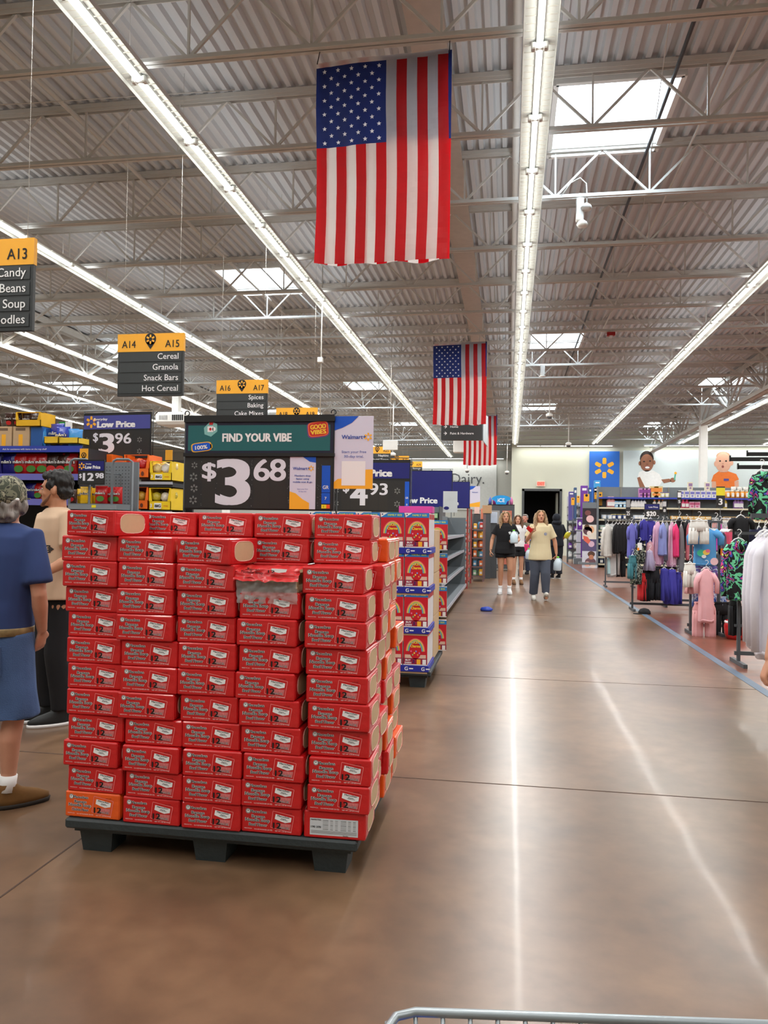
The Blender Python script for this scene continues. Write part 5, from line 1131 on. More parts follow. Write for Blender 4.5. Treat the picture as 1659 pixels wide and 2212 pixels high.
p = Panel(w, z1-z0, -.001); p.mb.box(-w/2, w/2, 0, .2, 0, z1-z0, colmat((200, 200, 214), .5)); pu = colmat((104, 40, 150), .5)
p.rect(.05, .02, .95, .3, pu, 1); p.rect(.55, .34, .95, .98, pu, 1); p.ell(.4, .15, .2, .05, M_TXT, 2); p.mb.build('graphic_column', t, (0, 0, z0)); MB().box(-w/2-.1, w/2+.1, 0, .4, 0, z0, M_GREY).build('base', t)
# merchandise and yellow location tags along the top of that end
for i, (q, rgb, nm) in enumerate([((1240, 1053, 1246, 1076), (60, 90, 130), 'slate'), ((1229, 1062, 1240, 1074), (90, 80, 150), 'violet'), ((1255, 1049, 1270, 1070), (110, 50, 160), 'vivid purple'), ((1272, 1053, 1278, 1070), (30, 84, 150), 'deep blue'), ((1283, 1053, 1290, 1066), (30, 90, 160), 'blue'), ((1284, 1038, 1297, 1050), (60, 160, 220), 'sky blue')]):
    Y = 32.5; x, z0, w, h = box_at(q, Y); zb = 1.75
    st = thing('top_stock_box', (x, Y, zb), '%s box of top stock above the linen racks' % nm, 'box'); MB().box(-w/2, w/2, 0, .3, 0, z0+h-zb, colmat(rgb, .5), bev=.01).build('carton', st); pp = Panel(w*.8, h*.6, -.002); pp.rect(.1, .1, .9, .5, M_TXT, 1); pp.mb.build('label', st, (0, 0, z0-zb+h*.2))
MB_ = MB(); MB_.box(at(1226, 1100, Y=32.4).x, at(1296, 1100, Y=32.4).x, 32.4, 32.9, 1.70, 1.748, M_GREY)
tt = thing('top_shelf_unit', (0, 0, 0), 'grey upper shelf carrying purple top stock beyond the endcap', 'shelving'); MB_.build('shelf', tt)
for px in (1227, 1295): xx = at(px, 1100, Y=32.8).x; MB().box(xx-.03, xx+.03, 32.8, 32.86, 0, 1.7, M_DGREY).build('post', tt)
for i, q in enumerate(((1234, 1075, 1241, 1091), (1246, 1071, 1252, 1086), (1261, 1067, 1273, 1083), (1284, 1064, 1289, 1078), (1292, 1063, 1301, 1092))):
    Y = 31.8-.6*i; x, z0, w, h = box_at(q, Y)
    t = thing('location_tag', (x, Y, 0), 'yellow aisle location tag with a dark pin, %s from the doorway' % ORD[i], 'tag', 'yellow location tags over the linen racks')
    m2 = MB(); m2.box(-w/2, w/2, 0, .01, z0, z0+h, M_AY); m2.ell(0, z0+h*.8, w*.25, w*.25, -.002, M_INK, 10); m2.text('J%d' % (i+2), 0, z0+h*.2, -.002, M_INK, h=w*.35) if False else None; m2.build('tag_card', t)
    MB().tube([(0, .02, 0), (0, .02, z0+.1)], .012, M_DGREY, n=6).build('post', t)
# ================================================================ CLOTHING
def pattern_mat(name, cols, scale=6, rough=.8):
    m = bpy.data.materials.new(name); m.use_nodes = True; nt = m.node_tree; N = nt.nodes; b = N['Principled BSDF']; b.inputs['Roughness'].default_value = rough
    tc = N.new('ShaderNodeTexCoord'); no = N.new('ShaderNodeTexNoise'); no.inputs['Scale'].default_value = scale; no.inputs['Detail'].default_value = 2.5; no.inputs['Distortion'].default_value = .8
    nt.links.new(tc.outputs['Object'], no.inputs['Vector']); r = N.new('ShaderNodeValToRGB'); r.color_ramp.interpolation = 'CONSTANT'; cr = r.color_ramp
    for i, (p_, c) in enumerate(cols):
        e = cr.elements[i] if i < 2 else cr.elements.new(p_); e.position = p_; e.color = L3(c)
    nt.links.new(no.outputs['Fac'], r.inputs[0]); nt.links.new(r.outputs[0], b.inputs['Base Color']); return m
P_NEON = pattern_mat('neon_camouflage', [(0, (14, 14, 20)), (.47, (110, 210, 160)), (.53, (12, 12, 18)), (.57, (60, 90, 190)), (.60, (226, 70, 140)), (.63, (14, 14, 20)), (.68, (220, 220, 120))], 9)
P_TIE = pattern_mat('tie_dye', [(0, (60, 90, 180)), (.42, (150, 175, 220)), (.5, (215, 225, 240)), (.56, (110, 110, 190)), (.62, (160, 90, 170))], 12)
P_FLOR = pattern_mat('small_floral', [(0, (20, 24, 30)), (.5, (190, 195, 185)), (.55, (70, 90, 60)), (.62, (25, 28, 34))], 22)
def garment(kind, q, Y, m, label, cat, group, rz=.0, seed=0, hook_=True, thick=.10):
    if isinstance(m, tuple): m = colmat(m, .85, bump=.15, bscale=12)
    x, z0, w, h = box_at(q, Y); rr = random.Random(seed or hash(label) % 1000 if False else sum(map(ord, label))); ph = rr.random()*6
    t = thing('hanging_'+{'pants': 'trousers', 'shorts': 'shorts', 'skirt': 'skirt', 'hoodie': 'hoodie'}.get(kind, 'shirt'), (x, Y, z0), label, cat, group, rz); mb = MB(); w = w/max(.5, abs(math.cos(rz))*.75+abs(math.sin(rz))*.35+.1)
    def ring(cx, v, hw, th, amp=.12, n=28):
        r_ = []
        for i in range(n):
            a = 2*PI*i/n; f = 1+amp*math.sin(7*a+ph+v*3)+amp*.5*math.sin(13*a+ph*2-v*2)
            r_.append((cx+hw*math.copysign(abs(math.cos(a))**.8, math.cos(a)), th*math.sin(a)*f*(1+amp*2*math.sin(5*math.cos(a)*2+ph)), (1-v)*h+.01*math.sin(4*a+ph)*v*h))
        return r_
    T_ = thick/2
    if kind in ('long', 'tee', 'hoodie', 'tank'):
        bw = {'long': .62, 'tee': .68, 'hoodie': .66, 'tank': .95}[kind]*w/2
        prof = [(0, .28, .35), (.04, .45, .5), (.09, .95, .6), (.16, 1.0, .8), (.4, .97, 1), (.7, .98, 1.1), (.93, 1.02, 1.2), (1, 1.0, 1.0)]
        mb.rings([ring(0, v, bw*k, T_*th, .03+.12*v) for v, k, th in prof], m)
        if kind != 'tank':
            end = {'long': .96, 'tee': .46, 'hoodie': .94}[kind]
            for s_ in (-1, 1):
                pts = [(s_*bw*.8, 0, h*.90), (s_*(bw+.05*w), -.01, h*.80), (s_*w*.46, -.015, h*(1-end*.55)), (s_*w*.45, -.02, h*(1-end))]
                r0 = w*.10 if kind != 'tee' else w*.13; mb.tube(pts, [r0*.9, r0, r0*.85, r0*.75], m, n=10)
        if kind == 'hoodie':
            mb.rings([[(cx_, cy_, cz_) for (cx_, cy_, cz_) in [(bw*.55*math.cos(a), -.03+.09*math.sin(a), h*(.98-u*.14)+.0) for a in [2*PI*i/12 for i in range(12)]]] for u in (0, .5, 1)], m)
        if kind != 'tank': mb.rings([ring(0, v, bw*k, T_*th*1.04, .1) for v, k, th in ((.94, 1.0, 1.2), (.975, 1.03, 1.15))], m)
    elif kind in ('pants', 'shorts', 'skirt'):
        if kind == 'skirt': mb.rings([ring(0, v, w/2*k, T_*th, .3*v) for v, k, th in ((0, .5, .7), (.1, .55, .8), (.5, .8, 1.2), (1, 1, 1.5))], m)
        else:
            sp = .42 if kind == 'shorts' else .28
            mb.rings([ring(0, v, w/2*k, T_*th, .08) for v, k, th in ((0, .78, .6), (.06, .8, .7), (sp*.6, .93, 1), (sp+.04, .96, 1.0))], m)
            for s_ in (-1, 1): mb.rings([ring(s_*w*.25*kk, v, w*.235*k, T_*th, .16) for v, k, th, kk in ((sp*.8, 1, .9, .95), (sp+.2, 1, 1, 1), (.8, .95, 1, 1.04), (1, .95, 1, 1.06))], m)
            mb.box(-w*.385, w*.385, -T_*.75, T_*.75, h*.95, h*.995, m, bev=.004)
    mb.build('cloth', t)
    if hook_:
        hb = MB(); hw_ = w*.22
        hb.tube([(-hw_, 0, h-.03), (-hw_*.5, 0, h+.005), (0, 0, h+.02), (hw_*.5, 0, h+.005), (hw_, 0, h-.03)], .007, M_TXT, n=6)
        hb.tube([(0, 0, h+.02), (0, 0, h+.05), (.018, 0, h+.065), (.03, 0, h+.085), (.018, 0, h+.105), (0, 0, h+.108), (-.012, 0, h+.1)], .0035, M_TXT, n=5); hb.build('hanger', t)
    return t
def rail_rack(px0, px1, Y, zt, label, lower=None, depth=.5):
    a, b_ = at(px0, 1150, Y=Y).x, at(px1, 1150, Y=Y).x; w = b_-a; m = M_DGREY
    t = thing('clothing_rack', ((a+b_)/2, Y, 0), label, 'clothing rack')
    MB().box(-w/2, w/2, -.012, .012, zt-.03, zt, m).build('top_rail', t)
    for s_ in (-1, 1):
        X = s_*(w/2-.04); MB().box(X-.015, X+.015, -.02, .02, .04, zt-.03, m).build('upright', t); MB().box(X-.02, X+.02, -depth/2, depth/2, 0, .04, m).build('foot', t)
    MB().box(-w/2, w/2, -.015, .015, .10, .14, m).build('lower_brace', t)
    if lower: MB().box(-w/2, w/2, -.01, .01, lower-.025, lower, m).build('middle_rail', t)
    return t
ZR = lambda py, Y: at(1420, py, Y=Y).z
# rack A: far rack with white and black tops
YA = 19.4; rail_rack(1305, 1372, YA, ZR(1123, YA), 'farthest clothing rack, long white and black tops on it')
gA = 'tops on the farthest clothing rack'
garment('long', (1297, 1133, 1328, 1203), YA-.1, (214, 212, 206), 'cream long top at the near end of the farthest rack', 'top', gA, .5, hook_=True)
garment('long', (1306, 1133, 1338, 1246), YA+.15, (198, 198, 198), 'long pale grey robe hanging behind the cream top', 'robe', gA, .4)
for i in range(5): garment('long', (1320+i*7, 1131, 1342+i*7, 1196-(i % 2)*3), YA+.05*i-.1, (16, 16, 20), 'black top on the farthest rack, %s from the cream one' % ORD[i], 'top', gA, .7)
garment('pants', (1328, 1196, 1352, 1246), YA+.3, (20, 20, 24), 'black trousers hanging low behind the farthest rack upright', 'trousers', gA, .4)
garment('tank', (1310, 1205, 1318, 1240), YA+.1, (190, 225, 230), 'pale aqua garment edge below the cream top', 'top', gA, .4, hook_=False)
# rack B: violet, indigo and pink tops over dark shorts
YB_ = 13.9; rail_rack(1362, 1536, YB_, ZR(1121, YB_), 'middle clothing rack with violet and pink tops above dark shorts', .98)
rail_rack(1430, 1500, YB_+.9, 1.2, 'bare grey lower rack frame behind the middle clothing rack')
gB = 'tops on the middle clothing rack'
for i, (x0_, x1_, y0_, y1_, kind, c, lb, rz) in enumerate([
    (1352, 1376, 1131, 1205, 'tee', (108, 108, 190), 'periwinkle top first on the middle rack', .5), (1362, 1384, 1131, 1203, 'tee', (130, 135, 205), 'lighter periwinkle top second on the middle rack', .6),
    (1373, 1390, 1131, 1190, 'tee', (40, 44, 80), 'dark slate top squeezed between violet ones', .8), (1380, 1400, 1122, 1168, 'tee', (58, 54, 150), 'indigo top high on the middle rack', .6), (1392, 1418, 1121, 1180, 'tee', (66, 60, 164), 'large indigo top before the pink sleeves', .5),
    (1407, 1433, 1127, 1222, 'long', (224, 178, 204), 'light pink long-sleeved top, front one on middle rack', .45), (1396, 1412, 1170, 1212, 'tank', (216, 160, 170), 'dusty pink hem showing under the indigo top', .5), (1422, 1440, 1130, 1200, 'tee', (140, 150, 210), 'pale lavender blue top after the pink sleeves', .7),
    (1430, 1450, 1130, 1210, 'long', (150, 160, 170), 'blue-grey long top on the middle rack', .6), (1440, 1462, 1128, 1224, 'long', (218, 172, 196), 'second light pink long top on middle rack', .6), (1451, 1467, 1132, 1203, 'tee', (232, 60, 120), 'hot pink tee on the middle rack', .6),
    (1457, 1478, 1119, 1188, 'tee', (20, 20, 24), 'black tee beside the hot pink one', .5), (1474, 1492, 1125, 1186, 'tee', (28, 28, 34), 'black top with white hanger showing', .6), (1466, 1476, 1135, 1235, 'tank', (120, 120, 124), 'mid grey long top behind the black tee', .6), (1484, 1494, 1130, 1210, 'tank', (200, 110, 120), 'dusty red top edge near the white shorts', .6)]):
    garment(kind, (x0_, y0_, x1_, y1_), YB_+.03*((i*5) % 7-3)-.03, c, lb, 'top', gB, rz, thick=.12)
gC = 'bottoms on the middle rack lower rail'
for i, (x0_, x1_, y0_, y1_, kind, c, lb, rz) in enumerate([
    (1358, 1374, 1200, 1250, 'shorts', (60, 120, 130), 'teal patterned shorts at the outer end', .4), (1364, 1384, 1212, 1262, 'shorts', P_FLOR, 'small floral print shorts under the periwinkle tops', .4), (1372, 1390, 1175, 1215, 'shorts', P_FLOR, 'floral print shorts hung higher beside a white tag', .4), (1392, 1414, 1190, 1232, 'skirt', (170, 160, 190), 'mauve grey skirt under the pink hem', .3),
    (1380, 1394, 1238, 1296, 'pants', (206, 40, 44), 'red trousers among the black ones', .4), (1386, 1402, 1228, 1298, 'pants', (20, 20, 24), 'black trousers beside the red pair', .5), (1398, 1426, 1226, 1296, 'shorts', (22, 24, 32), 'wide black skirt-like shorts next to the indigo ones', .3),
    (1421, 1448, 1228, 1296, 'skirt', (58, 56, 150), 'indigo pleated skirt first of two', .3), (1436, 1466, 1230, 1304, 'skirt', (64, 60, 160), 'indigo pleated skirt second of two, hanging lowest', .2), (1458, 1470, 1236, 1304, 'pants', (52, 48, 140), 'indigo trousers at the end of the lower rail', .4)]):
    garment(kind, (x0_, y0_, x1_, y1_), YB_-.35+.03*i, c, lb, 'bottoms', gC, rz, thick=.14)
mb = MB(); mb.box(-.035, .035, 0, .004, 0, .12, M_TXT); tag(mb.build('garment_tag', None, at(1382, 1188, Y=YB_-.45)[:]), 'white swing tag on the floral print shorts', 'tag')
tag(MB().box(-.012, .022, 0, .004, 0, .045, colmat((240, 150, 40), .5)).build('garment_tag', None, at(1378, 1189, Y=YB_-.47)[:]), 'orange swing tag beside the white one', 'tag')
# rack C
YC = 11.0
rail_rack(1486, 1560, YC, ZR(1123, YC), 'nearer clothing rack with blue tee, white shorts and pink outfit', .95)
gD = 'clothes on the nearer clothing rack'
for i, (x0_, x1_, y0_, y1_, kind, c, lb, rz, dy) in enumerate([
    (1489, 1530, 1123, 1175, 'shorts', (232, 230, 224), 'white denim shorts hanging above the blue tee', .1, -.28), (1490, 1556, 1140, 1222, 'tee', (88, 160, 218), 'sky blue tee with a colourful chest print', .1, -.12), (1477, 1503, 1216, 1268, 'shorts', (232, 230, 222), 'white shorts hanging low beside the tie-dye trousers', .2, -.25),
    (1480, 1500, 1262, 1282, 'skirt', (220, 160, 160), 'pink hem below the low white shorts', .1, -.15), (1496, 1530, 1215, 1310, 'pants', P_TIE, 'blue tie-dye trousers, outer pair', .1, -.02), (1530, 1568, 1215, 1312, 'pants', P_TIE, 'blue tie-dye trousers, inner pair', .1, .03), (1502, 1548, 1228, 1345, 'tee', (236, 178, 184), 'pink satin top of a hanging outfit', .15, -.34),
    (1497, 1545, 1300, 1382, 'pants', (232, 170, 172), 'pink satin trousers almost touching the floor', .1, -.22), (1545, 1565, 1300, 1340, 'skirt', (224, 160, 158), 'dusty pink skirt behind the satin top', .1, .12), (1536, 1582, 1300, 1384, 'pants', (18, 18, 22), 'long black trousers beside the pink outfit', .1, .0),
    (1548, 1562, 1132, 1190, 'tee', (220, 70, 180), 'magenta top behind the blue tee', .5, .15), (1556, 1568, 1150, 1225, 'tank', (110, 100, 120), 'grey purple top with an orange tag', .5, .1), (1556, 1590, 1138, 1262, 'long', (232, 90, 120), 'coral pink long-sleeved top at the rack end', .3, .2), (1540, 1552, 1125, 1140, 'tee', (240, 110, 60), 'orange scrap of a top between white hangers', .3, .1)]):
    garment(kind, (x0_, y0_, x1_, y1_), YC+dy, c, lb, 'trousers' if kind == 'pants' else 'top' if kind in ('tee', 'long', 'tank') else 'shorts' if kind == 'shorts' else 'skirt', gD, rz, thick=.10)
# chest print of the blue tee (plain colour blobs)
mb = MB(); xx = at(1522, 1195, Y=YC-.25)
for (u, v, r, c) in ((-.03, .0, .06, (70, 200, 160)), (.03, .01, .045, (250, 210, 90)), (.05, .03, .03, (240, 120, 150)), (.0, -.045, .03, (230, 230, 230))): mb.ell(u, v, r, r*.8, -.001*len(mb.f)/4, colmat(c, .7), 9)
tag(mb.build('chest_print', None, (xx.x, YC-.215, xx.z)), 'colourful abstract print on the sky blue tee', 'print')
o = MB().ell(0, 0, .035, .05, 0, colmat((240, 130, 40), .5), 12).box(-.03, .03, .001, .004, -.045, .045, colmat((240, 130, 40), .5)); tag(o.build('garment_tag', None, at(1558, 1192, Y=YC-.02)[:]), 'round orange tag on the grey purple top', 'tag')
o = MB().ell(0, 0, .05, .05, 0, colmat((236, 196, 200), .5), 14).box(-.03, .03, .001, .004, -.03, .03, colmat((236, 196, 200), .5)); tag(o.build('garment_tag', None, at(1543, 1213, Y=YC-.24)[:]), 'round pale pink tag at the hem of the blue tee', 'tag')
for i in range(14):
    px = 1538+i*3 if i < 5 else 1560+(i-5)*2.4; c = at(px, 1122, Y=YC)
    hb = MB(); hb.tube([(0, 0, -.09), (0, 0, 0), (.02, 0, .015), (.03, 0, .035), (.015, 0, .055), (-.005, 0, .05)], .0045, M_TXT, n=5); hb.tube([(-.09, 0, -.13), (0, 0, -.09), (.09, 0, -.13)], .006, M_TXT, n=5)
    tag(hb.build('clothes_hanger', None, (c.x, YC, ZR(1123, YC)-.02), .9), 'white plastic hanger on the nearer rack rail, %s along' % ORD[i], 'hanger', 'white hangers on the nearer rail')
# rack D: neon hoodies, navy tops, top arms
YD = 8.6
rail_rack(1588, 1700, YD, ZR(1150, YD)+.02, 'dark clothing rack behind the white hoodies', .42)
t = thing('faceout_arms', (0, 0, 0), 'tall dark fixture with three horizontal arms at the frame edge', 'clothing rack')
for (px0, py) in ((1614, 981), (1577, 992), (1594, 1009)):
    c0 = at(px0, py, Y=7.6); MB().box(c0.x, 2.9, 7.59, 7.61, c0.z-.018, c0.z+.018, M_BLACK).build('arm', t); MB().box(c0.x-.006, c0.x+.006, 7.59, 7.61, c0.z-.02, c0.z+.035, M_BLACK).build('arm_tip', t)
MB().box(2.88, 2.93, 7.575, 7.625, 0, at(1614, 975, Y=7.6).z+.05, M_BLACK).build('post', t)
gE = 'dark patterned clothes near the white hoodies'
garment('hoodie', (1561, 1166, 1629, 1296), YD-.12, P_NEON, 'neon camouflage hoodie on a white hanger beside the white hoodies', 'hoodie', gE, .12, thick=.16)
garment('hoodie', (1617, 1018, 1672, 1122), 7.5, P_NEON, 'neon camouflage top hanging high from the fixture arms', 'hoodie', gE, .2, thick=.16)
garment('tee', (1576, 1116, 1624, 1175), YD+.2, (22, 22, 26), 'black tee hung above the neon camouflage hoodie', 'top', gE, .1)
for i in range(4): garment('tank', (1612+i*13, 1140, 1640+i*13, 1230), YD+.35, (24, 26, 60), 'navy top behind the white hoodies, %s along' % ORD[i], 'top', gE, .7)
garment('pants', (1575, 1290, 1600, 1372), YD+.1, (16, 16, 20), 'black leggings below the neon camouflage hoodie', 'trousers', gE, .2)
mb = MB(); mb.lathe([(.10, 0), (.13, .06), (.14, .16), (.12, .24), (.05, .26)], colmat((190, 24, 26), .25, coat=.5), n=18); mb.lathe([(.125, .2), (.135, .215), (.125, .235)], M_TXT, n=18)
c = at(1588, 1380, Z=0); tag(mb.build('plastic_bucket', None, c[:]), 'glossy red plastic bucket under the dark clothing rack', 'bucket')
# white hoodies hanging nearest the camera
YW = 5.5; gW = 'white hoodies hanging by the frame edge'
t = thing('clothing_rack', (0, 0, 0), 'rack arm carrying the white hoodies, mostly out of frame', 'clothing rack')
zb = at(1640, 1138, Y=YW).z; MB().box(1.60, 2.6, YW-.012, YW+.012, zb+.06, zb+.09, M_DGREY).build('arm', t); MB().box(2.56, 2.6, YW-.02, YW+.02, 0, zb+.2, M_DGREY).build('post', t); MB().box(2.3, 2.75, YW-.25, YW+.25, 0, .03, M_DGREY).build('base', t)
for i, (x0_, x1_, y1_) in enumerate(((1604, 1700, 1400), (1612, 1716, 1410), (1622, 1730, 1424))):
    garment('hoodie', (x0_, 1150, x1_, y1_), YW-.16*i+.1, (226, 224, 234), 'white hoodie hanging at the frame edge, %s layer from behind' % ORD[i], 'hoodie', gW, .25, thick=.20)
# black cap on the floor, red ceiling device elsewhere
c = at(1392, 1326, Z=0); t = thing('cap', c[:], 'black baseball cap lying on the floor by the blue strip', 'cap', None, .3)
mb = MB(); mb.loft([(0, 0, 0, .105, .09), (0, 0, .04, .10, .088), (0, 0, .08, .07, .06), (0, 0, .095, .02, .02)], mat('cap_black', (20, 20, 24), .85, bump=.2), 18); mb.build('crown', t)
mb = MB(); mb.loft([(-.12, -.02, .004, .085, .06), (-.12, -.02, .012, .085, .06)], mat('cap_black', (0, 0, 0)), 16); mb.build('brim', t)
# ================================================================ PEOPLE
def frames(d):
    d = Vector(d).normalized(); return d
def ball(mb, c, r, m, M=None, n=12):
    rg = []
    for j in range(1, 8):
        a = -PI/2+PI*j/8; rg.append([(c[0]+r[0]*math.cos(a)*math.cos(t*2*PI/n), c[1]+r[1]*math.cos(a)*math.sin(t*2*PI/n), c[2]+r[2]*math.sin(a)) for t in range(n)])
    if M: rg = [[tuple(M @ Vector(p)) for p in q] for q in rg]
    mb.rings(rg, m)
def hand(mb, w, d, nrm, s_, m, curl=.5, thumb_side=1, fist=1.0):
    """palm, four unequal fingers with two knuckle bends and a thumb from the side of the palm"""
    w = Vector(w); d = Vector(d).normalized(); nrm = Vector(nrm); nrm = (nrm-d*nrm.dot(d)).normalized(); c = d.cross(nrm)*thumb_side
    rg = []
    for (u, hw, ht) in ((-.02, .022, .018), (.0, .026, .016), (.04, .038, .014), (.08, .040, .012), (.092, .034, .009)):
        rg.append([tuple(w+d*u*s_+c*hw*s_*math.cos(t*2*PI/10)+nrm*ht*s_*math.sin(t*2*PI/10)) for t in range(10)])
    mb.rings(rg, m)
    for i, (off, L) in enumerate(((.030, .068), (.0105, .077), (-.0095, .072), (-.029, .056))):
        p = w+(d*.080+c*off)*s_; pts = [p]; a = curl*.45
        for k, f in enumerate((.46, .30, .24)):
            p = p+(d*math.cos(a)+nrm*math.sin(a)+c*off*.8*(1 if k == 0 else 0))*L*f*s_; pts.append(p); a += curl*(.9 if k == 0 else .6)
        mb.tube(pts, [.0092*s_, .0088*s_, .008*s_, .0065*s_], m, n=8)
    p0 = w+(d*.018+c*.024)*s_; p1 = p0+(d*.028+c*.026+nrm*.008)*s_; p2 = p1+(d*.028+c*.010+nrm*.014*curl*2)*s_; p3 = p2+(d*.022-c*.002+nrm*.012*curl*2)*s_
    mb.tube([p0, p1, p2, p3], [.013*s_, .0115*s_, .0105*s_, .008*s_], m, n=8)
def person(label, loc, rz, H, skin, J, cat='person'):
    """J: joints in metres for a 1.70 m figure that faces -y; returns (root, head matrix, scale)"""
    s_ = H/1.70; t = thing('person', loc, label, cat, None, rz); sk = mat('skin_'+'_'.join(map(str, skin)), skin, .5, vary=.05, scale=20)
    g = lambda k, d: Vector(J.get(k, d))
    sh = J.get('sw', .165); lean = J.get('lean', (0, 0)); hx = J.get('hip', (0, 0))
    mb = MB()
    mb.loft([(hx[0], hx[1], .84, .12, .09), (hx[0], hx[1], .90, .150, .11), (hx[0], hx[1]+.005, .96, .155, .112), (hx[0]*.6+lean[0]*.3, hx[1]*.6+lean[1]*.3, 1.06, .132, .098), (lean[0]*.6, lean[1]*.6, 1.18, .145, .105), (lean[0]*.85, lean[1]*.85, 1.30, .162, .108), (lean[0], lean[1], 1.385, sh*1.02, .088), (lean[0], lean[1]+.005, 1.43, sh*.62, .066), (lean[0], lean[1], 1.46, .06, .058)], sk, 20)
    top = Vector((lean[0], lean[1], 0))
    for S, k in ((-1, 'R'), (1, 'L')):
        shd = top+Vector((S*sh, 0, 1.385)); el = g('el'+k, (S*.24, .02, 1.11)); wr = g('wr'+k, (S*.25, -.03, .87))
        mb.tube([shd-Vector((S*.06, 0, 0)), shd, shd.lerp(el, .35), shd.lerp(el, .8), el, el.lerp(wr, .3), el.lerp(wr, .75), wr], [.05, .056, .047, .040, .038, .040, .030, .025], sk, n=12)
        hd = g('hd'+k, (wr-el)[:]); hand(mb, wr, hd, g('hn'+k, (-S, 0, 0)), 1.0, sk, J.get('cu'+k, .5), J.get('ts'+k, 1))
        hp = Vector((hx[0]+S*.085, hx[1], .90)); kn = g('kn'+k, (S*.09, -.02, .49)); an = g('an'+k, (S*.09, .02, .085))
        mb.tube([hp, hp.lerp(kn, .25), hp.lerp(kn, .75), kn, kn.lerp(an, .3)+Vector((0, .015, 0)), kn.lerp(an, .75), an], [.088, .085, .062, .052, .055, .038, .034], sk, n=14)
        fd = g('fd'+k, (0, -1, 0)).normalized(); mb.tube([an, an+fd*.04+Vector((0, 0, -.045)), an+fd*.15+Vector((0, 0, -.055))], [.036, .036, .025], sk, n=10)
    HM = Matrix.Translation(top+Vector((0, J.get('hy', -.005), 1.475))) @ Matrix.Rotation(J.get('hyaw', 0), 4, 'Z') @ Matrix.Rotation(J.get('hpitch', 0), 4, 'X')
    q = MB(); q.loft([(0, -.050, 0, .022, .022), (0, -.045, .012, .038, .040), (0, -.030, .035, .052, .062), (0, -.015, .06, .060, .078), (0, -.005, .09, .068, .088), (0, .003, .12, .073, .094), (0, .008, .15, .074, .096), (0, .010, .18, .066, .086), (0, .010, .205, .048, .062), (0, .010, .222, .02, .028)], sk, 20)
    q.tube([(0, -.084, .130), (0, -.096, .108), (0, -.110, .088), (0, -.098, .078)], [.007, .010, .014, .010], sk, n=10); ball(q, (-.011, -.098, .084), (.008, .009, .007), sk); ball(q, (.011, -.098, .084), (.008, .009, .007), sk)
    ball(q, (0, -.080, .135), (.052, .014, .009), sk); ball(q, (0, -.086, .050), (.022, .012, .012), sk); ball(q, (0, -.085, .018), (.018, .014, .012), sk)
    for S in (-1, 1): ball(q, (S*.076, .012, .098), (.011, .018, .031), sk); ball(q, (S*.040, -.056, .080), (.02, .022, .020), sk)
    mb.add([HM @ Vector(p) for p in q.v], q.f, sk, True)
    mb.tube([top+Vector((0, .012, 1.40)), HM @ Vector((0, .01, .05))], [.060, .054], sk, n=14)
    mb.v = [tuple(Vector(p)*s_) for p in mb.v]
    b = remesh(mb, sk, .0068, 2).build('body', t)
    def hpart(name, fn, m=None, vox=None, disp=0, dsc=9):
        q = MB(); fn(q); q.v = [tuple((HM @ Vector(p))*s_) for p in q.v]
        if vox: q = remesh(q, m, vox, 1, disp, dsc)
        return q.build(name, t)
    for S in (-1, 1):
        def eye(q): ball(q, (S*.030, -.0800, .112), (.0115, .0095, .0052), mat('eye_white', (200, 194, 188), .4, vary=0), n=10); ball(q, (S*.030, -.0862, .112), (.0058, .0040, .0050), mat('iris_dark', (40, 28, 22), .3, vary=0), n=8)
        hpart('eye', eye)
        bc = J.get('brow', (70, 50, 36)); hpart('eyebrow', lambda q: q.tube([(S*.015, -.094, .127), (S*.031, -.093, .132), (S*.047, -.080, .128)], [.003, .004, .002], colmat(bc, .8), n=6))
    lc = J.get('lips', (170, 96, 88)); op = J.get('open', 0)
    hpart('mouth', lambda q: (ball(q, (0, -.0955, .056+op*.3), (.020, .006, .0045), colmat(lc, .5)), ball(q, (0, -.0945, .048-op*.3), (.018, .007, .005), colmat(lc, .5)), ball(q, (0, -.0955, .052), (.015, .004, .001+op*.6), colmat((60, 24, 24), .5))))
    return t, HM, s_, J, hpart
def wear(P, name, m, build, vox=.011, disp=.008, dsc=7, smooth=2):
    t, HM, s_, J, _ = P; q = MB(); build(q, J); q.v = [tuple(Vector(p)*s_) for p in q.v]; return remesh(q, m, vox, smooth, disp, dsc).build(name, t)
def shirt_f(m, hem=.84, ease=.02, slv=.6, loose=.03):
    def f(q, J):
        sh = J.get('sw', .165); l = J.get('lean', (0, 0)); hx = J.get('hip', (0, 0)); e = ease
        q.loft([(hx[0], hx[1], hem, .158+e+loose, .118+e+loose), (hx[0], hx[1], hem+.1, .155+e+loose, .115+e+loose*.8), (hx[0]*.6+l[0]*.3, hx[1]*.6+l[1]*.3, 1.07, .148+e+loose*.5, .108+e), (l[0]*.6, l[1]*.6, 1.18, .155+e, .110+e), (l[0]*.85, l[1]*.85, 1.30, .168+e, .112+e), (l[0], l[1], 1.39, sh+e, .092+e), (l[0], l[1]+.004, 1.435, sh*.68+e*.7, .070+e*.6), (l[0], l[1], 1.462, .066, .066)], m, 22)
        for S, k in ((-1, 'R'), (1, 'L')):
            shd = Vector((l[0]+S*sh, l[1], 1.39)); el = Vector(J.get('el'+k, (S*.24, .02, 1.11))); a = shd.lerp(el, slv); q.tube([shd-Vector((S*.09, 0, .01)), shd, shd.lerp(el, slv*.5), a], [.060, .064, .063, .064+loose*.4], m, n=14)
    return f
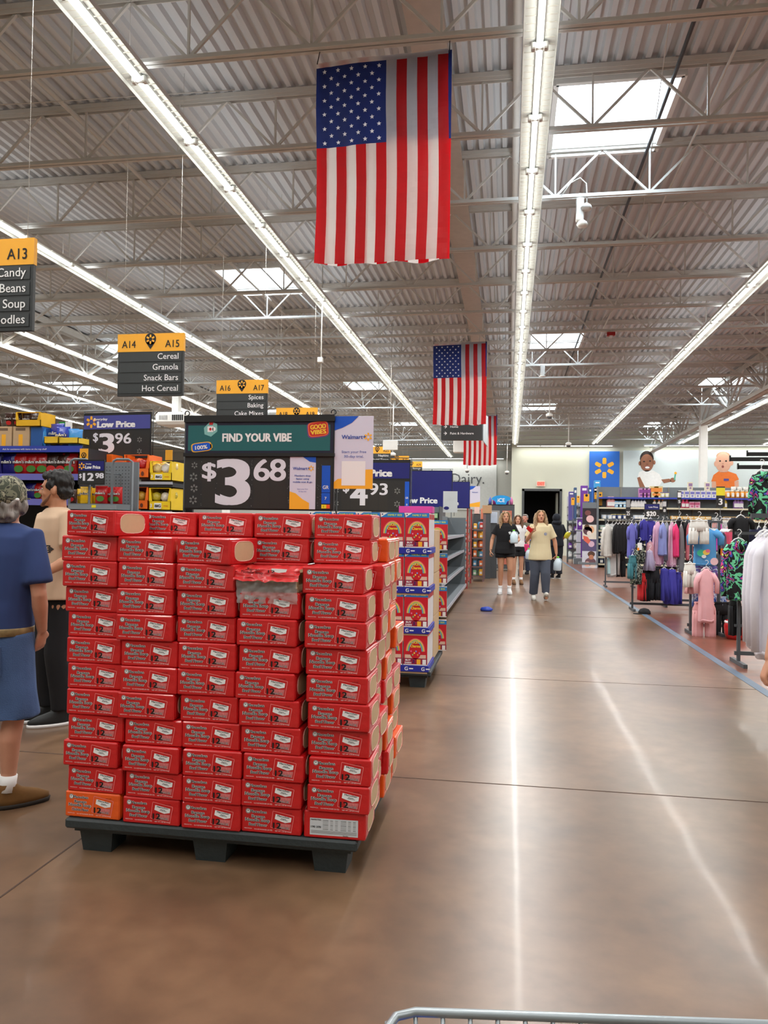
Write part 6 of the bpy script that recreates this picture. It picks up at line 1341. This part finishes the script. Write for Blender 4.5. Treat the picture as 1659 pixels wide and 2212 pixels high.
def pants_f(m, ease=.016, to=1.0, w=1.0, top=1.0):
    def f(q, J):
        hx = J.get('hip', (0, 0)); e = ease
        q.loft([(hx[0], hx[1], .83, .16+e, .115+e), (hx[0], hx[1], .90, .160+e, .122+e), (hx[0], hx[1], top, .150+e, .112+e)], m, 22)
        for S, k in ((-1, 'R'), (1, 'L')):
            hp = Vector((hx[0]+S*.082, hx[1], .89)); kn = Vector(J.get('kn'+k, (S*.09, -.02, .49))); an = Vector(J.get('an'+k, (S*.09, .02, .085)))
            if to > 1: pts = [hp, hp.lerp(kn, .5), kn, kn.lerp(an, .5), kn.lerp(an, to-1)]; r = [.098*w, .094*w, .078*w, .072*w, .068*w]
            else: pts = [hp, hp.lerp(kn, to*.5), hp.lerp(kn, to)]; r = [.098*w, .100*w, .100*w]
            q.tube(pts, [x+e*.5 for x in r], m, n=16)
    return f
def shoes(P, up, sole, sock=None, hi=0.0):
    t, HM, s_, J, _ = P
    for S, k in ((-1, 'R'), (1, 'L')):
        an = Vector(J.get('an'+k, (S*.09, .02, .085))); fd = Vector(J.get('fd'+k, (0, -1, 0))); ang = math.atan2(fd.x, -fd.y); pt = J.get('ft'+k, 0)
        M = Matrix.Translation(an-Vector((0, 0, .085))) @ Matrix.Rotation(ang, 4, 'Z') @ Matrix.Translation((0, 0, .085)) @ Matrix.Rotation(pt, 4, 'X') @ Matrix.Translation((0, 0, -.085))
        q = MB(); q.loft([(0, -.075, .018, .046, .135), (0, -.075, .045, .046, .132), (0, -.05, .07, .042, .105), (0, -.01, .095, .040, .062), (0, .008, .125+hi, .040, .045)], up, 16)
        for z in range(4): q.tube([(-.025, -.10+z*.025, .072+z*.009), (.025, -.10+z*.025, .072+z*.009)], .004, sole, n=5)
        q.v = [tuple((M @ Vector(p))*s_) for p in q.v]; o = q.build('shoe', t)
        q = MB(); q.loft([(0, -.075, .0, .045, .136), (0, -.075, .022, .049, .140), (0, -.075, .024, .04, .13)], sole, 16); q.v = [tuple((M @ Vector(p))*s_) for p in q.v]; q.build('sole', o)
        if sock: q = MB(); kn = Vector(J.get('kn'+k, (S*.09, -.02, .49))); q.tube([an+Vector((0, 0, .0)), an.lerp(kn, .12), an.lerp(kn, .22)], [.044, .042, .044], sock, n=12); q.v = [tuple(Vector(p)*s_) for p in q.v]; q.build('sock', t)
def hair_mat(name, a, b_, sc=60):
    m = bpy.data.materials.new(name); m.use_nodes = True; nt = m.node_tree; N = nt.nodes; b = N['Principled BSDF']; b.inputs['Roughness'].default_value = .55
    tc = N.new('ShaderNodeTexCoord'); mp = N.new('ShaderNodeMapping'); mp.inputs['Scale'].default_value = (1, 1, .12); no = N.new('ShaderNodeTexNoise'); no.inputs['Scale'].default_value = sc; no.inputs['Detail'].default_value = 3
    nt.links.new(tc.outputs['Object'], mp.inputs[0]); nt.links.new(mp.outputs[0], no.inputs['Vector']); r = N.new('ShaderNodeValToRGB'); r.color_ramp.elements[0].position = .35; r.color_ramp.elements[0].color = L3(a); r.color_ramp.elements[1].position = .65; r.color_ramp.elements[1].color = L3(b_)
    nt.links.new(no.outputs['Fac'], r.inputs[0]); nt.links.new(r.outputs[0], b.inputs['Base Color'])
    bp = N.new('ShaderNodeBump'); bp.inputs['Strength'].default_value = .5; bp.inputs['Distance'].default_value = .01; nt.links.new(no.outputs['Fac'], bp.inputs['Height']); nt.links.new(bp.outputs['Normal'], b.inputs['Normal']); return m
H_BLOND = hair_mat('hair_blond', (98, 72, 48), (194, 160, 118)); H_BLACK = hair_mat('hair_black', (8, 7, 8), (20, 17, 16), 120); H_BROWN = hair_mat('hair_brown', (74, 50, 34), (120, 84, 56)); H_GREY = hair_mat('hair_grey', (84, 76, 70), (150, 142, 136))
def long_hair(m, L=.12, part=True, fr=-.02):
    def f(q):
        ball(q, (0, .016, .142), (.084, .098, .092), m, n=18)
        for S in (-1, 1):
            q.tube([(S*.02, -.055, .215), (S*.062, -.055, .18), (S*.083, -.035, .12), (S*.094, -.03, .05), (S*.10, -.035, -.02), (S*.112, -.045+fr, -L)], [.018, .022, .026, .034, .036, .020], m, n=10)
            q.tube([(S*.06, .04, .17), (S*.082, .03, .08), (S*.085, .04, 0), (S*.09, .03, -L)], [.04, .05, .05, .03], m, n=10)
        q.tube([(0, .06, .17), (0, .085, .08), (0, .085, 0), (0, .075, -L)], [.05, .055, .055, .035], m, n=12)
    return f
def short_hair(m, up=.0):
    def f(q):
        ball(q, (0, .022, .150+up*.3), (.082, .094, .082+up), m, n=18); ball(q, (0, .055, .10), (.072, .056, .06), m, n=14); ball(q, (0, -.035, .19+up*.4), (.062, .055, .035+up*.5), m, n=14)
        for S in (-1, 1): ball(q, (S*.066, -.01, .135), (.016, .035, .035), m)
    return f
def project(P, cloth, prints, center, m, dirn=(0, 1, 0)):
    """print lettering on the cloth where it lies"""
    t, HM, s_, J, _ = P; bm = bmesh.new(); bm.from_mesh(cloth.data); tr = BVHTree.FromBMesh(bm); bm.free()
    q = MB()
    for fn in prints: fn(q)
    vs = []
    for v in q.v:
        o = Vector((center[0]+v[0], -1.0, center[1]+v[2]))*1.0; hit = tr.ray_cast(o, Vector(dirn)); y = hit[0].y if hit[0] else -.1
        vs.append((o.x, y-.0035, o.z))
    q.v = vs; return q.build('shirt_print', t)
def jug(x, y, z, label, rz=0, liquid=(205, 222, 232), cap=(120, 210, 70), tilt=0, s_=1.0):
    t = thing('water_jug', (x, y, z), label, 'jug', None, rz); t.rotation_euler = (tilt, 0, rz)
    m = mat('jug_%d' % liquid[0], liquid, .25, vary=.02, coat=.3); r = .078*s_
    MB().loft([(0, 0, 0, r*.9, r*.9), (0, 0, .02*s_, r, r), (0, 0, .14*s_, r, r), (0, 0, .20*s_, r*.72, r*.72), (0, 0, .235*s_, r*.32, r*.32), (0, 0, .25*s_, r*.28, r*.28)], m, 16).build('bottle', t)
    MB().lathe([(.024*s_, 0), (.024*s_, .028*s_)], colmat(cap, .4), z=.243*s_, n=12).build('jug_cap', t)
    MB().tube([(r*.3, 0, .235*s_), (r*.85, 0, .22*s_), (r*1.05, 0, .17*s_), (r*.95, 0, .11*s_)], .009*s_, m, n=8).build('jug_handle', t)
    return t
BLK = mat('cloth_black', (18, 18, 22), .9, vary=.1, scale=4)
# ---- woman in the black tee
c = at(1090, 1283, Z=0)
P = person('woman in black tee and shorts walking toward us, jug under her arm', (c.x, c.y, 0), .06, 1.745, (206, 150, 118),
    dict(elR=(-.265, .03, 1.12), wrR=(-.30, -.05, .88), cuR=1.1, hnR=(1, .2, 0), elL=(.275, .05, 1.12), wrL=(.20, -.17, 1.07), hdL=(-.9, -.25, .05), hnL=(0, .6, .8), cuL=.8, knR=(-.085, -.03, .49), anR=(-.09, .02, .085), knL=(.10, -.09, .50), anL=(.09, -.02, .09), fdR=(-.15, -1, 0), fdL=(.1, -1, 0), brow=(80, 60, 44), hyaw=.08, sw=.16))
wear(P, 'shorts', BLK, pants_f(BLK, .02, .36, 1.08)); o = wear(P, 'tee_shirt', BLK, shirt_f(BLK, .83, .022, .62, .035))
P[4]('hair', long_hair(H_BLOND, .13), H_BLOND, .008, .010, 40); shoes(P, colmat((232, 234, 236), .5), M_TXT, M_TXT)
project(P, o, [lambda q: (q.ell(0, .0, .035, .02, 0, M_TXT, 8), q.ell(.0, -.03, .022, .008, 0, M_TXT, 8))], (.09, 1.30), M_TXT)
q = MB(); q.tube([(-.315, -.05, .94), (-.29, -.02, .94), (-.27, -.05, .93), (-.30, -.08, .93), (-.315, -.05, .94)], .005, BLK, n=5); q.build('bracelet', P[0])
jug(c.x+.185, c.y-.215, 1.075, 'cloudy water jug with green cap under the black-clad woman\'s arm', .3, tilt=-.12, s_=1.05)
# ---- woman in the cream tee
c = at(1166, 1296, Z=0)
CRM = mat('cloth_cream', (214, 198, 160), .9, vary=.04, scale=4); SWT = mat('cloth_slate', (74, 80, 94), .9, vary=.08, scale=5)
P = person('woman in oversized cream tee and grey sweatpants holding a red phone', (c.x, c.y, 0), .05, 1.75, (204, 146, 114),
    dict(elR=(-.25, .02, 1.13), wrR=(-.185, -.17, 1.27), hdR=(.15, -.35, .9), hnR=(.2, -1, .3), cuR=1.0, elL=(.27, .02, 1.12), wrL=(.30, .0, .88), hdL=(.05, 0, -1), hnL=(-1, 0, 0), cuL=1.3, knR=(-.10, -.02, .49), anR=(-.115, .08, .085), knL=(.09, -.11, .51), anL=(.10, -.09, .115), ftL=-.45, brow=(90, 68, 50), open=.007, hpitch=-.10, hyaw=.05, sw=.16))
wear(P, 'sweatpants', SWT, pants_f(SWT, .004, 1.93, 1.14, .90), disp=.014); o = wear(P, 'tee_shirt', CRM, shirt_f(CRM, .76, .026, .78, .034), disp=.012)
P[4]('hair', long_hair(H_BLOND, .17), H_BLOND, .008, .010, 40); shoes(P, colmat((226, 222, 212), .5), colmat((200, 196, 186), .6))
project(P, o, [lambda q: (q.ell(0, .0, .03, .03, 0, colmat((140, 150, 180), .8), 10), q.ell(.0, 0, .016, .016, -.001, CRM, 8))], (.085, 1.29), M_TXT)
t = thing('smartphone', (c.x-.175, c.y-.27, 1.335), 'red-cased smartphone held up in the cream-shirted woman\'s hand', 'phone', None, .1)
t.rotation_euler = (.5, -.9, .2); MB().box(-.038, .038, -.005, .005, 0, .155, colmat((214, 30, 36), .4), bev=.004).build('phone_case', t); MB().box(-.034, .034, .005, .007, .006, .149, M_BLACK).build('screen', t)
jug(c.x+.325, c.y+.0, .585, 'pale water jug with green cap hanging from the cream-shirted woman\'s hand', .4, tilt=.1)
# ---- people farther back
WHT = mat('cloth_white', (226, 226, 228), .9, vary=.03); OLV = mat('cloth_olive', (92, 86, 70), .9, vary=.12, scale=9)
c = at(1113, 1262, Z=0)
P = person('woman with brown hair and white top, half hidden behind the black tee', (c.x+.05, c.y, 0), .15, 1.72, (208, 156, 128), dict(elL=(.26, .03, 1.12), wrL=(.24, -.06, .90), cuL=1.2, knR=(-.09, -.02, .49), brow=(90, 66, 44), hyaw=-.2, sw=.155))
wear(P, 'shorts', BLK, pants_f(BLK, .02, .5, 1.05)); wear(P, 'top', WHT, shirt_f(WHT, .92, .014, .35, .01)); P[4]('hair', long_hair(H_BROWN, .10), H_BROWN, .009, .008, 40); shoes(P, colmat((120, 84, 50), .7), colmat((90, 62, 40), .7), M_TXT)
jug(c.x+.31, c.y-.10, .64, 'water jug carried low by the woman in the white top', .2, tilt=.15)
t = thing('tote_bag', (c.x+.25, c.y-.06, .80), 'small bright pink bag at the side of the white-topped woman', 'bag'); MB().box(-.10, .08, 0, .06, 0, .2, colmat((214, 50, 110), .7), bev=.02).build('bag_body', t); MB().tube([(-.06, .03, .19), (-.03, .03, .27), (.02, .03, .27), (.05, .03, .19)], .006, colmat((214, 50, 110), .7), n=6).build('strap', t)
c = at(1133, 1240, Z=0)
P = person('grey-haired man in olive tee pushing a cart behind the women', (c.x, c.y, 0), -.35, 1.82, (206, 140, 120), dict(elR=(-.25, -.02, 1.12), wrR=(-.20, -.25, 1.05), hdR=(0, -1, 0), hnR=(0, 0, -1), cuR=1.2, elL=(.26, -.02, 1.12), wrL=(.22, -.26, 1.05), hdL=(0, -1, 0), hnL=(0, 0, -1), cuL=1.2, sw=.185, brow=(120, 110, 100)))
wear(P, 'tee_shirt', OLV, shirt_f(OLV, .84, .03, .65, .03)); DEN0 = mat('denim_dark', (50, 60, 84), .9, vary=.08); wear(P, 'trousers', DEN0, pants_f(DEN0, .014, 1.95, 1.0)); P[4]('hair', short_hair(H_GREY), H_GREY, .009, .003, 40); shoes(P, BLK, BLK)
c = at(1200, 1250, Z=0)
NAV = mat('cloth_night', (18, 22, 32), .95, vary=.1)
P = person('person in a black hooded top walking away near the dark doorway', (c.x, c.y, 0), PI+.3, 1.80, (200, 150, 120), dict(elR=(-.26, -.03, 1.14), wrR=(-.20, -.14, .98), cuR=1.1, elL=(.25, -.03, 1.14), wrL=(.24, -.10, .92), sw=.17))
wear(P, 'trousers', NAV, pants_f(NAV, .02, 1.9, 1.05)); wear(P, 'hooded_top', NAV, shirt_f(NAV, .86, .035, 1.0, .02), disp=.012)
def hood(q): ball(q, (0, .03, .125), (.105, .115, .125), NAV, n=18); ball(q, (0, .05, .0), (.13, .10, .07), NAV, n=18)
P[4]('hood', hood, NAV, .010, .008, 12); shoes(P, BLK, colmat((200, 200, 200), .6))
q = jug(c.x+.26, c.y-.24, 1.17, 'yellow jug with a white cap carried by the hooded person', .4, (214, 206, 60), (240, 240, 240), tilt=.9, s_=.9)
# ---- young man in the tan tee
TAN = mat('cloth_tan', (206, 176, 148), .9, vary=.03, scale=4)
c = at(112, 1562, Z=0)
P = person('young man in tan printed tee and black trousers, looking aside in profile', (c.x, c.y, 0), -.55, 1.735, (188, 132, 100),
    dict(elL=(.27, -.02, 1.13), wrL=(.20, -.20, 1.02), hdL=(-.2, -.9, 0), hnL=(0, 0, -1), cuL=1.3, elR=(-.25, .04, 1.12), wrR=(-.25, -.08, .90), cuR=.8, knL=(.09, -.03, .49), fdL=(-.35, -1, 0), fdR=(-.3, -1, 0), brow=(22, 18, 18), hyaw=-.85, sw=.175, lips=(160, 92, 80)))
wear(P, 'trousers', BLK, pants_f(BLK, .020, 1.95, .80, .97), disp=.006); o = wear(P, 'tee_shirt', TAN, shirt_f(TAN, .85, .026, .70, .03), disp=.012); P[4]('hair', short_hair(H_BLACK, .018), H_BLACK, .006, .012, 55)
P[4]('beard', lambda q: (q.tube([(.062, -.008, .085), (.058, -.035, .045), (.040, -.066, .018), (0, -.094, .006), (-.040, -.066, .018), (-.058, -.035, .045), (-.062, -.008, .085)], [.003, .009, .011, .014, .011, .009, .003], mat('stubble', (120, 84, 64), .9, vary=.25, scale=160), n=8), q.tube([(-.018, -.0985, .064), (0, -.101, .067), (.018, -.0985, .064)], .003, mat('stubble', (0, 0, 0)), n=6)))
shoes(P, mat('sneaker_black', (24, 27, 28), .6), M_TXT, None, .05)
ink = mat('print_charcoal', (52, 46, 44), .8, vary=0)
def emblem(q):
    w_ = .105
    for (a, b_) in (((0, w_), (w_, 0)), ((w_, 0), (0, -w_)), ((0, -w_), (-w_, 0)), ((-w_, 0), (0, w_))):
        a, b_ = Vector(a), Vector(b_); n = (b_-a).normalized(); n = Vector((-n.y, n.x))*.0028
        K = 6
        for k in range(K): u = a.lerp(b_, k/K); v = a.lerp(b_, (k+1)/K); q.poly([(u-n)[:], (v-n)[:], (v+n)[:], (u+n)[:]], 0, ink)
    for k in range(10): q.rect(-.13+.026*k, -.13+.026*(k+1), -.026, .026, 0, ink)
    q.poly([(.13, .016), (.15, 0), (.13, -.016)][::-1], 0, ink)
    q.text('NY', 0, .055, 0, ink, h=.032, bold=.02)
project(P, o, [emblem], (.0, 1.21), ink); project(P, o, [lambda q: q.text('AEROPOSTALE', 0, 0, 0, TAN, h=.034, w=.24, bold=.01)], (.0, 1.21), TAN).location = (0, -.0025, 0)
c = at(1653, 1446, Y=3.7)
P = person('person just outside the frame, only a hand showing below the white hoodies', (c.x+.283, 3.75, 0), 0, 1.68, (206, 150, 120), dict(wrR=(-.26, -.03, .83), hdR=(-.35, 0, -1), cuR=1.2, elR=(-.19, .02, 1.08), elL=(.25, .02, 1.1), sw=.14))
wear(P, 'trousers', BLK, pants_f(BLK, .01, 1.95, 1.0)); wear(P, 'tee_shirt', OLV, shirt_f(OLV, .86, .02, .5, .0)); P[4]('hair', short_hair(H_BROWN), H_BROWN, .009, .004, 40); shoes(P, BLK, BLK)
# ---- man in the camouflage cap, back to us
BLU = mat('cloth_navy_blue', (44, 62, 110), .9, vary=.05, scale=4); DEN = mat('denim', (70, 96, 140), .9, vary=.18, scale=7, bump=.3, bscale=180)
P = person('man seen from behind in blue tee, denim shorts and camouflage cap', (-2.495, 3.44, 0), PI-.22, 1.615, (198, 142, 116),
    dict(elR=(-.27, -.02, 1.10), wrR=(-.215, -.10, .90), hdR=(.35, -.2, -.9), hnR=(1, 0, 0), cuR=.6, knR=(-.11, -.03, .46), anR=(-.10, -.005, .085), knL=(.11, .02, .49), anL=(.13, .05, .085), sw=.172, hyaw=.55, lean=(-.045, -.02), fdR=(-.55, -1, 0)))
wear(P, 'denim_shorts', DEN, pants_f(DEN, .022, 1.0, 1.16, .90), disp=.016, dsc=6); o = wear(P, 'tee_shirt', BLU, shirt_f(BLU, .905, .036, .80, .012), disp=.014, dsc=5)
CAMO = pattern_mat('camouflage', [(0, (62, 66, 52)), (.42, (112, 112, 92)), (.5, (44, 44, 36)), (.56, (150, 146, 124)), (.64, (84, 90, 66))], 22)
q = MB(); q.rings([[(math.cos(a)*.206*.95, math.sin(a)*.164*.95, z) for a in [k*PI/14 for k in range(28)]] for z in (.845, .875, .882)], mat('belt_camo', (150, 130, 90), .6, vary=.35, scale=30)); q.build('belt', P[0])
q = MB(); 
for S in (-1, 1): q.box(S*.085-.06, S*.085+.06, .09, .121, .66, .80, DEN, bev=.003)
q.build('back_pocket', P[0])
P[4]('hair', lambda q: (ball(q, (0, .035, .075), (.088, .082, .055), H_GREY, n=16), ball(q, (0, .07, .035), (.07, .045, .05), H_GREY), [ball(q, (S*.075, .02, .07), (.025, .045, .045), H_GREY) for S in (-1, 1)]), H_GREY, .007, .016, 45)
cap = P[4]('baseball_cap', lambda q: q.loft([(0, .012, .085, .087, .102), (0, .010, .12, .088, .104), (0, .010, .165, .084, .098), (0, .012, .205, .064, .074), (0, .012, .228, .03, .035), (0, .012, .232, .008, .01)], CAMO, 24))
b_ = P[4]('cap_brim', lambda q: q.loft([(0, -.10, .112, .075, .085), (0, -.10, .118, .075, .085)], CAMO, 18)); b_.parent = cap
P[4]('cap_logo', lambda q: q.ell(-.03, .13, .014, .008, 0, M_TXT, 10)).parent = cap
lg = [o2 for o2 in bpy.data.objects if o2.name.startswith('cap_logo')][0]; bpy.data.objects.remove(lg)
P[4]('cap_logo', lambda q: (ball(q, (-.062, .080, .105), (.012, .012, .009), M_TXT))).parent = cap
shoes(P, mat('suede_brown', (112, 78, 38), .95, vary=.12, scale=20), mat('sole_dark', (44, 38, 34), .8), M_TXT)
# ================================================================ SHOPPING CARTS
M_WIRE = mat('cart_wire', (150, 158, 162), .35, metal=.6, vary=.05); M_CBLU = mat('cart_blue', (20, 90, 215), .45)
def cart(loc, rz, label, wf=.46, wb=.54, L=.84, z1=.955, full=True):
    t = thing('shopping_cart', loc, label, 'shopping cart', None, rz)   # front edge at local y = L, handle at y = 0
    c = .025; rim = [(-wb/2, 0, z1+.03), (-wf/2, L-c, z1), (-wf/2+c*.3, L-c*.3, z1), (-wf/2+c, L, z1), (wf/2-c, L, z1), (wf/2-c*.3, L-c*.3, z1), (wf/2, L-c, z1), (wb/2, 0, z1+.03)]
    MB().tube(rim, .0042, M_WIRE, n=8).build('rim', t)
    zb = .45
    mb = MB(); n = int(wf/.0245)
    for i in range(1, n): x = -wf/2+i*wf/n; mb.tube([(x, L-.001, z1), (x*.9, L-.06, zb)], .0022, M_WIRE, n=5)
    for z in (.62, .78): mb.tube([(-wf*.47, L-.03, z), (wf*.47, L-.03, z)], .0028, M_WIRE, n=5)
    mb.build('front_grid', t)
    for S in (-1, 1):
        mb = MB()
        for i in range(26): y = L*(i+.5)/26; x = S*(wb/2+(wf-wb)/2*y/L); mb.tube([(x, y, z1+.03*(1-y/L)), (x*.9, y*.93, zb+.08*(1-y/L))], .0022, M_WIRE, n=5)
        for z in (.62, .78): mb.tube([(S*wb*.48, .02, z), (S*wf*.47, L-.03, z)], .0028, M_WIRE, n=5)
        mb.build('side_grid', t)
    mb = MB()
    for i in range(12): x = -wf*.42+i*wf*.84/11; mb.tube([(x, .06, zb+.08), (x, L-.06, zb)], .0022, M_WIRE, n=5)
    mb.build('basket_floor', t)
    for S in (-1, 1):
        MB().box(S*wf/2-.004 if S < 0 else wf/2-.05, S*wf/2+.05 if S < 0 else wf/2+.004, L-.012, L+.006, z1-.06, z1-.018, M_CBLU, bev=.004).build('corner_bumper', t)
        MB().tube([(S*wb*.46, .02, z1), (S*wb*.45, .05, .35), (S*wb*.45, .2, .18), (S*wf*.46, L-.1, .16)], .011, M_WIRE, n=8).build('chassis_tube', t)
        for y in (.12, L-.1):
            wh = MB(); xx = S*(wb if y < .3 else wf)*.45; wh.rings([[(xx+dx, y+.055*math.cos(a), .057+.055*math.sin(a)) for a in [k*PI/10 for k in range(20)]] for dx in (-.012, .012)], mat('wheel_grey', (110, 114, 118), .5)); wh.rings([[(xx+dx, y+.03*math.cos(a), .057+.03*math.sin(a)) for a in [k*PI/8 for k in range(16)]] for dx in (-.014, .014)], M_WIRE); wh.build('wheel', t)
            MB().box(xx-.018, xx+.018, y-.02, y+.02, .10, .20, M_WIRE).build('caster_fork', t)
    MB().tube([(-wb/2, -.02, z1+.09), (wb/2, -.02, z1+.09)], .014, M_CBLU, n=10).build('handle', t)
    for S in (-1, 1): MB().tube([(S*wb*.48, .02, z1-.05), (S*wb*.49, -.02, z1+.09)], .01, M_WIRE, n=8).build('handle_bracket', t)
    return t
fl = at(838, 2184, Z=.955); fr = at(1659, 2214, Z=.955); an = math.atan2(fr.y-fl.y, fr.x-fl.x)
W_ = .50; ctr = fl+Vector((math.cos(an), math.sin(an), 0))*(W_/2); Ld = .84; back = ctr-Vector((-math.sin(an), math.cos(an), 0))*Ld
cart((back.x, back.y, 0), an, 'grey wire shopping cart in front of us, only its front rim showing', W_, .56, Ld)
c = at(124, 1258, Y=4.75); cart((c.x+.05, 5.25, 0), -PI/2, 'shopping cart beside the young man, wheel and handle just visible', z1=.86)
cart((at(1139, 1180, Y=22.6).x, 23.0, 0), PI+.05, 'shopping cart with blue load pushed by the grey-haired man')
cbox('storage_bag', at(1139, 1180, Y=22.6).x, 22.35, .545, .3, .3, .35, (40, 80, 180), 'blue bag riding in the distant shopping cart', 'bag')
# ================================================================ THINGS ON THE CEILING
def conduit(X, Z, y0, y1, r, m, label):
    mb = MB(); mb.tube([(X, y0, Z), (X, y1, Z)], r, m, n=8); return tag(mb.build('conduit', None), label, 'conduit')
conduit(1.72, 6.38, -4, 26, .022, mat('conduit_black', (70, 72, 76), .5), 'dark pipe running under the roof deck past the big skylight')
conduit(2.24, 6.38, -4, 30, .016, M_STEEL, 'white pipe running under the deck, beyond the dark pipe')
conduit(.02, 6.36, -4, 40, .045, M_STEEL, 'thick white pipe running just beside the main light row')
conduit(-5.3, 6.36, -4, 40, .03, M_STEEL, 'white pipe crossing over the grocery aisles under the deck')
def cable(p0, p1, label, m=M_STEEL, r=.006): tag(MB().tube([p0, [(p0[i]+p1[i])/2-(.03 if i == 2 else 0) for i in range(3)], p1], r, m, n=5).build('cable', None), label, 'cable')
cable((1.2, 5.2, 6.44), (2.0, 12.4, 6.42), 'thin white cable strung past the large skylight')
cable((-7.9, 7.3, 5.9), (-3.2, 8.4, 6.42), 'thin brace cable over the left aisle lights')
c = at(1253, 470, Y=10.35)
t = thing('emergency_light', (c.x, 10.40, 5.80), 'white twin-head emergency light with looped cable below the big skylight', 'emergency light')
MB().box(-.05, .05, -.05, .05, -.32, -.02, M_WHITE, bev=.01).build('housing', t)
for z, x in ((-.16, .08), (-.38, .03)): q = MB(); q.lathe([(.02, .06), (.06, .03), (.075, 0), (.06, -.03)], M_WHITE, n=16); q.build('lamp_head', t).location = (x, -.04, z)
MB().tube([(-.25, 0, .02), (-.12, 0, .2), (0, 0, .26), (.08, 0, .18), (.09, 0, .0), (.09, 0, -.12)], .009, M_STEEL, n=6).build('cable_loop', t); MB().box(-.015, .015, -.015, .015, -.05, .05, M_STEEL).build('bracket', t)
def pole_cam(px, py, Y, label, dome=True):
    c = at(px, py, Y=Y); t = thing('ceiling_camera', (c.x, Y, c.z), label, 'security camera')
    MB().tube([(0, 0, .1), (0, 0, 6.51-c.z)], .018, M_WHITE, n=8).build('drop_pole', t); MB().lathe([(.05, .12), (.11, .08), (.11, .0)], M_WHITE, n=16).build('housing', t); q = MB(); ball(q, (0, 0, 0), (.09, .09, .08), mat('dome_smoke', (90, 92, 96), .15, vary=0, coat=.5)); q.build('dome', t)
pole_cam(1187, 900, 25.3, 'white dome camera on a long pole right of the main light row'); pole_cam(1228, 962, 30.3, 'white dome camera on a pole close to the back wall'); pole_cam(848, 985, 25.6, 'white camera on a thin pole left of the far flag'); pole_cam(1009, 1018, 37, 'small white camera on a pole before the Dairy lettering'); pole_cam(1095, 1022, 39, 'small white camera on a pole right of the Dairy lettering')
c = at(1172, 815, Y=21); t = thing('emergency_light', (c.x, 21.1, 5.82), 'smaller white emergency light under the second skylight', 'emergency light'); MB().box(-.06, .06, -.06, .06, -.3, 0, M_WHITE, bev=.02).build('housing', t); MB().lathe([(.03, .05), (.1, 0), (.03, -.02)], M_WHITE, z=-.32).build('lamp_head', t)
c = at(1320, 694, Y=17.5); t = thing('fire_strobe', (c.x, 17.52, 5.82), 'red fire alarm strobe hanging from a joist', 'alarm'); MB().box(-.09, .09, -.06, .06, -.14, -.06, mat('alarm_red', (170, 20, 24), .5), bev=.01).build('housing', t); MB().box(-.03, .03, -.05, .05, -.18, -.14, M_TXT).build('strobe_lens', t); MB().tube([(0, 0, -.06), (0, 0, 0)], .012, M_STEEL, n=6).build('stem', t)
c = at(692, 778, Y=14.2); t = thing('wireless_antenna', (c.x, 14.2, c.z), 'small white antenna box on a pole above the A18 sign', 'antenna'); MB().box(-.05, .05, -.05, .05, -.05, .05, M_WHITE, bev=.01).build('housing', t); MB().tube([(0, .06, -1.2), (0, .06, 6.51-c.z)], .012, M_STEEL, n=6).build('pole', t)
x, z0, w, h = box_at((979, 955, 1002, 977), 33); t = thing('wall_unit', (x, 33, z0), 'white boxy unit hanging before the dairy wall left of the far flag', 'air unit'); MB().box(-w/2, w/2, 0, .5, 0, h+.3, M_WHITE, bev=.02).build('housing', t); MB().tube([(0, .2, h+.3), (0, .2, 6.51-z0)], .03, M_STEEL, n=6).build('drop_pole', t)
c = at(843, 962, Y=19); t = thing('access_point', (c.x, 19, c.z-.12), 'small white square panel hanging right of the white banner', 'panel'); MB().box(-.19, .19, 0, .03, 0, .25, M_WHITE, bev=.01).build('panel_board', t); MB().tube([(0, .015, .25), (0, .015, 6.51-c.z+.12)], .01, M_STEEL, n=6).build('drop_pole', t)
